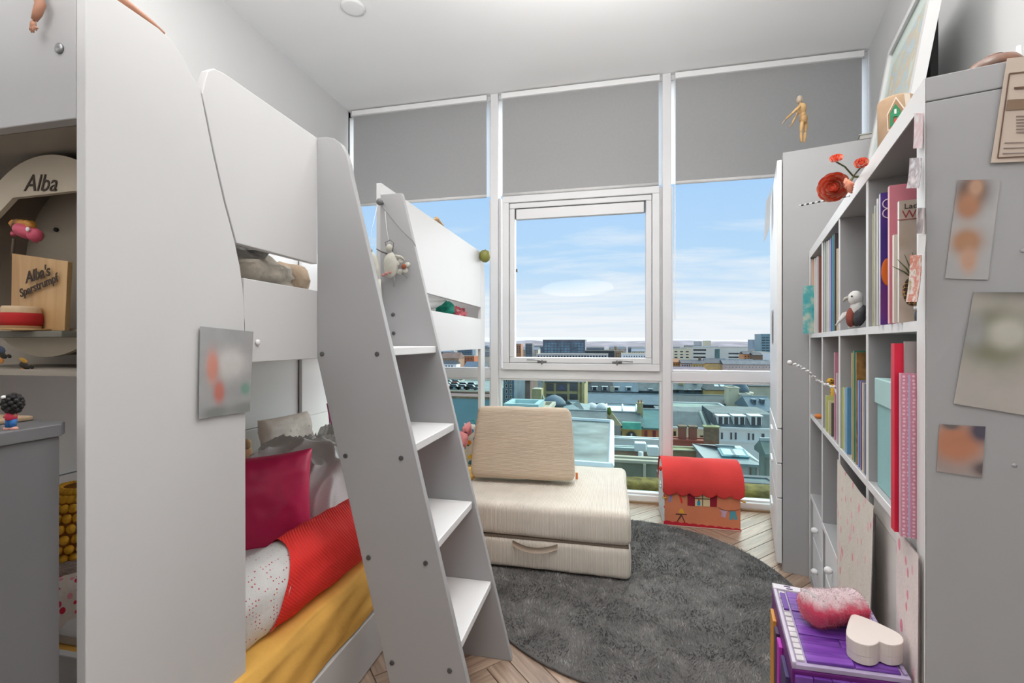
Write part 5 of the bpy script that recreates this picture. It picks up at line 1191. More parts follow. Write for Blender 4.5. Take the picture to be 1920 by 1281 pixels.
# little figure with black curls
q = az(22, 806, DT); sc_ = .6
fg = thing('curly_figurine', 'tiny figurine with black curly hair, red top and blue trousers on the desk', 'figurine', (q.x, q.y, DT))
u_ = lambda px, py: (EYE+ray(px, py)*((q.x*FW.x+q.y*FW.y)))
def at(px, py): return u_(px, py)
sw = mat('figure_shoe', (.60, .30, .25), .6)
for dx_ in (-.0028, .0028):
    G().ball(at(20, 808)+RT*dx_*1.5+Vector((0, 0, .003)), (.006, .004, .003), 10, 6).link('shoe', sw, fg); G().tube([at(20, 805)+RT*dx_+Vector((0, 0, .003)), at(21, 786)+RT*dx_*.8], [.0036, .0042], 8).link('leg', mat('figure_blue', (.03, .15, .42), .6), fg)
G().tube([at(21, 787), at(21, 780), at(20, 770)], [.0058, .006, .0042], 10).link('top', mat('figure_red', (.62, .04, .09), .6), fg)
skin = mat('figure_skin', (.50, .24, .13), .6)
G().tube([at(17, 773), at(10, 781), at(8, 783)], [.0022, .002, .0018], 7).link('arm', skin, fg); G().tube([at(24, 774), at(28, 780), at(22, 784)], [.0022, .002, .0018], 7).link('arm', skin, fg)
G().ball(at(14, 760), (.0062, .006, .0068), 12, 9).link('head', skin, fg)
g = G(); ht_ = at(24, 757)
for k in range(42):
    a = k*2.4; z = 1-2*(k+.5)/42; r2 = sqrt(1-z*z); g.ball(ht_+Vector((r2*cos(a)*.0095, r2*sin(a)*.008, z*.0115)), .0036, 7, 5)
g.ball(ht_, (.009, .008, .011), 10, 7); g.link('curls', mat('hair_black', (.012, .01, .01), .6, .3, 80), fg)
G().ball(at(17, 744)-FW*.006, (.0035, .003, .0025), 8, 6).link('bow', whiteb, fg)

# storage niche: round house-shaped shelf disc with a pig, plank sign, sock money box
YN = .60
cN = Vector((-.961, YN, 1.149)); RN = .176
disc = thing('round_shelf_box', 'round cream wooden shelf box lettered with a name in the bed niche', 'shelf box', (cN.x, YN+.03, .973))
def nq(px, py, Y=YN): q = ay(px, py, Y); return (q.x, q.z)
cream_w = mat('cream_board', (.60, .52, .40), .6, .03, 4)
op = [nq(24, 371), nq(139, 358), (cN.x+.150, 1.255), (cN.x+.150, 1.01), nq(138, 617), nq(-10, 617), (cN.x-.150, 1.02), (cN.x-.152, 1.20)]
# front ring: outer circle and inner opening, built as a strip between the two outlines
def outer(t): return (cN.x+RN*cos(t), cN.z+RN*sin(t))
def inner(t):
    d = Vector((cos(t), sin(t))); best = None; P = [Vector((x-cN.x, z-cN.z)) for x, z in op]
    for a, b in zip(P, P[1:]+P[:1]):
        e_ = b-a; den = d.x*e_.y-d.y*e_.x
        if abs(den) < 1e-9: continue
        s_ = (a.x*e_.y-a.y*e_.x)/den; w_ = (a.x*d.y-a.y*d.x)/den
        if s_ > 0 and -1e-6 <= w_ <= 1+1e-6: best = s_ if best is None else min(best, s_)
    best = min(best or RN*.9, RN*.93); return (cN.x+best*cos(t), cN.z+best*sin(t))
ths = sorted([2*pi*k/72 for k in range(72)]+[atan2(z-cN.z, x-cN.x) % (2*pi) for x, z in op]); n = len(ths); vs = []
for t in ths:
    a, b = outer(t), inner(t); vs += [(a[0], YN, a[1]), (b[0], YN, b[1]), (a[0], YN+.008, a[1]), (b[0], YN+.008, b[1])]
fs = []
for i in range(n):
    j = (i+1) % n; a, b = 4*i, 4*j; fs += [(a, b, b+1, a+1), (a+2, a+3, b+3, b+2), (a, a+2, b+2, b), (a+1, b+1, b+3, a+3)]
G().add(vs, fs).link('front_ring', cream_w, disc)
g = G(); ccl = [(cN.x+RN*.985*cos(2*pi*k/48), cN.z+RN*.985*sin(2*pi*k/48)) for k in range(48)]
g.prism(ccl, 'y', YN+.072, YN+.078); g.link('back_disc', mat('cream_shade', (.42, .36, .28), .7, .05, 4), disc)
vs = []; fs = []
for k in range(48): x, z = ccl[k]; x2 = cN.x+(x-cN.x)*.965; z2 = cN.z+(z-cN.z)*.965; vs += [(x, YN+.008, z), (x, YN+.072, z), (x2, YN+.008, z2), (x2, YN+.072, z2)]
for k in range(48): a, b = 4*k, 4*((k+1) % 48); fs += [(a, a+1, b+1, b), (a+2, b+2, b+3, a+3)]
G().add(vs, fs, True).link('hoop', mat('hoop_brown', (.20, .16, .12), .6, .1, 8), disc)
zsh = ay(100, 622, YN).z
G().box(cN.x-.155, ay(136, 617, YN-.03).x, YN-.045, YN+.07, zsh-.010, zsh).link('shelf', mat('shelf_greybrown', (.17, .16, .13), .6), disc, .001)
ink = mat('ink_brown', (.05, .03, .02), .6)
x_, z_ = nq(77, 345); text('lettering', 'Alba', .042, Matrix.Translation((x_, YN-.001, z_)) @ Matrix.Rotation(radians(4), 4, 'Y') @ Matrix.Rotation(pi/2, 4, 'X'), ink, disc, .0004, .25)
x_, z_ = nq(106, 431, YN+.07); G().lathe([(0, 0), (.004, 0), (.004, .003), (0, .003)], (x_, YN+.0705, z_), 12, Matrix.Rotation(pi/2, 4, 'X')).link('screw_hole', dark, disc)
# hanging pink pig
def an(px, py, Y): q = ay(px, py, Y); return q
pig = thing('toy_pig', 'pink toy pig with an orange and brown wig in the round shelf box', 'toy', an(48, 445, .60)-Vector((0, 0, .02)))
pkm = mat('pig_pink', (.62, .10, .16), .45, .08, 12)
G().ball(an(50, 434, .60), (.024, .016, .013), 18, 12, Matrix.Rotation(.35, 4, 'Y')).link('body', pkm, pig); G().ball(an(66, 441, .595), (.011, .011, .012), 14, 10).link('snout', pkm, pig)
G().tube([an(27, 437, .60), an(24, 441, .60)], [.005, .004], 8).link('leg', pkm, pig); G().tube([an(66, 448, .60), an(66, 455, .60)], [.005, .003], 8).link('leg', pkm, pig)
G().ball(an(52, 430, .583), (.004, .002, .004), 8, 6).link('eye', whiteb, pig)
g = G()
for k in range(16): c_ = an(28+k*2.0, 420+3*sin(k*1.3)+k*.25, .60); g.ball(c_, (.008, .008, .007), 8, 6, None, .3, 9)
g.link('wig', blotch('wig', [(.50, .19, .02), (.55, .24, .03), (.05, .02, .02)], 40), pig)
G().tube([an(26, 448, .615), an(24, 470, .615), an(22, 486, .615)], .0025, 7).link('peg', mat('peg_brown', (.12, .09, .06), .6), pig)
# block sign and red sock money box
sg = thing('wooden_sign', 'square light wood plaque with burnt lettering standing in the round shelf box', 'sign', an(70, 560, .585)-Vector((0, 0, .04)))
pts = [an(20, 606, .59), an(121, 612, .578), an(127, 490, .578), an(22, 475, .59)]
for v in pts[:2]: v.z = zsh+.0008
bb = [v+Vector((-.004, .010, 0)) for v in pts]
hw = wood('plaque_wood', (.50, .29, .12), (.66, .42, .20), .5, 3, (14, 14, 2))
G().add(pts+bb, [(0, 1, 2, 3), (7, 6, 5, 4), (0, 4, 5, 1), (1, 5, 6, 2), (2, 6, 7, 3), (3, 7, 4, 0)]).link('plaque', hw, sg, .001)
xd_ = (pts[1]-pts[0]).normalized(); yd_ = Vector((0, 0, 1)); nr = xd_.cross(yd_).normalized()
def onp(px, py): return ay(px, py, .583)+nr*.0018-Vector((0, .0005, 0))
rotp = lambda a: Matrix.Rotation(radians(a), 4, 'Z')
text('lettering', "Alba's", .027, frame3(ay(70, 515, .5795), xd_, yd_) @ rotp(10), ink, sg, .0004, .2, .0006)
text('lettering', 'Sparstrumpf', .0205, frame3(ay(72, 536, .5795), xd_, yd_) @ rotp(14), ink, sg, .0004, 0, .0004)
mb_ = thing('money_box', 'round wooden money box wrapped in red felt in front of the plaque', 'money box', an(42, 600, .56))
c = an(40, 585, .562); c.z = zsh+.0008
G().lathe([(.030, .000), (.031, .003), (.0, .003)], c+Vector((.012, 0, 0)), 24).link('base', hw, mb_); G().lathe([(.024, .003), (.024, .036), (.022, .040), (0, .040)], c, 24).link('drum', wood('drum_wood', (.55, .38, .22), (.68, .50, .32), .5), mb_)
G().lathe([(.0246, .008), (.0262, .016), (.0258, .024), (.0246, .029)], c, 24).link('red_band', mat('red_felt_band', (.42, .02, .02), .9, .1, 20), mb_)
g = G(); g.pillow(.05, .028, .012, Matrix.Translation(c+Vector((-.044, -.008, .012))), 10, .003); g.link('red_tip', MATS['red_felt_band'], mb_)
# paper bees stuck low on the niche back
for k, (px, py, lab) in enumerate(((46, 684, 'yellow and black paper bee near the bottom of the bed niche'), (4, 664, 'black and blue paper bee at the edge of the bed niche'))):
    Y = .56; be = thing('paper_bee', lab, 'decoration', an(px, py, Y))
    for (ox, oy, sx_, sz_, m) in ((0, 2, .012, .005, mat('bee_black', (.02, .015, .01), .7)), (-2, -8, .010, .004, mat('bee_gold', (.42, .23, .04), .6)) if k == 0 else (-2, -8, .010, .006, mat('bee_blue', (.05, .07, .12), .6)), (-3, 12, .007, .005, mat('bee_orange', (.50, .20, .04), .6)), (13, 4, .005, .003, mat('bee_black', (.02, .015, .01)))):
        G(Matrix.Translation(an(px+ox, py+oy, Y-.003)) @ Matrix.Rotation(.35, 4, 'Y')).ball((0, 0, 0), (sx_, .002, sz_), 12, 7).link('wing' if oy == -8 else 'body', m, be)

# fashion doll lying along the top edge: one arm hangs over the end header
dsk = mat('doll_skin', (.48, .235, .15), .5, .04, 10)
z_t = HT
doll = thing('fashion_doll', 'tan fashion doll lying on the top edge of the bunk bed, one arm hanging', 'doll', (-.86, .56, z_t))
sh = Vector((-.868, .505, 1.585))
def ch_(name, pts, rs, m=dsk, seg_=12): return G().tube(pts, rs, seg_).link(name, m, doll)
hd = an(62, 46, .505)
ch_('arm', [sh, sh.lerp(an(76, 8, .505), .5)+Vector((.003, 0, 0)), an(76, 8, .505), an(70, 25, .505), an(64, 38, .505)], [.0075, .0072, .0064, .0056, .0036])
palm = G(); palm.ball(an(62, 46, .505), (.0052, .0032, .0066), 12, 8); hnd = palm.link('hand', dsk, doll)
for k, (px, py) in enumerate(((56, 57), (59, 61), (63, 61), (68, 57), (71, 53))): G().tube([an(62+(k-2)*1.5, 48, .505), an((62+px)/2+(k-2), 53, .504), an(px, py, .504)], [.0017, .0016, .0010], 7).link('finger', dsk, hnd)
ch_('torso', [Vector((-.89, .53, 1.61)), Vector((-.92, .57, 1.60)), Vector((-.955, .615, 1.585)), Vector((-.985, .65, 1.575))], [.022, .027, .019, .027], mat('doll_dress', (.55, .12, .30), .7, .1, 20))
a1, a2, a3 = ax(205, -12, BX-.008), ax(255, 18, BX-.008), ax(303, 60, BX-.008)
ch_('neck', [Vector((-.885, .525, 1.618)), Vector((-.868, .50, 1.64))], [.008, .007]); G().ball((-.858, .485, 1.662), (.019, .020, .024), 16, 12).link('head', dsk, doll); G().ball((-.866, .482, 1.672), (.023, .024, .024), 16, 10, None, .12, 6).link('hair', mat('doll_hair', (.25, .13, .05), .6, .2, 60), doll)
ch_('arm', [Vector((-.868, .54, 1.605)), Vector((-.80, .56, HT+.022)), Vector((BX-.008, a1.y+.01, HT+.010)), Vector((BX-.008, a2.y-.01, HT+.008)), Vector((BX-.008, a3.y-.02, HT+.006)), Vector((BX-.008, a3.y+.004, HT+.003))], [.009, .0085, .008, .007, .0055, .003])
for s_ in (0, 1): ch_('leg', [Vector((-.985-s_*.03, .65, 1.572)), Vector((-1.04-s_*.03, .76, 1.50)), Vector((-1.08-s_*.03, .85, 1.40)), Vector((-1.10-s_*.03, .90, 1.28)), Vector((-1.10-s_*.03, .93, 1.19))], [.018, .016, .011, .010, .006])

# ---- cream cloth figures hanging from the ladder peg
YH = 1.372
def ah(px, py, Y=YH): return ay(px, py, Y)
tag(G().tube([ah(713, 381), ah(727, 400), ah(741, 418), ah(757, 436), ah(774, 452), ah(779, 462)], .0018, 7).link('twine', mat('cord_grey', (.25, .25, .25), .8)), 'grey twine slung from the ladder peg to the ladder edge', 'twine')
felt = mat('cream_felt', (.50, .49, .43), .95, .12, 30, .001, 150); wire = mat('wire_dark', (.10, .09, .09), .5); pkf = mat('felt_pink', (.55, .24, .22), .9, .1, 30); brn = mat('felt_rust', (.28, .08, .04), .9, .1, 30)
r = thing('felt_fairy', 'cream felt fairy with outspread limbs and a rust flower hanging beside the ladder', 'ornament', ah(735, 545, 1.365))
G().ball(ah(733, 498, 1.36), (.026, .012, .042), 16, 12, None, .08, 6).link('body', felt, r); G().ball(ah(730, 465, 1.36), (.012, .010, .012), 14, 9).link('head', felt, r)
G().tube([ah(724, 462, 1.36), ah(722, 455, 1.36), ah(732, 450, 1.36), ah(738, 456, 1.36), ah(736, 472, 1.36)], .0012, 6).link('halo_wire', wire, r)
G().tube([ah(726, 476, 1.36), ah(715, 472, 1.355), ah(706, 467, 1.355)], [.003, .002, .002], 7).link('arm', wire, r); G().tube([ah(742, 480, 1.36), ah(752, 482, 1.355), ah(759, 488, 1.355)], [.005, .004, .002], 7).link('arm', felt, r)
G().tube([ah(738, 515, 1.36), ah(739, 527, 1.36), ah(739, 538, 1.36)], [.004, .0035, .002], 7).link('leg', MATS['cord_grey'], r); G().tube([ah(750, 512, 1.36), ah(757, 514, 1.36), ah(763, 521, 1.36)], [.004, .003, .002], 7).link('leg', MATS['cord_grey'], r)
for (px, py) in ((745, 495), (752, 490), (764, 497), (760, 508), (750, 510)): G().ball(ah(px, py, 1.358), (.010, .004, .009), 10, 7, None, .15, 9).link('petal', felt, r)
G().ball(ah(757, 500, 1.352), (.0085, .005, .0085), 12, 8).link('flower_centre', brn, r)
for (px, py) in ((724, 513), (732, 511), (719, 516)): G().ball(ah(px, py, 1.352), (.006, .004, .005), 10, 7).link('rosebud', pkf, r)
G().tube([ah(730, 458, 1.36), ah(725, 430, 1.364), ah(722, 396, 1.366)], .0006, 5).link('thread', whiteb, r)
r = thing('felt_animal', 'long cream felt animal with ears dangling between the ladder and the guard board', 'ornament', ah(705, 570, 1.33))
G().ball(ah(699, 500, 1.31), (.020, .012, .05), 16, 12, Matrix.Rotation(-.18, 4, 'Y'), .08, 6).link('body', felt, r); G().ball(ah(693, 478, 1.31), (.011, .010, .014), 12, 9).link('head', mat('felt_tan', (.42, .36, .30), .95, .1, 30), r)
for px in (690, 697): G().tube([ah(px, 474, 1.31), ah(px, 465, 1.31)], [.004, .001], 7).link('ear', MATS['felt_tan'], r)
G().tube([ah(708, 525, 1.31), ah(712, 545, 1.31), ah(713, 562, 1.31)], [.010, .006, .008], 9).link('leg', felt, r); G().tube([ah(703, 525, 1.31), ah(706, 545, 1.31), ah(708, 558, 1.31)], [.009, .005, .006], 9).link('leg', felt, r)
G().tube([ah(693, 468, 1.31), ah(697, 430, 1.33), ah(708, 384, 1.36)], .0006, 5).link('thread', whiteb, r)

# ================================================================ THE TOWN OUTSIDE, thirty metres below the eye
GZ = -30.0
def X(px, Y): return ay(px, 640, Y).x
def Z(px, py, Y): return ay(px, py, Y).z
slate = mat('slate_roof', (.095, .125, .135), .65, .35, .5); slate2 = mat('slate_dark', (.055, .068, .075), .7, .25, .6); slate3 = mat('slate_blue', (.13, .19, .24), .6, .15, .5)
stone = mat('pale_stone', (.62, .56, .44), .85, .12, .6); cream_f = mat('cream_facade', (.80, .70, .50), .85, .08, .5); white_f = mat('white_render', (.93, .93, .91), .85, .04, .4)
ochre_f = mat('ochre_facade', (.72, .48, .18), .85, .12, .5); orange_f = mat('orange_facade', (.70, .32, .14), .85, .1, .5); pink_f = mat('pink_facade', (.70, .52, .44), .85, .12, .3)
brickm = bpy.data.materials.new('red_brick'); brickm.use_nodes = True; n = brickm.node_tree.nodes; l = brickm.node_tree.links
t = n.new('ShaderNodeTexCoord'); mpn = n.new('ShaderNodeMapping'); mpn.inputs['Rotation'].default_value = (pi/2, 0, 0); l.new(t.outputs['Object'], mpn.inputs[0]); bt = n.new('ShaderNodeTexBrick'); bt.inputs['Scale'].default_value = 4; bt.inputs['Color1'].default_value = (.42, .10, .06, 1); bt.inputs['Color2'].default_value = (.30, .08, .05, 1); bt.inputs['Mortar'].default_value = (.35, .25, .2, 1); l.new(mpn.outputs[0], bt.inputs['Vector']); l.new(bt.outputs[0], n['Principled BSDF'].inputs['Base Color']); n['Principled BSDF'].inputs['Roughness'].default_value = .9
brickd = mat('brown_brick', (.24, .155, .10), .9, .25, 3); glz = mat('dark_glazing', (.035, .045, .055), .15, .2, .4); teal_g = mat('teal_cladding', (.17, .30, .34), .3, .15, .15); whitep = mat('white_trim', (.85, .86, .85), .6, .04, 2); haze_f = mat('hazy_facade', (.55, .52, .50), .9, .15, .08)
coppergreen = mat('copper_green', (.05, .30, .22), .6, .2, 1); yellowst = mat('yellow_stone', (.56, .46, .24), .85, .15, 1); greyflat = mat('grey_flat_roof', (.20, .21, .21), .85, .2, .3)

g = G(); g.box(-2600, 2600, 14, 3600, GZ-1, GZ)
o = g.link('ground', mat('town_ground', (.23, .22, .20), .95, .35, .05)); o['kind'] = 'structure'

def hill(name, label, Y, pts, m, depth=400):
    g = G(); vs = []
    n = len(pts)
    for px, py in pts: vs.append((X(px, Y), Y, Z(px, py, Y)))
    fr_ = [(x, y, GZ) for x, y, z in vs]; bk_ = [(x*1.1, y+depth, GZ) for x, y, z in vs]
    al = fr_+vs+bk_
    # a gentle front slope in two steps and a back slope
    mid_ = [(x*.96, y-depth*.5, GZ) for x, y, z in vs]
    al = mid_+vs+bk_; fs = [(i, i+1, n+i+1, n+i) for i in range(n-1)]+[(n+i, n+i+1, 2*n+i+1, 2*n+i) for i in range(n-1)]+[(0, n, 2*n), (n-1, 3*n-1, 2*n-1)]
    g.add(al, fs, True); return tag(g.link(name, m), label, 'hill')
rnd = random.Random(5)
def ridge(base, pxs, amp, s): return [(px, base(px)+amp*noise.noise(Vector((px/s, base(0)/7, 0)))) for px in pxs]
pxs = list(range(-200, 2000, 12))
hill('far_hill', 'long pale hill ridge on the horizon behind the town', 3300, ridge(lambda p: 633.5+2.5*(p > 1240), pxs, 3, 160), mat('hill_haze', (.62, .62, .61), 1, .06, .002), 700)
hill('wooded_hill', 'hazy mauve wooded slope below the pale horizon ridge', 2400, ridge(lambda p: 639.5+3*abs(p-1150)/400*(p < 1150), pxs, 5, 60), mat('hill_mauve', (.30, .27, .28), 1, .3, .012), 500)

BOXES = []
class Bd:
    """a building: walls between two pixel columns at distance Y, a roof, rows of windows"""
    def __init__(s, label, px0, px1, py, Y, wall, depth=10, name='building', group=None, zb=GZ, cat='building'):
        s.Y = Y; s.x0, s.x1 = X(px0, Y), X(px1, Y); s.px0, s.px1 = px0, px1; s.zt = Z((px0+px1)/2, py, Y); s.d = depth; s.zb = zb
        s.r = thing(name, label, cat, ((s.x0+s.x1)/2, Y+depth/2, zb), group)
        G().box(s.x0, s.x1, Y, Y+depth, zb, s.zt).link('walls', wall, s.r); BOXES.append((s.x0-1, s.x1+1, Y-1, Y+depth+1))
        s.pc = (px0+px1)/2
    def flat(s, m=greyflat, par=.5, pm=None):
        e_ = .15
        G().box(s.x0+.3, s.x1-.3, s.Y+.3, s.Y+s.d-.3, s.zt, s.zt+.06).link('roof', m, s.r)
        g = G(); g.box(s.x0-e_, s.x1+e_, s.Y-e_, s.Y+.3, s.zt, s.zt+par); g.box(s.x0-e_, s.x1+e_, s.Y+s.d-.3, s.Y+s.d+e_, s.zt, s.zt+par); g.box(s.x0-e_, s.x0+.3, s.Y+.3, s.Y+s.d-.3, s.zt, s.zt+par); g.box(s.x1-.3, s.x1+e_, s.Y+.3, s.Y+s.d-.3, s.zt, s.zt+par)
        g.link('parapet', pm or stone, s.r); return s
    def gable(s, py, m=slate, over=.4, hip=0):
        """ridge along x; py is the ridge's row in the picture"""
        yr = s.Y+s.d*.5; zr = Z(s.pc, py, yr); o = over; h_ = hip
        a, b = s.x0-o*.5, s.x1+o*.5; z0 = s.zt
        vs = [(a, s.Y-o, z0), (b, s.Y-o, z0), (b, s.Y+s.d+o, z0), (a, s.Y+s.d+o, z0), (a+h_, yr, zr), (b-h_, yr, zr)]
        vs2 = [(x, y, z-.25) for x, y, z in vs[:4]]
        G().add(vs+vs2, [(0, 1, 5, 4), (2, 3, 4, 5), (1, 2, 5), (3, 0, 4), (6, 9, 8, 7), (0, 6, 7, 1), (1, 7, 8, 2), (2, 8, 9, 3), (3, 9, 6, 0)]).link('roof', m, s.r)
        G().box(a+h_, b-h_, yr-.12, yr+.12, zr-.05, zr+.15).link('ridge_cap', mat('ridge_lead', (.42, .46, .47), .6, .1, 1), s.r); s.zr = zr; return s
    def mansard(s, py, m=slate, inset=3.0):
        zr = Z(s.pc, py, s.Y+inset); a, b = s.x0-.2, s.x1+.2
        vs = [(a, s.Y-.3, s.zt), (b, s.Y-.3, s.zt), (b, s.Y+s.d, s.zt), (a, s.Y+s.d, s.zt), (a, s.Y+inset, zr), (b, s.Y+inset, zr), (b, s.Y+s.d, zr), (a, s.Y+s.d, zr)]
        G().add(vs, [(0, 1, 5, 4), (1, 2, 6, 5), (2, 3, 7, 6), (3, 0, 4, 7), (4, 5, 6, 7), (0, 3, 2, 1)]).link('roof', m, s.r); s.zr = zr; s.inset = inset; return s
    def wins(s, L, frame=whitep, pane=glz, fr_=.12, name='window'):
        for px0, py0, px1, py1 in L:
            xa, xb = X(px0, s.Y), X(px1, s.Y); za, zb = Z((px0+px1)/2, py1, s.Y), Z((px0+px1)/2, py0, s.Y)
            w = G().box(xa, xb, s.Y-.12, s.Y-.01, za, zb).link(name, frame, s.r)
            f = min(fr_, (xb-xa)*.2); xm = (xa+xb)/2; zm = (za+zb)/2
            G().box(xa+f, xb-f, s.Y-.15, s.Y-.121, za+f, zb-f).link('pane', pane, w)
        return s
    def grid(s, cols, rows, px0, px1, py0, py1, fx=.5, fy=.55, frame=whitep, pane=glz, joined=False):
        L = []
        for i in range(cols):
            for j in range(rows):
                cx = px0+(px1-px0)*(i+.5)/cols; cy = py0+(py1-py0)*(j+.5)/rows; w = (px1-px0)/cols*fx/2; h = (py1-py0)/rows*fy/2; L.append((cx-w, cy-h, cx+w, cy+h))
        if not joined: return s.wins(L, frame, pane)
        g = G()
        for a, b, c, d in L: g.box(X(a, s.Y), X(c, s.Y), s.Y-.15, s.Y-.01, Z((a+c)/2, d, s.Y), Z((a+c)/2, b, s.Y))
        o = g.link('window_rows', pane, s.r); o['kind'] = 'stuff'; return s
    def chim(s, px, py0, w=1.2, dy=None, m=stone, pots=2, zb=None):
        y = s.Y+(s.d*.5 if dy is None else dy); x = X(px, y); zt = Z(px, py0, y); zb = zb if zb is not None else s.zt
        c = G().box(x-w/2, x+w/2, y-.4, y+.4, zb, zt).link('chimney', m, s.r); G().box(x-w/2-.08, x+w/2+.08, y-.48, y+.48, zt, zt+.15).link('chimney_cap', m, c)
        for k in range(pots): G().lathe([(.14, 0), (.11, .5), (0, .5)], (x-w/2+w*(k+.5)/pots, y, zt+.15), 8).link('chimney_pot', mat('pot_clay', (.5, .25, .12), .8, .2, 3), c)
        return s
    def dormer(s, px0, px1, py0, py1, dy=1.0, wn_=2, m=whitep, roofm=slate):
        y = s.Y+dy; xa, xb = X(px0, y), X(px1, y); za, zb = Z((px0+px1)/2, py1, y), Z((px0+px1)/2, py0, y)
        dm = G().box(xa, xb, y, y+1.8, za, zb).link('dormer', m, s.r); G().box(xa-.15, xb+.15, y-.15, y+1.9, zb, zb+.12).link('dormer_roof', m, dm)
        w = (xb-xa)/wn_
        for k in range(wn_): G().box(xa+w*k+w*.16, xa+w*(k+1)-w*.16, y-.04, y-.005, za+.12, zb-.1).link('dormer_pane', glz, dm)
        return s
    def skylight(s, px, py, w=1.1, dyf=.3, m=whitep):
        """flat light on the front slope"""
        t_ = dyf; y = s.Y+s.d*.5*t_; z = s.zt+(s.zr-s.zt)*t_; x = X(px, y); sl = (s.zr-s.zt)/(s.d*.5); nrm = Vector((0, -sl, 1)).normalized()
        c = Vector((x, y, z+.05)); M_ = frame3(c, Vector((1, 0, 0)), Vector((0, 1, sl)))
        f = G(M_).box(-w/2, w/2, -w*.6, w*.6, 0, .16).link('skylight', m, s.r); G(M_).box(-w*.36, w*.36, -w*.45, w*.45, .161, .19).link('skylight_pane', mat('sky_pane', (.45, .55, .6), .1, .1, 1), f); return s

# --- far town in the haze
Bd('dark glass office slab seen through the opening window', 1018, 1097, 638.5, 620, mat('dark_curtain_wall', (.13, .15, .19), .35, .35, .15), 40).flat(greyflat, 1.0, mat('parapet_rust', (.30, .22, .2), .8, .2, .2)).grid(12, 4, 1020, 1095, 642, 662, .7, .6, pane=mat('blue_panes', (.14, .25, .30), .2, .5, .08), joined=True)
Bd('slim grey tower left of the dark glass office slab', 985, 998, 644.5, 640, mat('grey_tower', (.20, .22, .23), .6, .2, .2), 15).flat().grid(4, 6, 986, 997, 647, 664, .5, .5, joined=True)
Bd('brick red block at the left edge of the opening window', 960, 977, 645.5, 660, mat('far_orange', (.52, .26, .14), .9, .15, .1), 15).flat().grid(4, 4, 961, 976, 648, 662, .4, .5, joined=True)
Bd('low dark wing behind the brown church tower', 1097, 1152, 657.5, 560, slate2, 20).flat(slate2).grid(12, 1, 1099, 1150, 659, 664, .5, .6, joined=True)
b = Bd('brown brick tower block with a chimney in the far town', 1152, 1169, 658.5, 520, mat('church_brown', (.32, .22, .13), .9, .2, .2), 12).flat(slate2, .6); b.chim(1154, 650, 2.6, 3, mat('church_brown', (.3, .2, .1)), 1); b.grid(4, 2, 1154, 1168, 661, 671, .4, .5, joined=True)
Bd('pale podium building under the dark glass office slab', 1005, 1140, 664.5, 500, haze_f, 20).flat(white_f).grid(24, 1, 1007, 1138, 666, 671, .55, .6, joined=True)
Bd('long cream low roofed hall right of the brown tower', 1166, 1236, 664, 430, white_f, 25).flat(cream_f).grid(14, 1, 1168, 1234, 666, 671, .4, .5, joined=True)
b = Bd('cream office block with dark window bands in the right window', 1282, 1402, 652, 560, mat('office_cream', (.74, .71, .62), .85, .06, .1), 30).flat()
for (a, c) in ((1300, 1323), (1366, 1385)):
    for y in (663.2, 670): b.wins([(a, y-1.3, c, y+1.3)], slate2, glz, .2)
b.wins([(1340, 654.5, 1349.5, 672)], teal_g, mat('office_green_glass', (.10, .20, .19), .2, .2, .2), .2); b.wins([(1300, 655, 1324, 658)], slate2, glz, .2)
b = Bd('cream block with flat roof at the left edge of the right window', 1256, 1296, 655, 500, cream_f, 25).flat(); b.grid(3, 3, 1262, 1294, 657, 673, .5, .35, slate2, glz)
Bd('teal glass tower by the wardrobe edge', 1427, 1452, 628.5, 600, teal_g, 25).flat(teal_g, 1.5, teal_g).grid(3, 6, 1428, 1450, 631, 660, .8, .35, joined=True)
Bd('blue grey tower left of the teal glass tower', 1411, 1427, 637.5, 760, mat('tower_bluegrey', (.34, .40, .45), .6, .1, .1), 25).flat().grid(5, 6, 1412, 1426, 640, 656, .6, .4, pane=mat('haze_pane', (.26, .32, .38), .3, .1, .1), joined=True)
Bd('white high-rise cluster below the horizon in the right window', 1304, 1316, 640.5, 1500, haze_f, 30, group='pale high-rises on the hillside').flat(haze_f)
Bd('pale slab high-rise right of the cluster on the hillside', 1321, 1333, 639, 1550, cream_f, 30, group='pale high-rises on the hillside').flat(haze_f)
Bd('low white hall under the teal glass tower', 1426, 1446, 661.5, 480, white_f, 25).flat(white_f)
Bd('salmon house front left of the white hall', 1394, 1412, 664, 470, orange_f, 15).gable(659, slate2).grid(3, 2, 1395, 1411, 666, 676, .4, .5, joined=True)
Bd('dark red house beside the salmon front', 1412, 1430, 666, 460, brickd, 15).gable(661, slate2)
# ochre and pink terrace
b = Bd('ochre corner tenement with a grey hipped roof', 1322, 1356, 681, 330, ochre_f, 16).gable(672.5, slate2, hip=4); b.grid(6, 2, 1325, 1354, 683, 697, .35, .42, joined=False)
b = Bd('long pink stone terrace with a grey roof', 1356, 1448, 683.5, 325, pink_f, 14).gable(675, slate); b.grid(14, 2, 1358, 1446, 685, 700, .32, .42)
b = Bd('burnt orange gabled houses at the mullion', 1257, 1276, 679, 320, mat('burnt_orange', (.55, .25, .08), .85, .15, .5), 14).gable(672.5, mat('rust_roof', (.36, .17, .07), .8, .2, .5)); b.grid(4, 2, 1258, 1275, 681, 690, .4, .45, joined=True)
b = Bd('pale pink house with a grey dormer among the orange ones', 1277, 1296, 681, 315, pink_f, 14).gable(675, slate2); b.grid(4, 1, 1278, 1295, 682, 689, .4, .45, joined=True)
b = Bd('ochre gabled house next to the corner tenement', 1297, 1321, 682, 318, ochre_f, 14).gable(675, slate2); b.grid(4, 2, 1299, 1320, 684, 693, .35, .42, joined=True); b.chim(1312, 672, 1.6, None, brickd)
Bd('low dark roofed sheds under the orange houses', 1250, 1325, 694, 290, slate2, 16).gable(688, mat('plum_roof', (.20, .16, .18), .8, .2, .3))
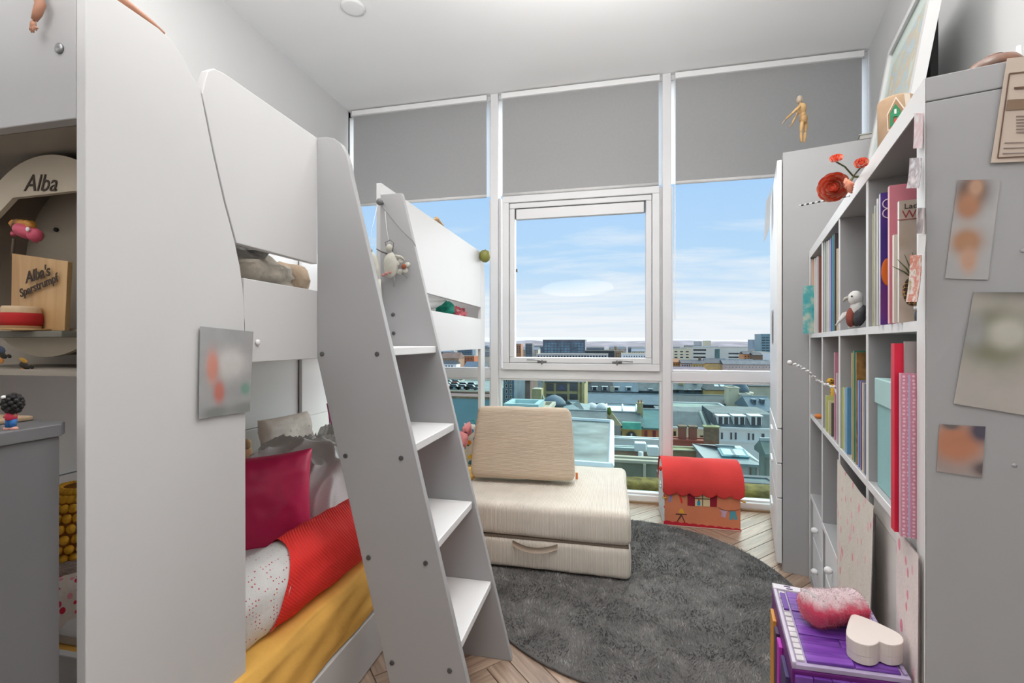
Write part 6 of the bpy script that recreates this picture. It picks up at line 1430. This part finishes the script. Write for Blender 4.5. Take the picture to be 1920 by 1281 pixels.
# left window, seen under the bunk
b = Bd('red brick warehouse seen through the bunk bed', 860, 889, 668, 420, mat('warehouse_red', (.48, .17, .08), .9, .15, .2), 16).flat(slate2); b.grid(4, 2, 865, 886, 670, 682, .3, .4, slate2, glz)
b = Bd('brown gabled tenement beside the red warehouse', 825, 860, 672, 380, mat('tenement_brown', (.42, .28, .18), .9, .2, .3), 16).gable(661, mat('roof_brown', (.24, .16, .12), .8, .2, .3)); b.grid(6, 2, 828, 858, 674, 686, .35, .4, joined=True)
Bd('low tan shed between the bunk post and the mullion', 905, 945, 668, 400, stone, 16).gable(660, slate2)
Bd('teal clad flank wall low in the left window', 800, 918, 747, 62, mat('teal_wall', (.16, .32, .36), .6, .08, .3), 6).flat(mat('maroon_roof', (.26, .16, .15), .9, .2, .6), .3, brickd)
b = Bd('flat roofed car deck behind the teal wall', 800, 925, 734, 120, greyflat, 34, zb=GZ).flat(mat('car_deck', (.33, .37, .36), .9, .15, .2), .3, stone); deckz = b.zt+.07
carc = [(.75, .76, .76), (.10, .22, .30), (.70, .71, .70), (.05, .08, .10), (.30, .42, .45), (.60, .05, .04), (.72, .72, .70), (.12, .16, .16), (.55, .57, .58), (.16, .30, .26)]
cn_ = ['white', 'dark blue', 'silver white', 'black', 'steel blue', 'red', 'ivory', 'charcoal', 'silver', 'dark green']
for k in range(10):
    Yc = 124+7*(k//4) ; pxc = (838, 853, 869, 884)[k % 4]+(k//4)*2; xc = X(pxc, Yc); c = thing('car', cn_[k]+' car parked on the roof deck seen under the bunk bed', 'car', (xc, Yc, deckz), 'cars on the roof deck')
    cm_ = mat('car_%d' % k, carc[k], .3, .05, 1)
    body = [(-2.1, .25), (2.1, .25), (2.15, .7), (1.9, .85), (-1.95, .9), (-2.15, .7)]; cab = [(-1.5, .88), (1.0, .86), (.5, 1.4), (-1.1, 1.42)]
    Mc_ = Matrix.Translation((xc, Yc, deckz)); G(Mc_).prism(body, 'y', -.85, .85).link('body', cm_, c); G(Mc_).prism(cab, 'y', -.72, .72).link('cabin', glz, c); G(Mc_).prism([(-1.05, 1.42), (.45, 1.40), (.4, 1.46), (-1.0, 1.47)], 'y', -.68, .68).link('car_roof', cm_, c)
    for wx_ in (-1.3, 1.3):
        for wy_ in (-.86, .74): G(Mc_).add([(wx_+.32*cos(a*pi/6), wy_+dy_, .32+.32*sin(a*pi/6)) for dy_ in (0, .12) for a in range(12)], [tuple(range(11, -1, -1)), tuple(range(12, 24))]+[(i, (i+1) % 12, 12+(i+1) % 12, 12+i) for i in range(12)]).link('wheel', dark, c)

# --- rows of roofs seen in the lower right pane
b = Bd('long slate roofed row with white dormers high in the lower right pane', 1255, 1322, 731, 165, slate, 12).gable(717, slate); b.chim(1277, 713, 1.4, 4, ochre_f); b.chim(1303, 712, 1.4, 5, stone)
for px in (1263, 1270, 1286, 1292, 1306, 1312): b.dormer(px-2.6, px+2.6, 731, 735.5, .0, 1)
b.wins([(1279, 716.5, 1288, 719), (1301, 715, 1310, 718)], whitep, whitep) if False else None
b = Bd('dark slate hipped house with two bright skylights', 1323, 1362, 731, 160, ochre_f, 13).gable(715.5, slate2, hip=3); b.skylight(1343, 720, 1.3, .45); b.skylight(1354, 720, 1.3, .45)
b = Bd('dark mansard block with a weathered roof terrace', 1264, 1368, 757, 120, slate2, 13).gable(741, slate2); b.chim(1364, 739, 1.3, 3, stone)
for k in range(7):
    px = 1272+k*11; Y = 112; xx = X(px, Y); zz_ = Z(px, 768, Y); r = thing('roof_vent', ['first', 'second', 'third', 'fourth', 'fifth', 'sixth', 'last'][k]+' ventilation box from the mullion on the pale roof terrace', 'roof vent', (xx, Y, zz_-1.5), 'roof plant on the terrace')
    G().box(xx-.5, xx+.45, Y, Y+.8, zz_-1.5, zz_-.3+.3*(k % 2)).link('housing', [whitep, greyflat][k % 2], r); G().box(xx-.6, xx+.55, Y-.1, Y+.9, zz_-.3+.3*(k % 2), zz_-.18+.3*(k % 2)).link('cap', whitep, r)
Bd('pale green roof terrace with ventilation plant', 1256, 1372, 770.5, 108, greyflat, 12).flat(mat('terrace_green', (.38, .44, .38), .9, .2, .3), .35, whitep)
r = thing('round_tower', 'cream stone corner tower with a blue conical roof', 'tower', (X(1385, 118), 122, GZ))
Yt = 122; zt = Z(1385, 742, 118); ct = (X(1387, Yt), Yt, GZ)
G().lathe([(2.9, 0), (2.9, zt-GZ), (0, zt-GZ)], ct, 28).link('shaft', mat('tower_cream', (.74, .64, .46), .85, .08, .5), r); G().lathe([(3.05, 0), (3.05, .5), (0, .5)], (ct[0], Yt, zt), 28).link('cornice', stone, r); G().lathe([(2.2, 0), (1.9, 1.2), (.7, 3.2), (.0, 4.1)], (ct[0], Yt, zt+.5), 24).link('cone_roof', slate3, r)
b = Bd('cream gable wall left of the conical tower roof', 1366, 1386, 729, 117, mat('tower_cream', (.7, .6, .45)), 4); b.flat(stone, .3); b.wins([(1367.5, 731, 1369.5, 734)])
b = Bd('grey stone tower side with a small window', 1388, 1408, 741, 116, mat('grey_stone', (.50, .48, .42), .85, .08, .5), 6); b.flat(slate3, .2); b.wins([(1399, 760, 1402.5, 765)], slate2, glz, .05)
b = Bd('blue slate roofed house with two small dormers by the wardrobe', 1409, 1455, 771, 104, stone, 12).gable(744, slate3); b.dormer(1412, 1418, 750, 757, 2.5, 1, slate3); b.dormer(1428, 1434, 750, 757, 2.5, 1, slate3)
b = Bd('yellow stone block at the top right of the lower right pane', 1404, 1456, 724, 150, stone, 14).gable(712, slate2)
# the big white house front and its mansard roof
b = Bd('white rendered house front with dark windows and a slate mansard', 1346, 1460, 803.5, 78, white_f, 12)
b.mansard(776, slate, 3.2)
for a, c in ((1345.5, 1367), (1375, 1397), (1407, 1428.5)): b.dormer(a, c, 781, 800, .6, 2)
b.wins([(1350.5, 810, 1356, 824), (1368, 810, 1373.2, 825), (1376.2, 810, 1381.8, 825), (1401, 811, 1406, 826), (1409, 812, 1414.5, 826), (1426, 812, 1434, 827), (1443, 812, 1449, 827), (1426, 841, 1434, 856)], whitep, glz, .1)
G().box(b.x0, b.x1, b.Y-.2, b.Y, Z(1390, 830.5, 78), Z(1390, 828, 78)).link('string_course', whitep, b.r); G().box(b.x0-.1, b.x1, b.Y-.45, b.Y, b.zt-.2, b.zt+.12).link('eaves', whitep, b.r)
b = Bd('cream house front below the teal slate roof by the mullion', 1240, 1346, 803, 82, mat('cream_bright', (.93, .84, .60), .85, .06, .5), 12); b.mansard(772, slate, 5.5)
G().box(X(1241, 86)+0, X(1346, 82), 81.6, 82, Z(1300, 804.5, 82), Z(1300, 801.5, 82)).link('white_gutter', whitep, b.r)
b.wins([(1312, 816, 1319, 824), (1262, 808, 1268, 818)], ochre_f, glz, .08); b.chim(1254, 762, 1.0, 5, ochre_f, 2)
q0 = (X(1313, 87.4), 87.4, Z(1313, 772.5, 87.4)); q1 = (X(1324, 82), 81.9, Z(1324, 801, 82)); G().tube([q0, q1], .28, 6, False).link('fire_wall', mat('coping_pale', (.55, .60, .52), .8, .1, 1), b.r)
# brick chimneys and wall in front
b = Bd('low red brick outbuilding with twin tall chimneys', 1256, 1330, 828, 66, brickm, 2).flat(mat('roof_brick', (.34, .13, .09), .9, .2, .6), .2, brickm); zb_ = b.zt
for a, c in ((1274, 1288), (1294, 1308)):
    xa, xb = X(a, 66), X(c, 66); ch0 = G().box(xa, xb, 66.4, 67.4, zb_-.5, Z(1290, 804, 66)).link('chimney', brickm, b.r); G().box(xa-.1, xb+.1, 66.3, 67.5, Z(1290, 804, 66), Z(1290, 800.5, 66)).link('chimney_cap', brickd, ch0)
b = Bd('tall brown brick chimney wall before the white house', 1322, 1348.5, 802, 62, brickd, 1).flat(mat('cap_olive', (.36, .36, .18), .9, .15, 1), .12, mat('cap_olive', (.3, .3, .2)))
b = Bd('mossy low parapet roof in front of the brick outbuilding', 1250, 1330, 846, 50, mat('mossy_wall', (.27, .25, .14), .95, .35, .8), 1.6).flat(mat('moss_roof', (.25, .26, .12), 1, .4, .8), .12, mat('mossy_coping', (.40, .42, .28), .9, .3, 1))
# metal roofed wing
b = Bd('grey wing with a hipped metal roof and rooflights', 1328, 1428, 868, 44, mat('wing_grey', (.42, .43, .41), .9, .12, .4), 7); b.gable(838, mat('metal_roof', (.22, .29, .30), .4, .15, .6), .3, 3.2)
b.wins([(1384, 872, 1388, 893), (1406, 874, 1418, 897)], brickd, mat('pane_green', (.16, .22, .20), .2, .2, 1), .08)
for px in (1365, 1383): b.skylight(px, 850, 1.5, .5, mat('teal_frame', (.10, .30, .34), .5))
b = Bd('dark mossy gable end beside the wardrobe', 1437, 1475, 850, 34, mat('wall_moss', (.24, .27, .22), .95, .3, .5), 1.6).gable(826, mat('roof_moss', (.18, .23, .2), .9, .3, .6))
b = Bd('low grey courtyard building under the metal roofed wing', 1240, 1460, 905, 30, mat('court_grey', (.26, .28, .26), .95, .25, .4), 1.4).flat(mat('court_roof', (.22, .27, .26), .9, .25, .5), .15, greyflat)

# --- lower middle pane
b = Bd('slate row with a pair of white framed dormers left of the mullion', 1196, 1240, 733, 170, slate, 12).gable(717, slate); b.dormer(1216, 1224, 730, 735, .2, 1)
b = Bd('light slate house with two white dormers', 1148, 1196, 734, 168, slate3, 12).gable(714, slate3)
for px in (1156, 1179): b.dormer(px-5, px+5, 726.5, 733.5, .4, 1)
b = Bd('dark slate house with two white dormers and a brick chimney', 1102, 1148, 734, 166, slate2, 12).gable(713, slate2); b.chim(1104, 712, 1.8, 5, orange_f); b.chim(1148, 726, 1.4, 0, stone)
for px in (1115, 1134): b.dormer(px-5, px+5, 725.5, 732.5, .4, 1)
b = Bd('long low slate strip roof across the middle pane', 1096, 1240, 757, 140, slate2, 12).gable(738.5, slate3)
b = Bd('cream market hall front with tall glazed bays', 1018, 1096, 716, 110, yellowst, 16); b.gable(709, slate2)
for x0_, x1_ in ((1024, 1039), (1042, 1064), (1067.5, 1083)):
    b.wins([(x0_, 718.5, x1_, 734), (x0_, 738, x1_, 760)], yellowst, mat('bay_glass', (.07, .09, .12), .2, .5, .3), .05, 'bay_window')
for xs_ in ((1018, 1021.5), (1084.5, 1087), (1091, 1096)): G().box(X(xs_[0], 110), X(xs_[1], 110), 109.4, 110, GZ, b.zt).link('pilaster', yellowst, b.r)
tri = [(X(1045, 109), Z(1045, 731, 109)), (X(1061, 109), Z(1061, 731, 109)), (X(1053, 109), Z(1053, 722, 109))]; G().prism(tri, 'y', 109.3, 109.9).link('pediment', mat('pediment_navy', (.10, .12, .24), .7, .1, 1), b.r)
b = Bd('dark brown gabled building left of the market hall', 972, 994, 712, 125, mat('maroon_wall', (.24, .17, .15), .9, .2, .4), 14); b.gable(704, slate2)
b = Bd('blue framed glass block at the left of the middle pane', 944, 964, 704, 90, slate3, 12); b.flat(); b.grid(2, 5, 946, 962, 708, 760, .5, .7, stone, glz); 
b = Bd('yellow stone turret with a pointed lead roof', 997, 1015, 730, 95, yellowst, 3); xc = (b.x0+b.x1)/2
for sx_ in (0,): G().add([(b.x0-.6, 94.6, Z(1006, 768, 95)), (b.x1+1.4, 94.6, Z(1006, 768, 95)), (b.x1+1.4, 98.4, Z(1006, 768, 95)), (b.x0-.6, 98.4, Z(1006, 768, 95)), (xc-.5, 96.5, Z(1006, 730, 95)), (xc+.5, 96.5, Z(1006, 730, 95))], [(0, 1, 5, 4), (1, 2, 5), (2, 3, 4, 5), (3, 0, 4)]).link('spire', mat('lead_green', (.24, .30, .22), .7, .2, .5), b.r)
G().box(xc-.7, xc+.7, 95.9, 97.1, Z(1006, 731, 95), Z(1006, 729, 95)).link('finial_cap', whitep, b.r)
b = Bd('teal rendered roof box with a white deck', 948, 1007, 768, 40, mat('teal_box_wall', (.28, .46, .48), .7, .06, .8), 3.4); b.flat(white_f, .5, mat('teal_coping', (.40, .58, .58), .6, .05, 1))
b = Bd('lead dome and cream drum beside the teal roof box', 1008, 1030, 771, 60, cream_f, 6); b.flat(stone)
r = thing('lead_dome', 'small lead roofed dome with white ribs in the middle pane', 'dome', (X(1040, 75), 75, GZ)); zt = Z(1040, 763, 75); cD = (X(1036, 75), 77, 0)
G().lathe([(1.7, GZ), (1.7, zt), (0, zt)], cD, 20).link('drum', mat('drum_lead', (.40, .46, .44), .7, .15, .6), r); G().lathe([(2.1, zt), (1.95, zt+.6), (1.3, zt+1.3), (.4, zt+1.7), (0, zt+1.75)], cD, 20).link('cap', slate3, r); G().lathe([(.35, GZ+10), (.35, zt-.6), (.1, zt+.2), (0, zt+.2)], (X(1030.5, 60), 60, 0), 12).link('white_finial', whitep, r)
b = Bd('broad lead grey roof in the centre of the middle pane', 1040, 1100, 776, 80, slate, 12).gable(752, mat('lead_roof', (.24, .31, .32), .6, .2, .5), hip=4)
b = Bd('long slate roof behind the large rooflight', 1036, 1135, 790, 62, slate, 10).gable(770, slate); 
b = Bd('row of terrace roofs with white garden domes', 1096, 1136, 770, 100, mat('planter_green', (.22, .25, .16), 1, .4, .5), 8).flat(mat('planter_green', (.2, .2, .1)), .2, stone)
for k, px in enumerate((1109, 1128)):
    xx = X(px, 99); r = thing('white_dome', ['left', 'right'][k]+' white tent dome on the planted terrace', 'tent', (xx, 100, b.zt)); G().lathe([(1.5, 0), (1.35, .7), (.8, 1.3), (0, 1.5)], (xx, 100, b.zt+.21), 16).link('canvas', whitep, r)
b = Bd('blue tinted glasshouse roof with white edges', 1137, 1194, 771, 98, slate3, 10).gable(760, mat('glass_blue', (.36, .50, .60), .15, .1, .5))
for px in (1137.5, 1167, 1193): 
    yr = 103; G().tube([(X(px, 98), 97.7, b.zt+.1), (X(px, yr), yr, b.zr+.15)], .18, 6).link('glazing_bar', whitep, b.r)
b = Bd('slate house with a copper green canopy and an arched window', 1140, 1203, 798, 70, ochre_f, 10); b.gable(773, slate); b.chim(1200, 757, .9, 5, yellowst, 2)
b.wins([(1150.5, 808, 1158, 822), (1162, 808, 1166, 822)], greyflat, glz, .1)
G().hexa([(X(1167, 69), 68.6, Z(1185, 804.5, 69)), (X(1203, 69), 68.6, Z(1185, 804.5, 69)), (X(1203, 70), 70.5, Z(1185, 804.5, 69)), (X(1167, 70), 70.5, Z(1185, 804.5, 69))], [(X(1167, 69), 69.4, Z(1185, 794, 69)), (X(1202, 69), 69.4, Z(1185, 794, 69)), (X(1202, 70), 70.5, Z(1185, 794, 69)), (X(1167, 70), 70.5, Z(1185, 794, 69))]).link('copper_canopy', coppergreen, b.r)
arcp = [(X(1173, 69.8), Z(1184, 824, 69.8))]+[(X(1184, 69.8)-cos(radians(a))*(X(1195, 69.8)-X(1173, 69.8))/2, Z(1184, 824, 69.8)+.1+sin(radians(a))*1.05) for a in range(0, 181, 15)]+[(X(1195, 69.8), Z(1184, 824, 69.8))]
G().prism(arcp, 'y', 69.7, 69.95).link('arched_window', glz, b.r); G().box(X(1182.5, 69.6), X(1185.5, 69.6), 69.6, 69.69, Z(1184, 824, 69.6), Z(1184, 813, 69.6)).link('window_post', whitep, b.r)
gb = [(X(1131, 68), Z(1148, 798, 68)), (X(1166, 68), Z(1148, 798, 68)), (X(1145, 68), Z(1148, 771, 68)), (X(1141, 68), Z(1148, 771, 68))]
b2_ = thing('gable_house', 'yellow stone gable with a mossy finial', 'building', (X(1148, 68), 70, GZ)); G().box(X(1133, 68), X(1164, 68), 68, 72, GZ, Z(1148, 798, 68)).link('walls', mat('gable_grey', (.34, .34, .32), .9, .15, .5), b2_); G().prism(gb, 'y', 68, 68.5).link('gable', mat('gable_cream', (.66, .55, .32), .9, .15, .8), b2_)
gi = [(X(1139, 68), Z(1148, 790, 67.8)), (X(1153, 68), Z(1148, 796, 67.8)), (X(1146, 68), Z(1148, 777, 67.8)), (X(1140, 68), Z(1148, 777, 67.8))]
G().prism([(X(1139, 68), Z(1148, 796, 67.9)), (X(1150, 68), Z(1148, 796, 67.9)), (X(1143, 68), Z(1148, 784, 67.9))], 'y', 67.8, 67.99).link('gable_shade', brickd, b2_); G().ball((X(1142.5, 68), 68.2, Z(1142, 773, 68)), (.35, .3, .7), 10, 8, None, .3, 3).link('moss_finial', mat('moss', (.16, .22, .04), 1, .3, 2), b2_)
b = Bd('orange stone house with a dark and a red window', 1203, 1245, 802, 72, orange_f, 10); b.gable(768, mat('slate_teal', (.14, .28, .27), .7, .2, .5)); b.wins([(1207.5, 807, 1214.5, 821), (1222.5, 807, 1230.5, 821)], orange_f, mat('red_pane', (.25, .05, .05), .4, .2, 1), .06)
Bd('white edged terrace below the orange house', 1148, 1245, 826, 64, whitep, 1.2).flat(mat('terrace_teal', (.30, .40, .38), .8, .2, .6), .25, whitep)
# courtyard with pipes and brick band
b = Bd('brown brick yard wall under the white edged terrace', 1145, 1245, 846, 48, mat('yard_brick', (.34, .22, .15), .95, .25, 1), .9).flat(greyflat, .3, mat('pale_lead', (.45, .52, .50), .7, .15, 1))
for k, (x0_, x1_, y0_, y1_) in enumerate(((1190, 1212, 832, 848), (1214, 1235, 838, 855), (1197, 1206, 848, 878))):
    Y = 44-k; r = thing('duct', ['white ventilation duct in the courtyard', 'pale square duct box right of the ventilation duct', 'upright white pipe in the courtyard'][k], 'duct', (X(x0_, Y), Y, GZ)); xa, xb = X(x0_, Y), X(x1_, Y); za, zb_ = Z(1210, y1_, Y), Z(1210, y0_, Y)
    if k < 2: G().box(xa, xb, Y, Y+1, za, zb_).link('casing', whitep, r, .08); G().box((xa+xb)/2-.2, (xa+xb)/2+.2, Y+.3, Y+.7, GZ, za).link('support', greyflat, r)
    else: G().lathe([(.22, GZ), (.22, zb_), (0, zb_)], ((xa+xb)/2, Y, 0), 14).link('pipe', whitep, r); G().lathe([(.32, za), (.32, za+.2), (0, za+.2)], ((xa+xb)/2, Y, 0), 14).link('flange', greyflat, r)
b = Bd('grey shed with a pale post at the foot of the courtyard', 1140, 1245, 868, 36, mat('shed_olive', (.27, .27, .20), .95, .2, .6), 1.2).flat(mat('shed_roof', (.28, .32, .30), .9, .2, .6), .2); G().box(X(1206, 35.8), X(1211, 35.8), 35.7, 36, GZ, b.zt).link('pale_post', stone, b.r)
# big rooflight: cloud reflections are painted into the pane's colour
q = [az(px, py, -6.0) for px, py in ((1040, 868), (1145, 876), (1147, 792), (1060, 787))]
xa, xb = q[0].x-1.5, (q[1].x+q[2].x)/2; 
r = thing('rooflight', 'large rooftop glass sheet with painted cloud reflections and a white frame', 'rooflight', ((xa+xb)/2, 28, -6.4))
pane_m = bpy.data.materials.new('painted_cloud_pane'); pane_m.use_nodes = True; n = pane_m.node_tree.nodes; l = pane_m.node_tree.links; bb_ = n['Principled BSDF']; bb_.inputs['Roughness'].default_value = .35; bb_.inputs['Specular IOR Level'].default_value = .25
t = n.new('ShaderNodeTexCoord'); ns = n.new('ShaderNodeTexNoise'); ns.inputs['Scale'].default_value = .35; ns.inputs['Detail'].default_value = 5; l.new(t.outputs['Object'], ns.inputs['Vector']); cr3 = n.new('ShaderNodeValToRGB'); l.new(ns.outputs['Fac'], cr3.inputs[0]); cr3.color_ramp.elements[0].position = .38; cr3.color_ramp.elements[0].color = (.03, .05, .045, 1); cr3.color_ramp.elements[1].position = .64; cr3.color_ramp.elements[1].color = (.24, .29, .275, 1); l.new(cr3.outputs[0], bb_.inputs['Base Color'])
qq = [Vector((v.x, v.y, v.z)) for v in q]
g = G(); g.hexa([v-Vector((0, 0, .15)) for v in qq], qq); g.link('pane', pane_m, r)
for a, c in ((0, 1), (1, 2), (2, 3), (3, 0)): 
    p, q2 = qq[a], qq[c]; G().tube([p+Vector((0, 0, .05)), q2+Vector((0, 0, .05))], .2, 6, False).link('frame_bar', whitep, r)
G().hexa([Vector((v.x, v.y, GZ)) for v in qq], [v-Vector((0, 0, .16)) for v in qq]).link('building_below', mat('shaft_grey', (.30, .34, .33), .9, .1, .4), r)
# generic small houses filling the streets between
sp = [(3, -3)]
rnd = random.Random(11); cnt = 0
for Y0_, dens in ((185, 10), (215, 11), (245, 12), (275, 12), (360, 13), (450, 14), (700, 16), (850, 16), (1050, 18)):
    for k in range(dens):
        px = 815+(1460-815)*(k+.5)/dens+rnd.uniform(-3, 3); Y = Y0_+rnd.uniform(-6, 6); w = rnd.uniform(.62, .86)*(X(1460, Y0_)-X(815, Y0_))/dens; xx = X(px, Y)
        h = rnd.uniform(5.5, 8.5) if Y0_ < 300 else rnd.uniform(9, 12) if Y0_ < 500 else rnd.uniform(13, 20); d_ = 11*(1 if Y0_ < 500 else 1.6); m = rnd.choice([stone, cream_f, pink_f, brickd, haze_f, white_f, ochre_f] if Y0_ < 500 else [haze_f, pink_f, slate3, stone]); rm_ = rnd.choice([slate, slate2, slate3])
        wn1 = {'pale_stone': 'stone', 'cream_facade': 'cream', 'pink_facade': 'pink', 'brown_brick': 'brown brick', 'hazy_facade': 'greyish', 'white_render': 'white', 'ochre_facade': 'ochre', 'slate_blue': 'bluish'}[m.name]; rn1 = {'slate_roof': 'grey', 'slate_dark': 'dark', 'slate_blue': 'blue-grey'}[rm_.name]
        if any(xx+w/2 > a and xx-w/2 < b and Y+d_ > c and Y < d for a, b, c, d in BOXES): continue
        r = thing('town_house', '%s house under a %s pitched roof in the %s streets of the town' % (wn1, rn1, {185: 'nearest back', 215: 'near middle', 245: 'middle', 275: 'outer middle', 360: 'far', 450: 'farthest low'}[Y0_]) if Y0_ < 500 else '%s hazy block with a %s roof in the %s of the town' % (wn1, rn1, {700: 'distance', 850: 'outskirts', 1050: 'last hazy edge'}[Y0_]), 'house', (xx, Y+d_/2, GZ), ('houses in street row %s' if Y0_ < 500 else 'far blocks in row %s') % {185: 'one', 215: 'two', 245: 'three', 275: 'four', 360: 'five', 450: 'six', 700: 'seven', 850: 'eight', 1050: 'nine'}[Y0_]+' %s %s' % (wn1, rn1))
        G().box(xx-w/2, xx+w/2, Y, Y+d_, GZ, GZ+h).link('walls', m, r)
        rh = rnd.uniform(2.5, 4.2); vs = [(xx-w/2-.2, Y-.3, GZ+h), (xx+w/2+.2, Y-.3, GZ+h), (xx+w/2+.2, Y+d_+.3, GZ+h), (xx-w/2-.2, Y+d_+.3, GZ+h), (xx-w/2, Y+d_/2, GZ+h+rh), (xx+w/2, Y+d_/2, GZ+h+rh)]
        G().add(vs, [(0, 1, 5, 4), (1, 2, 5), (2, 3, 4, 5), (3, 0, 4), (3, 2, 1, 0)]).link('roof', rm_, r)
        g = G()
        for i in range(int(w/2.6)):
            for j in range(3): g.box(xx-w/2+1+i*2.6, xx-w/2+2+i*2.6, Y-.08, Y-.01, GZ+h-2.6-3.2*j, GZ+h-1.0-3.2*j)
        o = g.link('window_rows', glz, r); o['kind'] = 'stuff'

# moss covered ledge of this building just outside the glass
r = thing('mossy_ledge', 'moss covered ledge running outside the windows', 'ledge', (0, 3.15, -.3))
def ml_(u, v):
    a = pi*v; x = XL-.2+3.25*u; cy, cz = 3.22, -.058
    y = cy-.11*abs(cos(a))**.5*(1 if cos(a) > 0 else -1); z = cz+.115*sin(a)**.5
    nn = .008*noise.noise(Vector((x*9, y*9, z*9)))+.004*noise.noise(Vector((x*30, y*30, z*30)))
    return (x, y-nn, z+nn)
g = G(); g.grid(ml_, 260, 20); g.link('moss', mat('ledge_moss', (.19, .145, .04), 1, .5, 14, .006, 60), r)
G().box(XL-.2, 1.45, 3.04, 3.40, -.32, -.06).link('stone_base', mat('ledge_stone', (.40, .44, .42), .85, .1, 6), r)
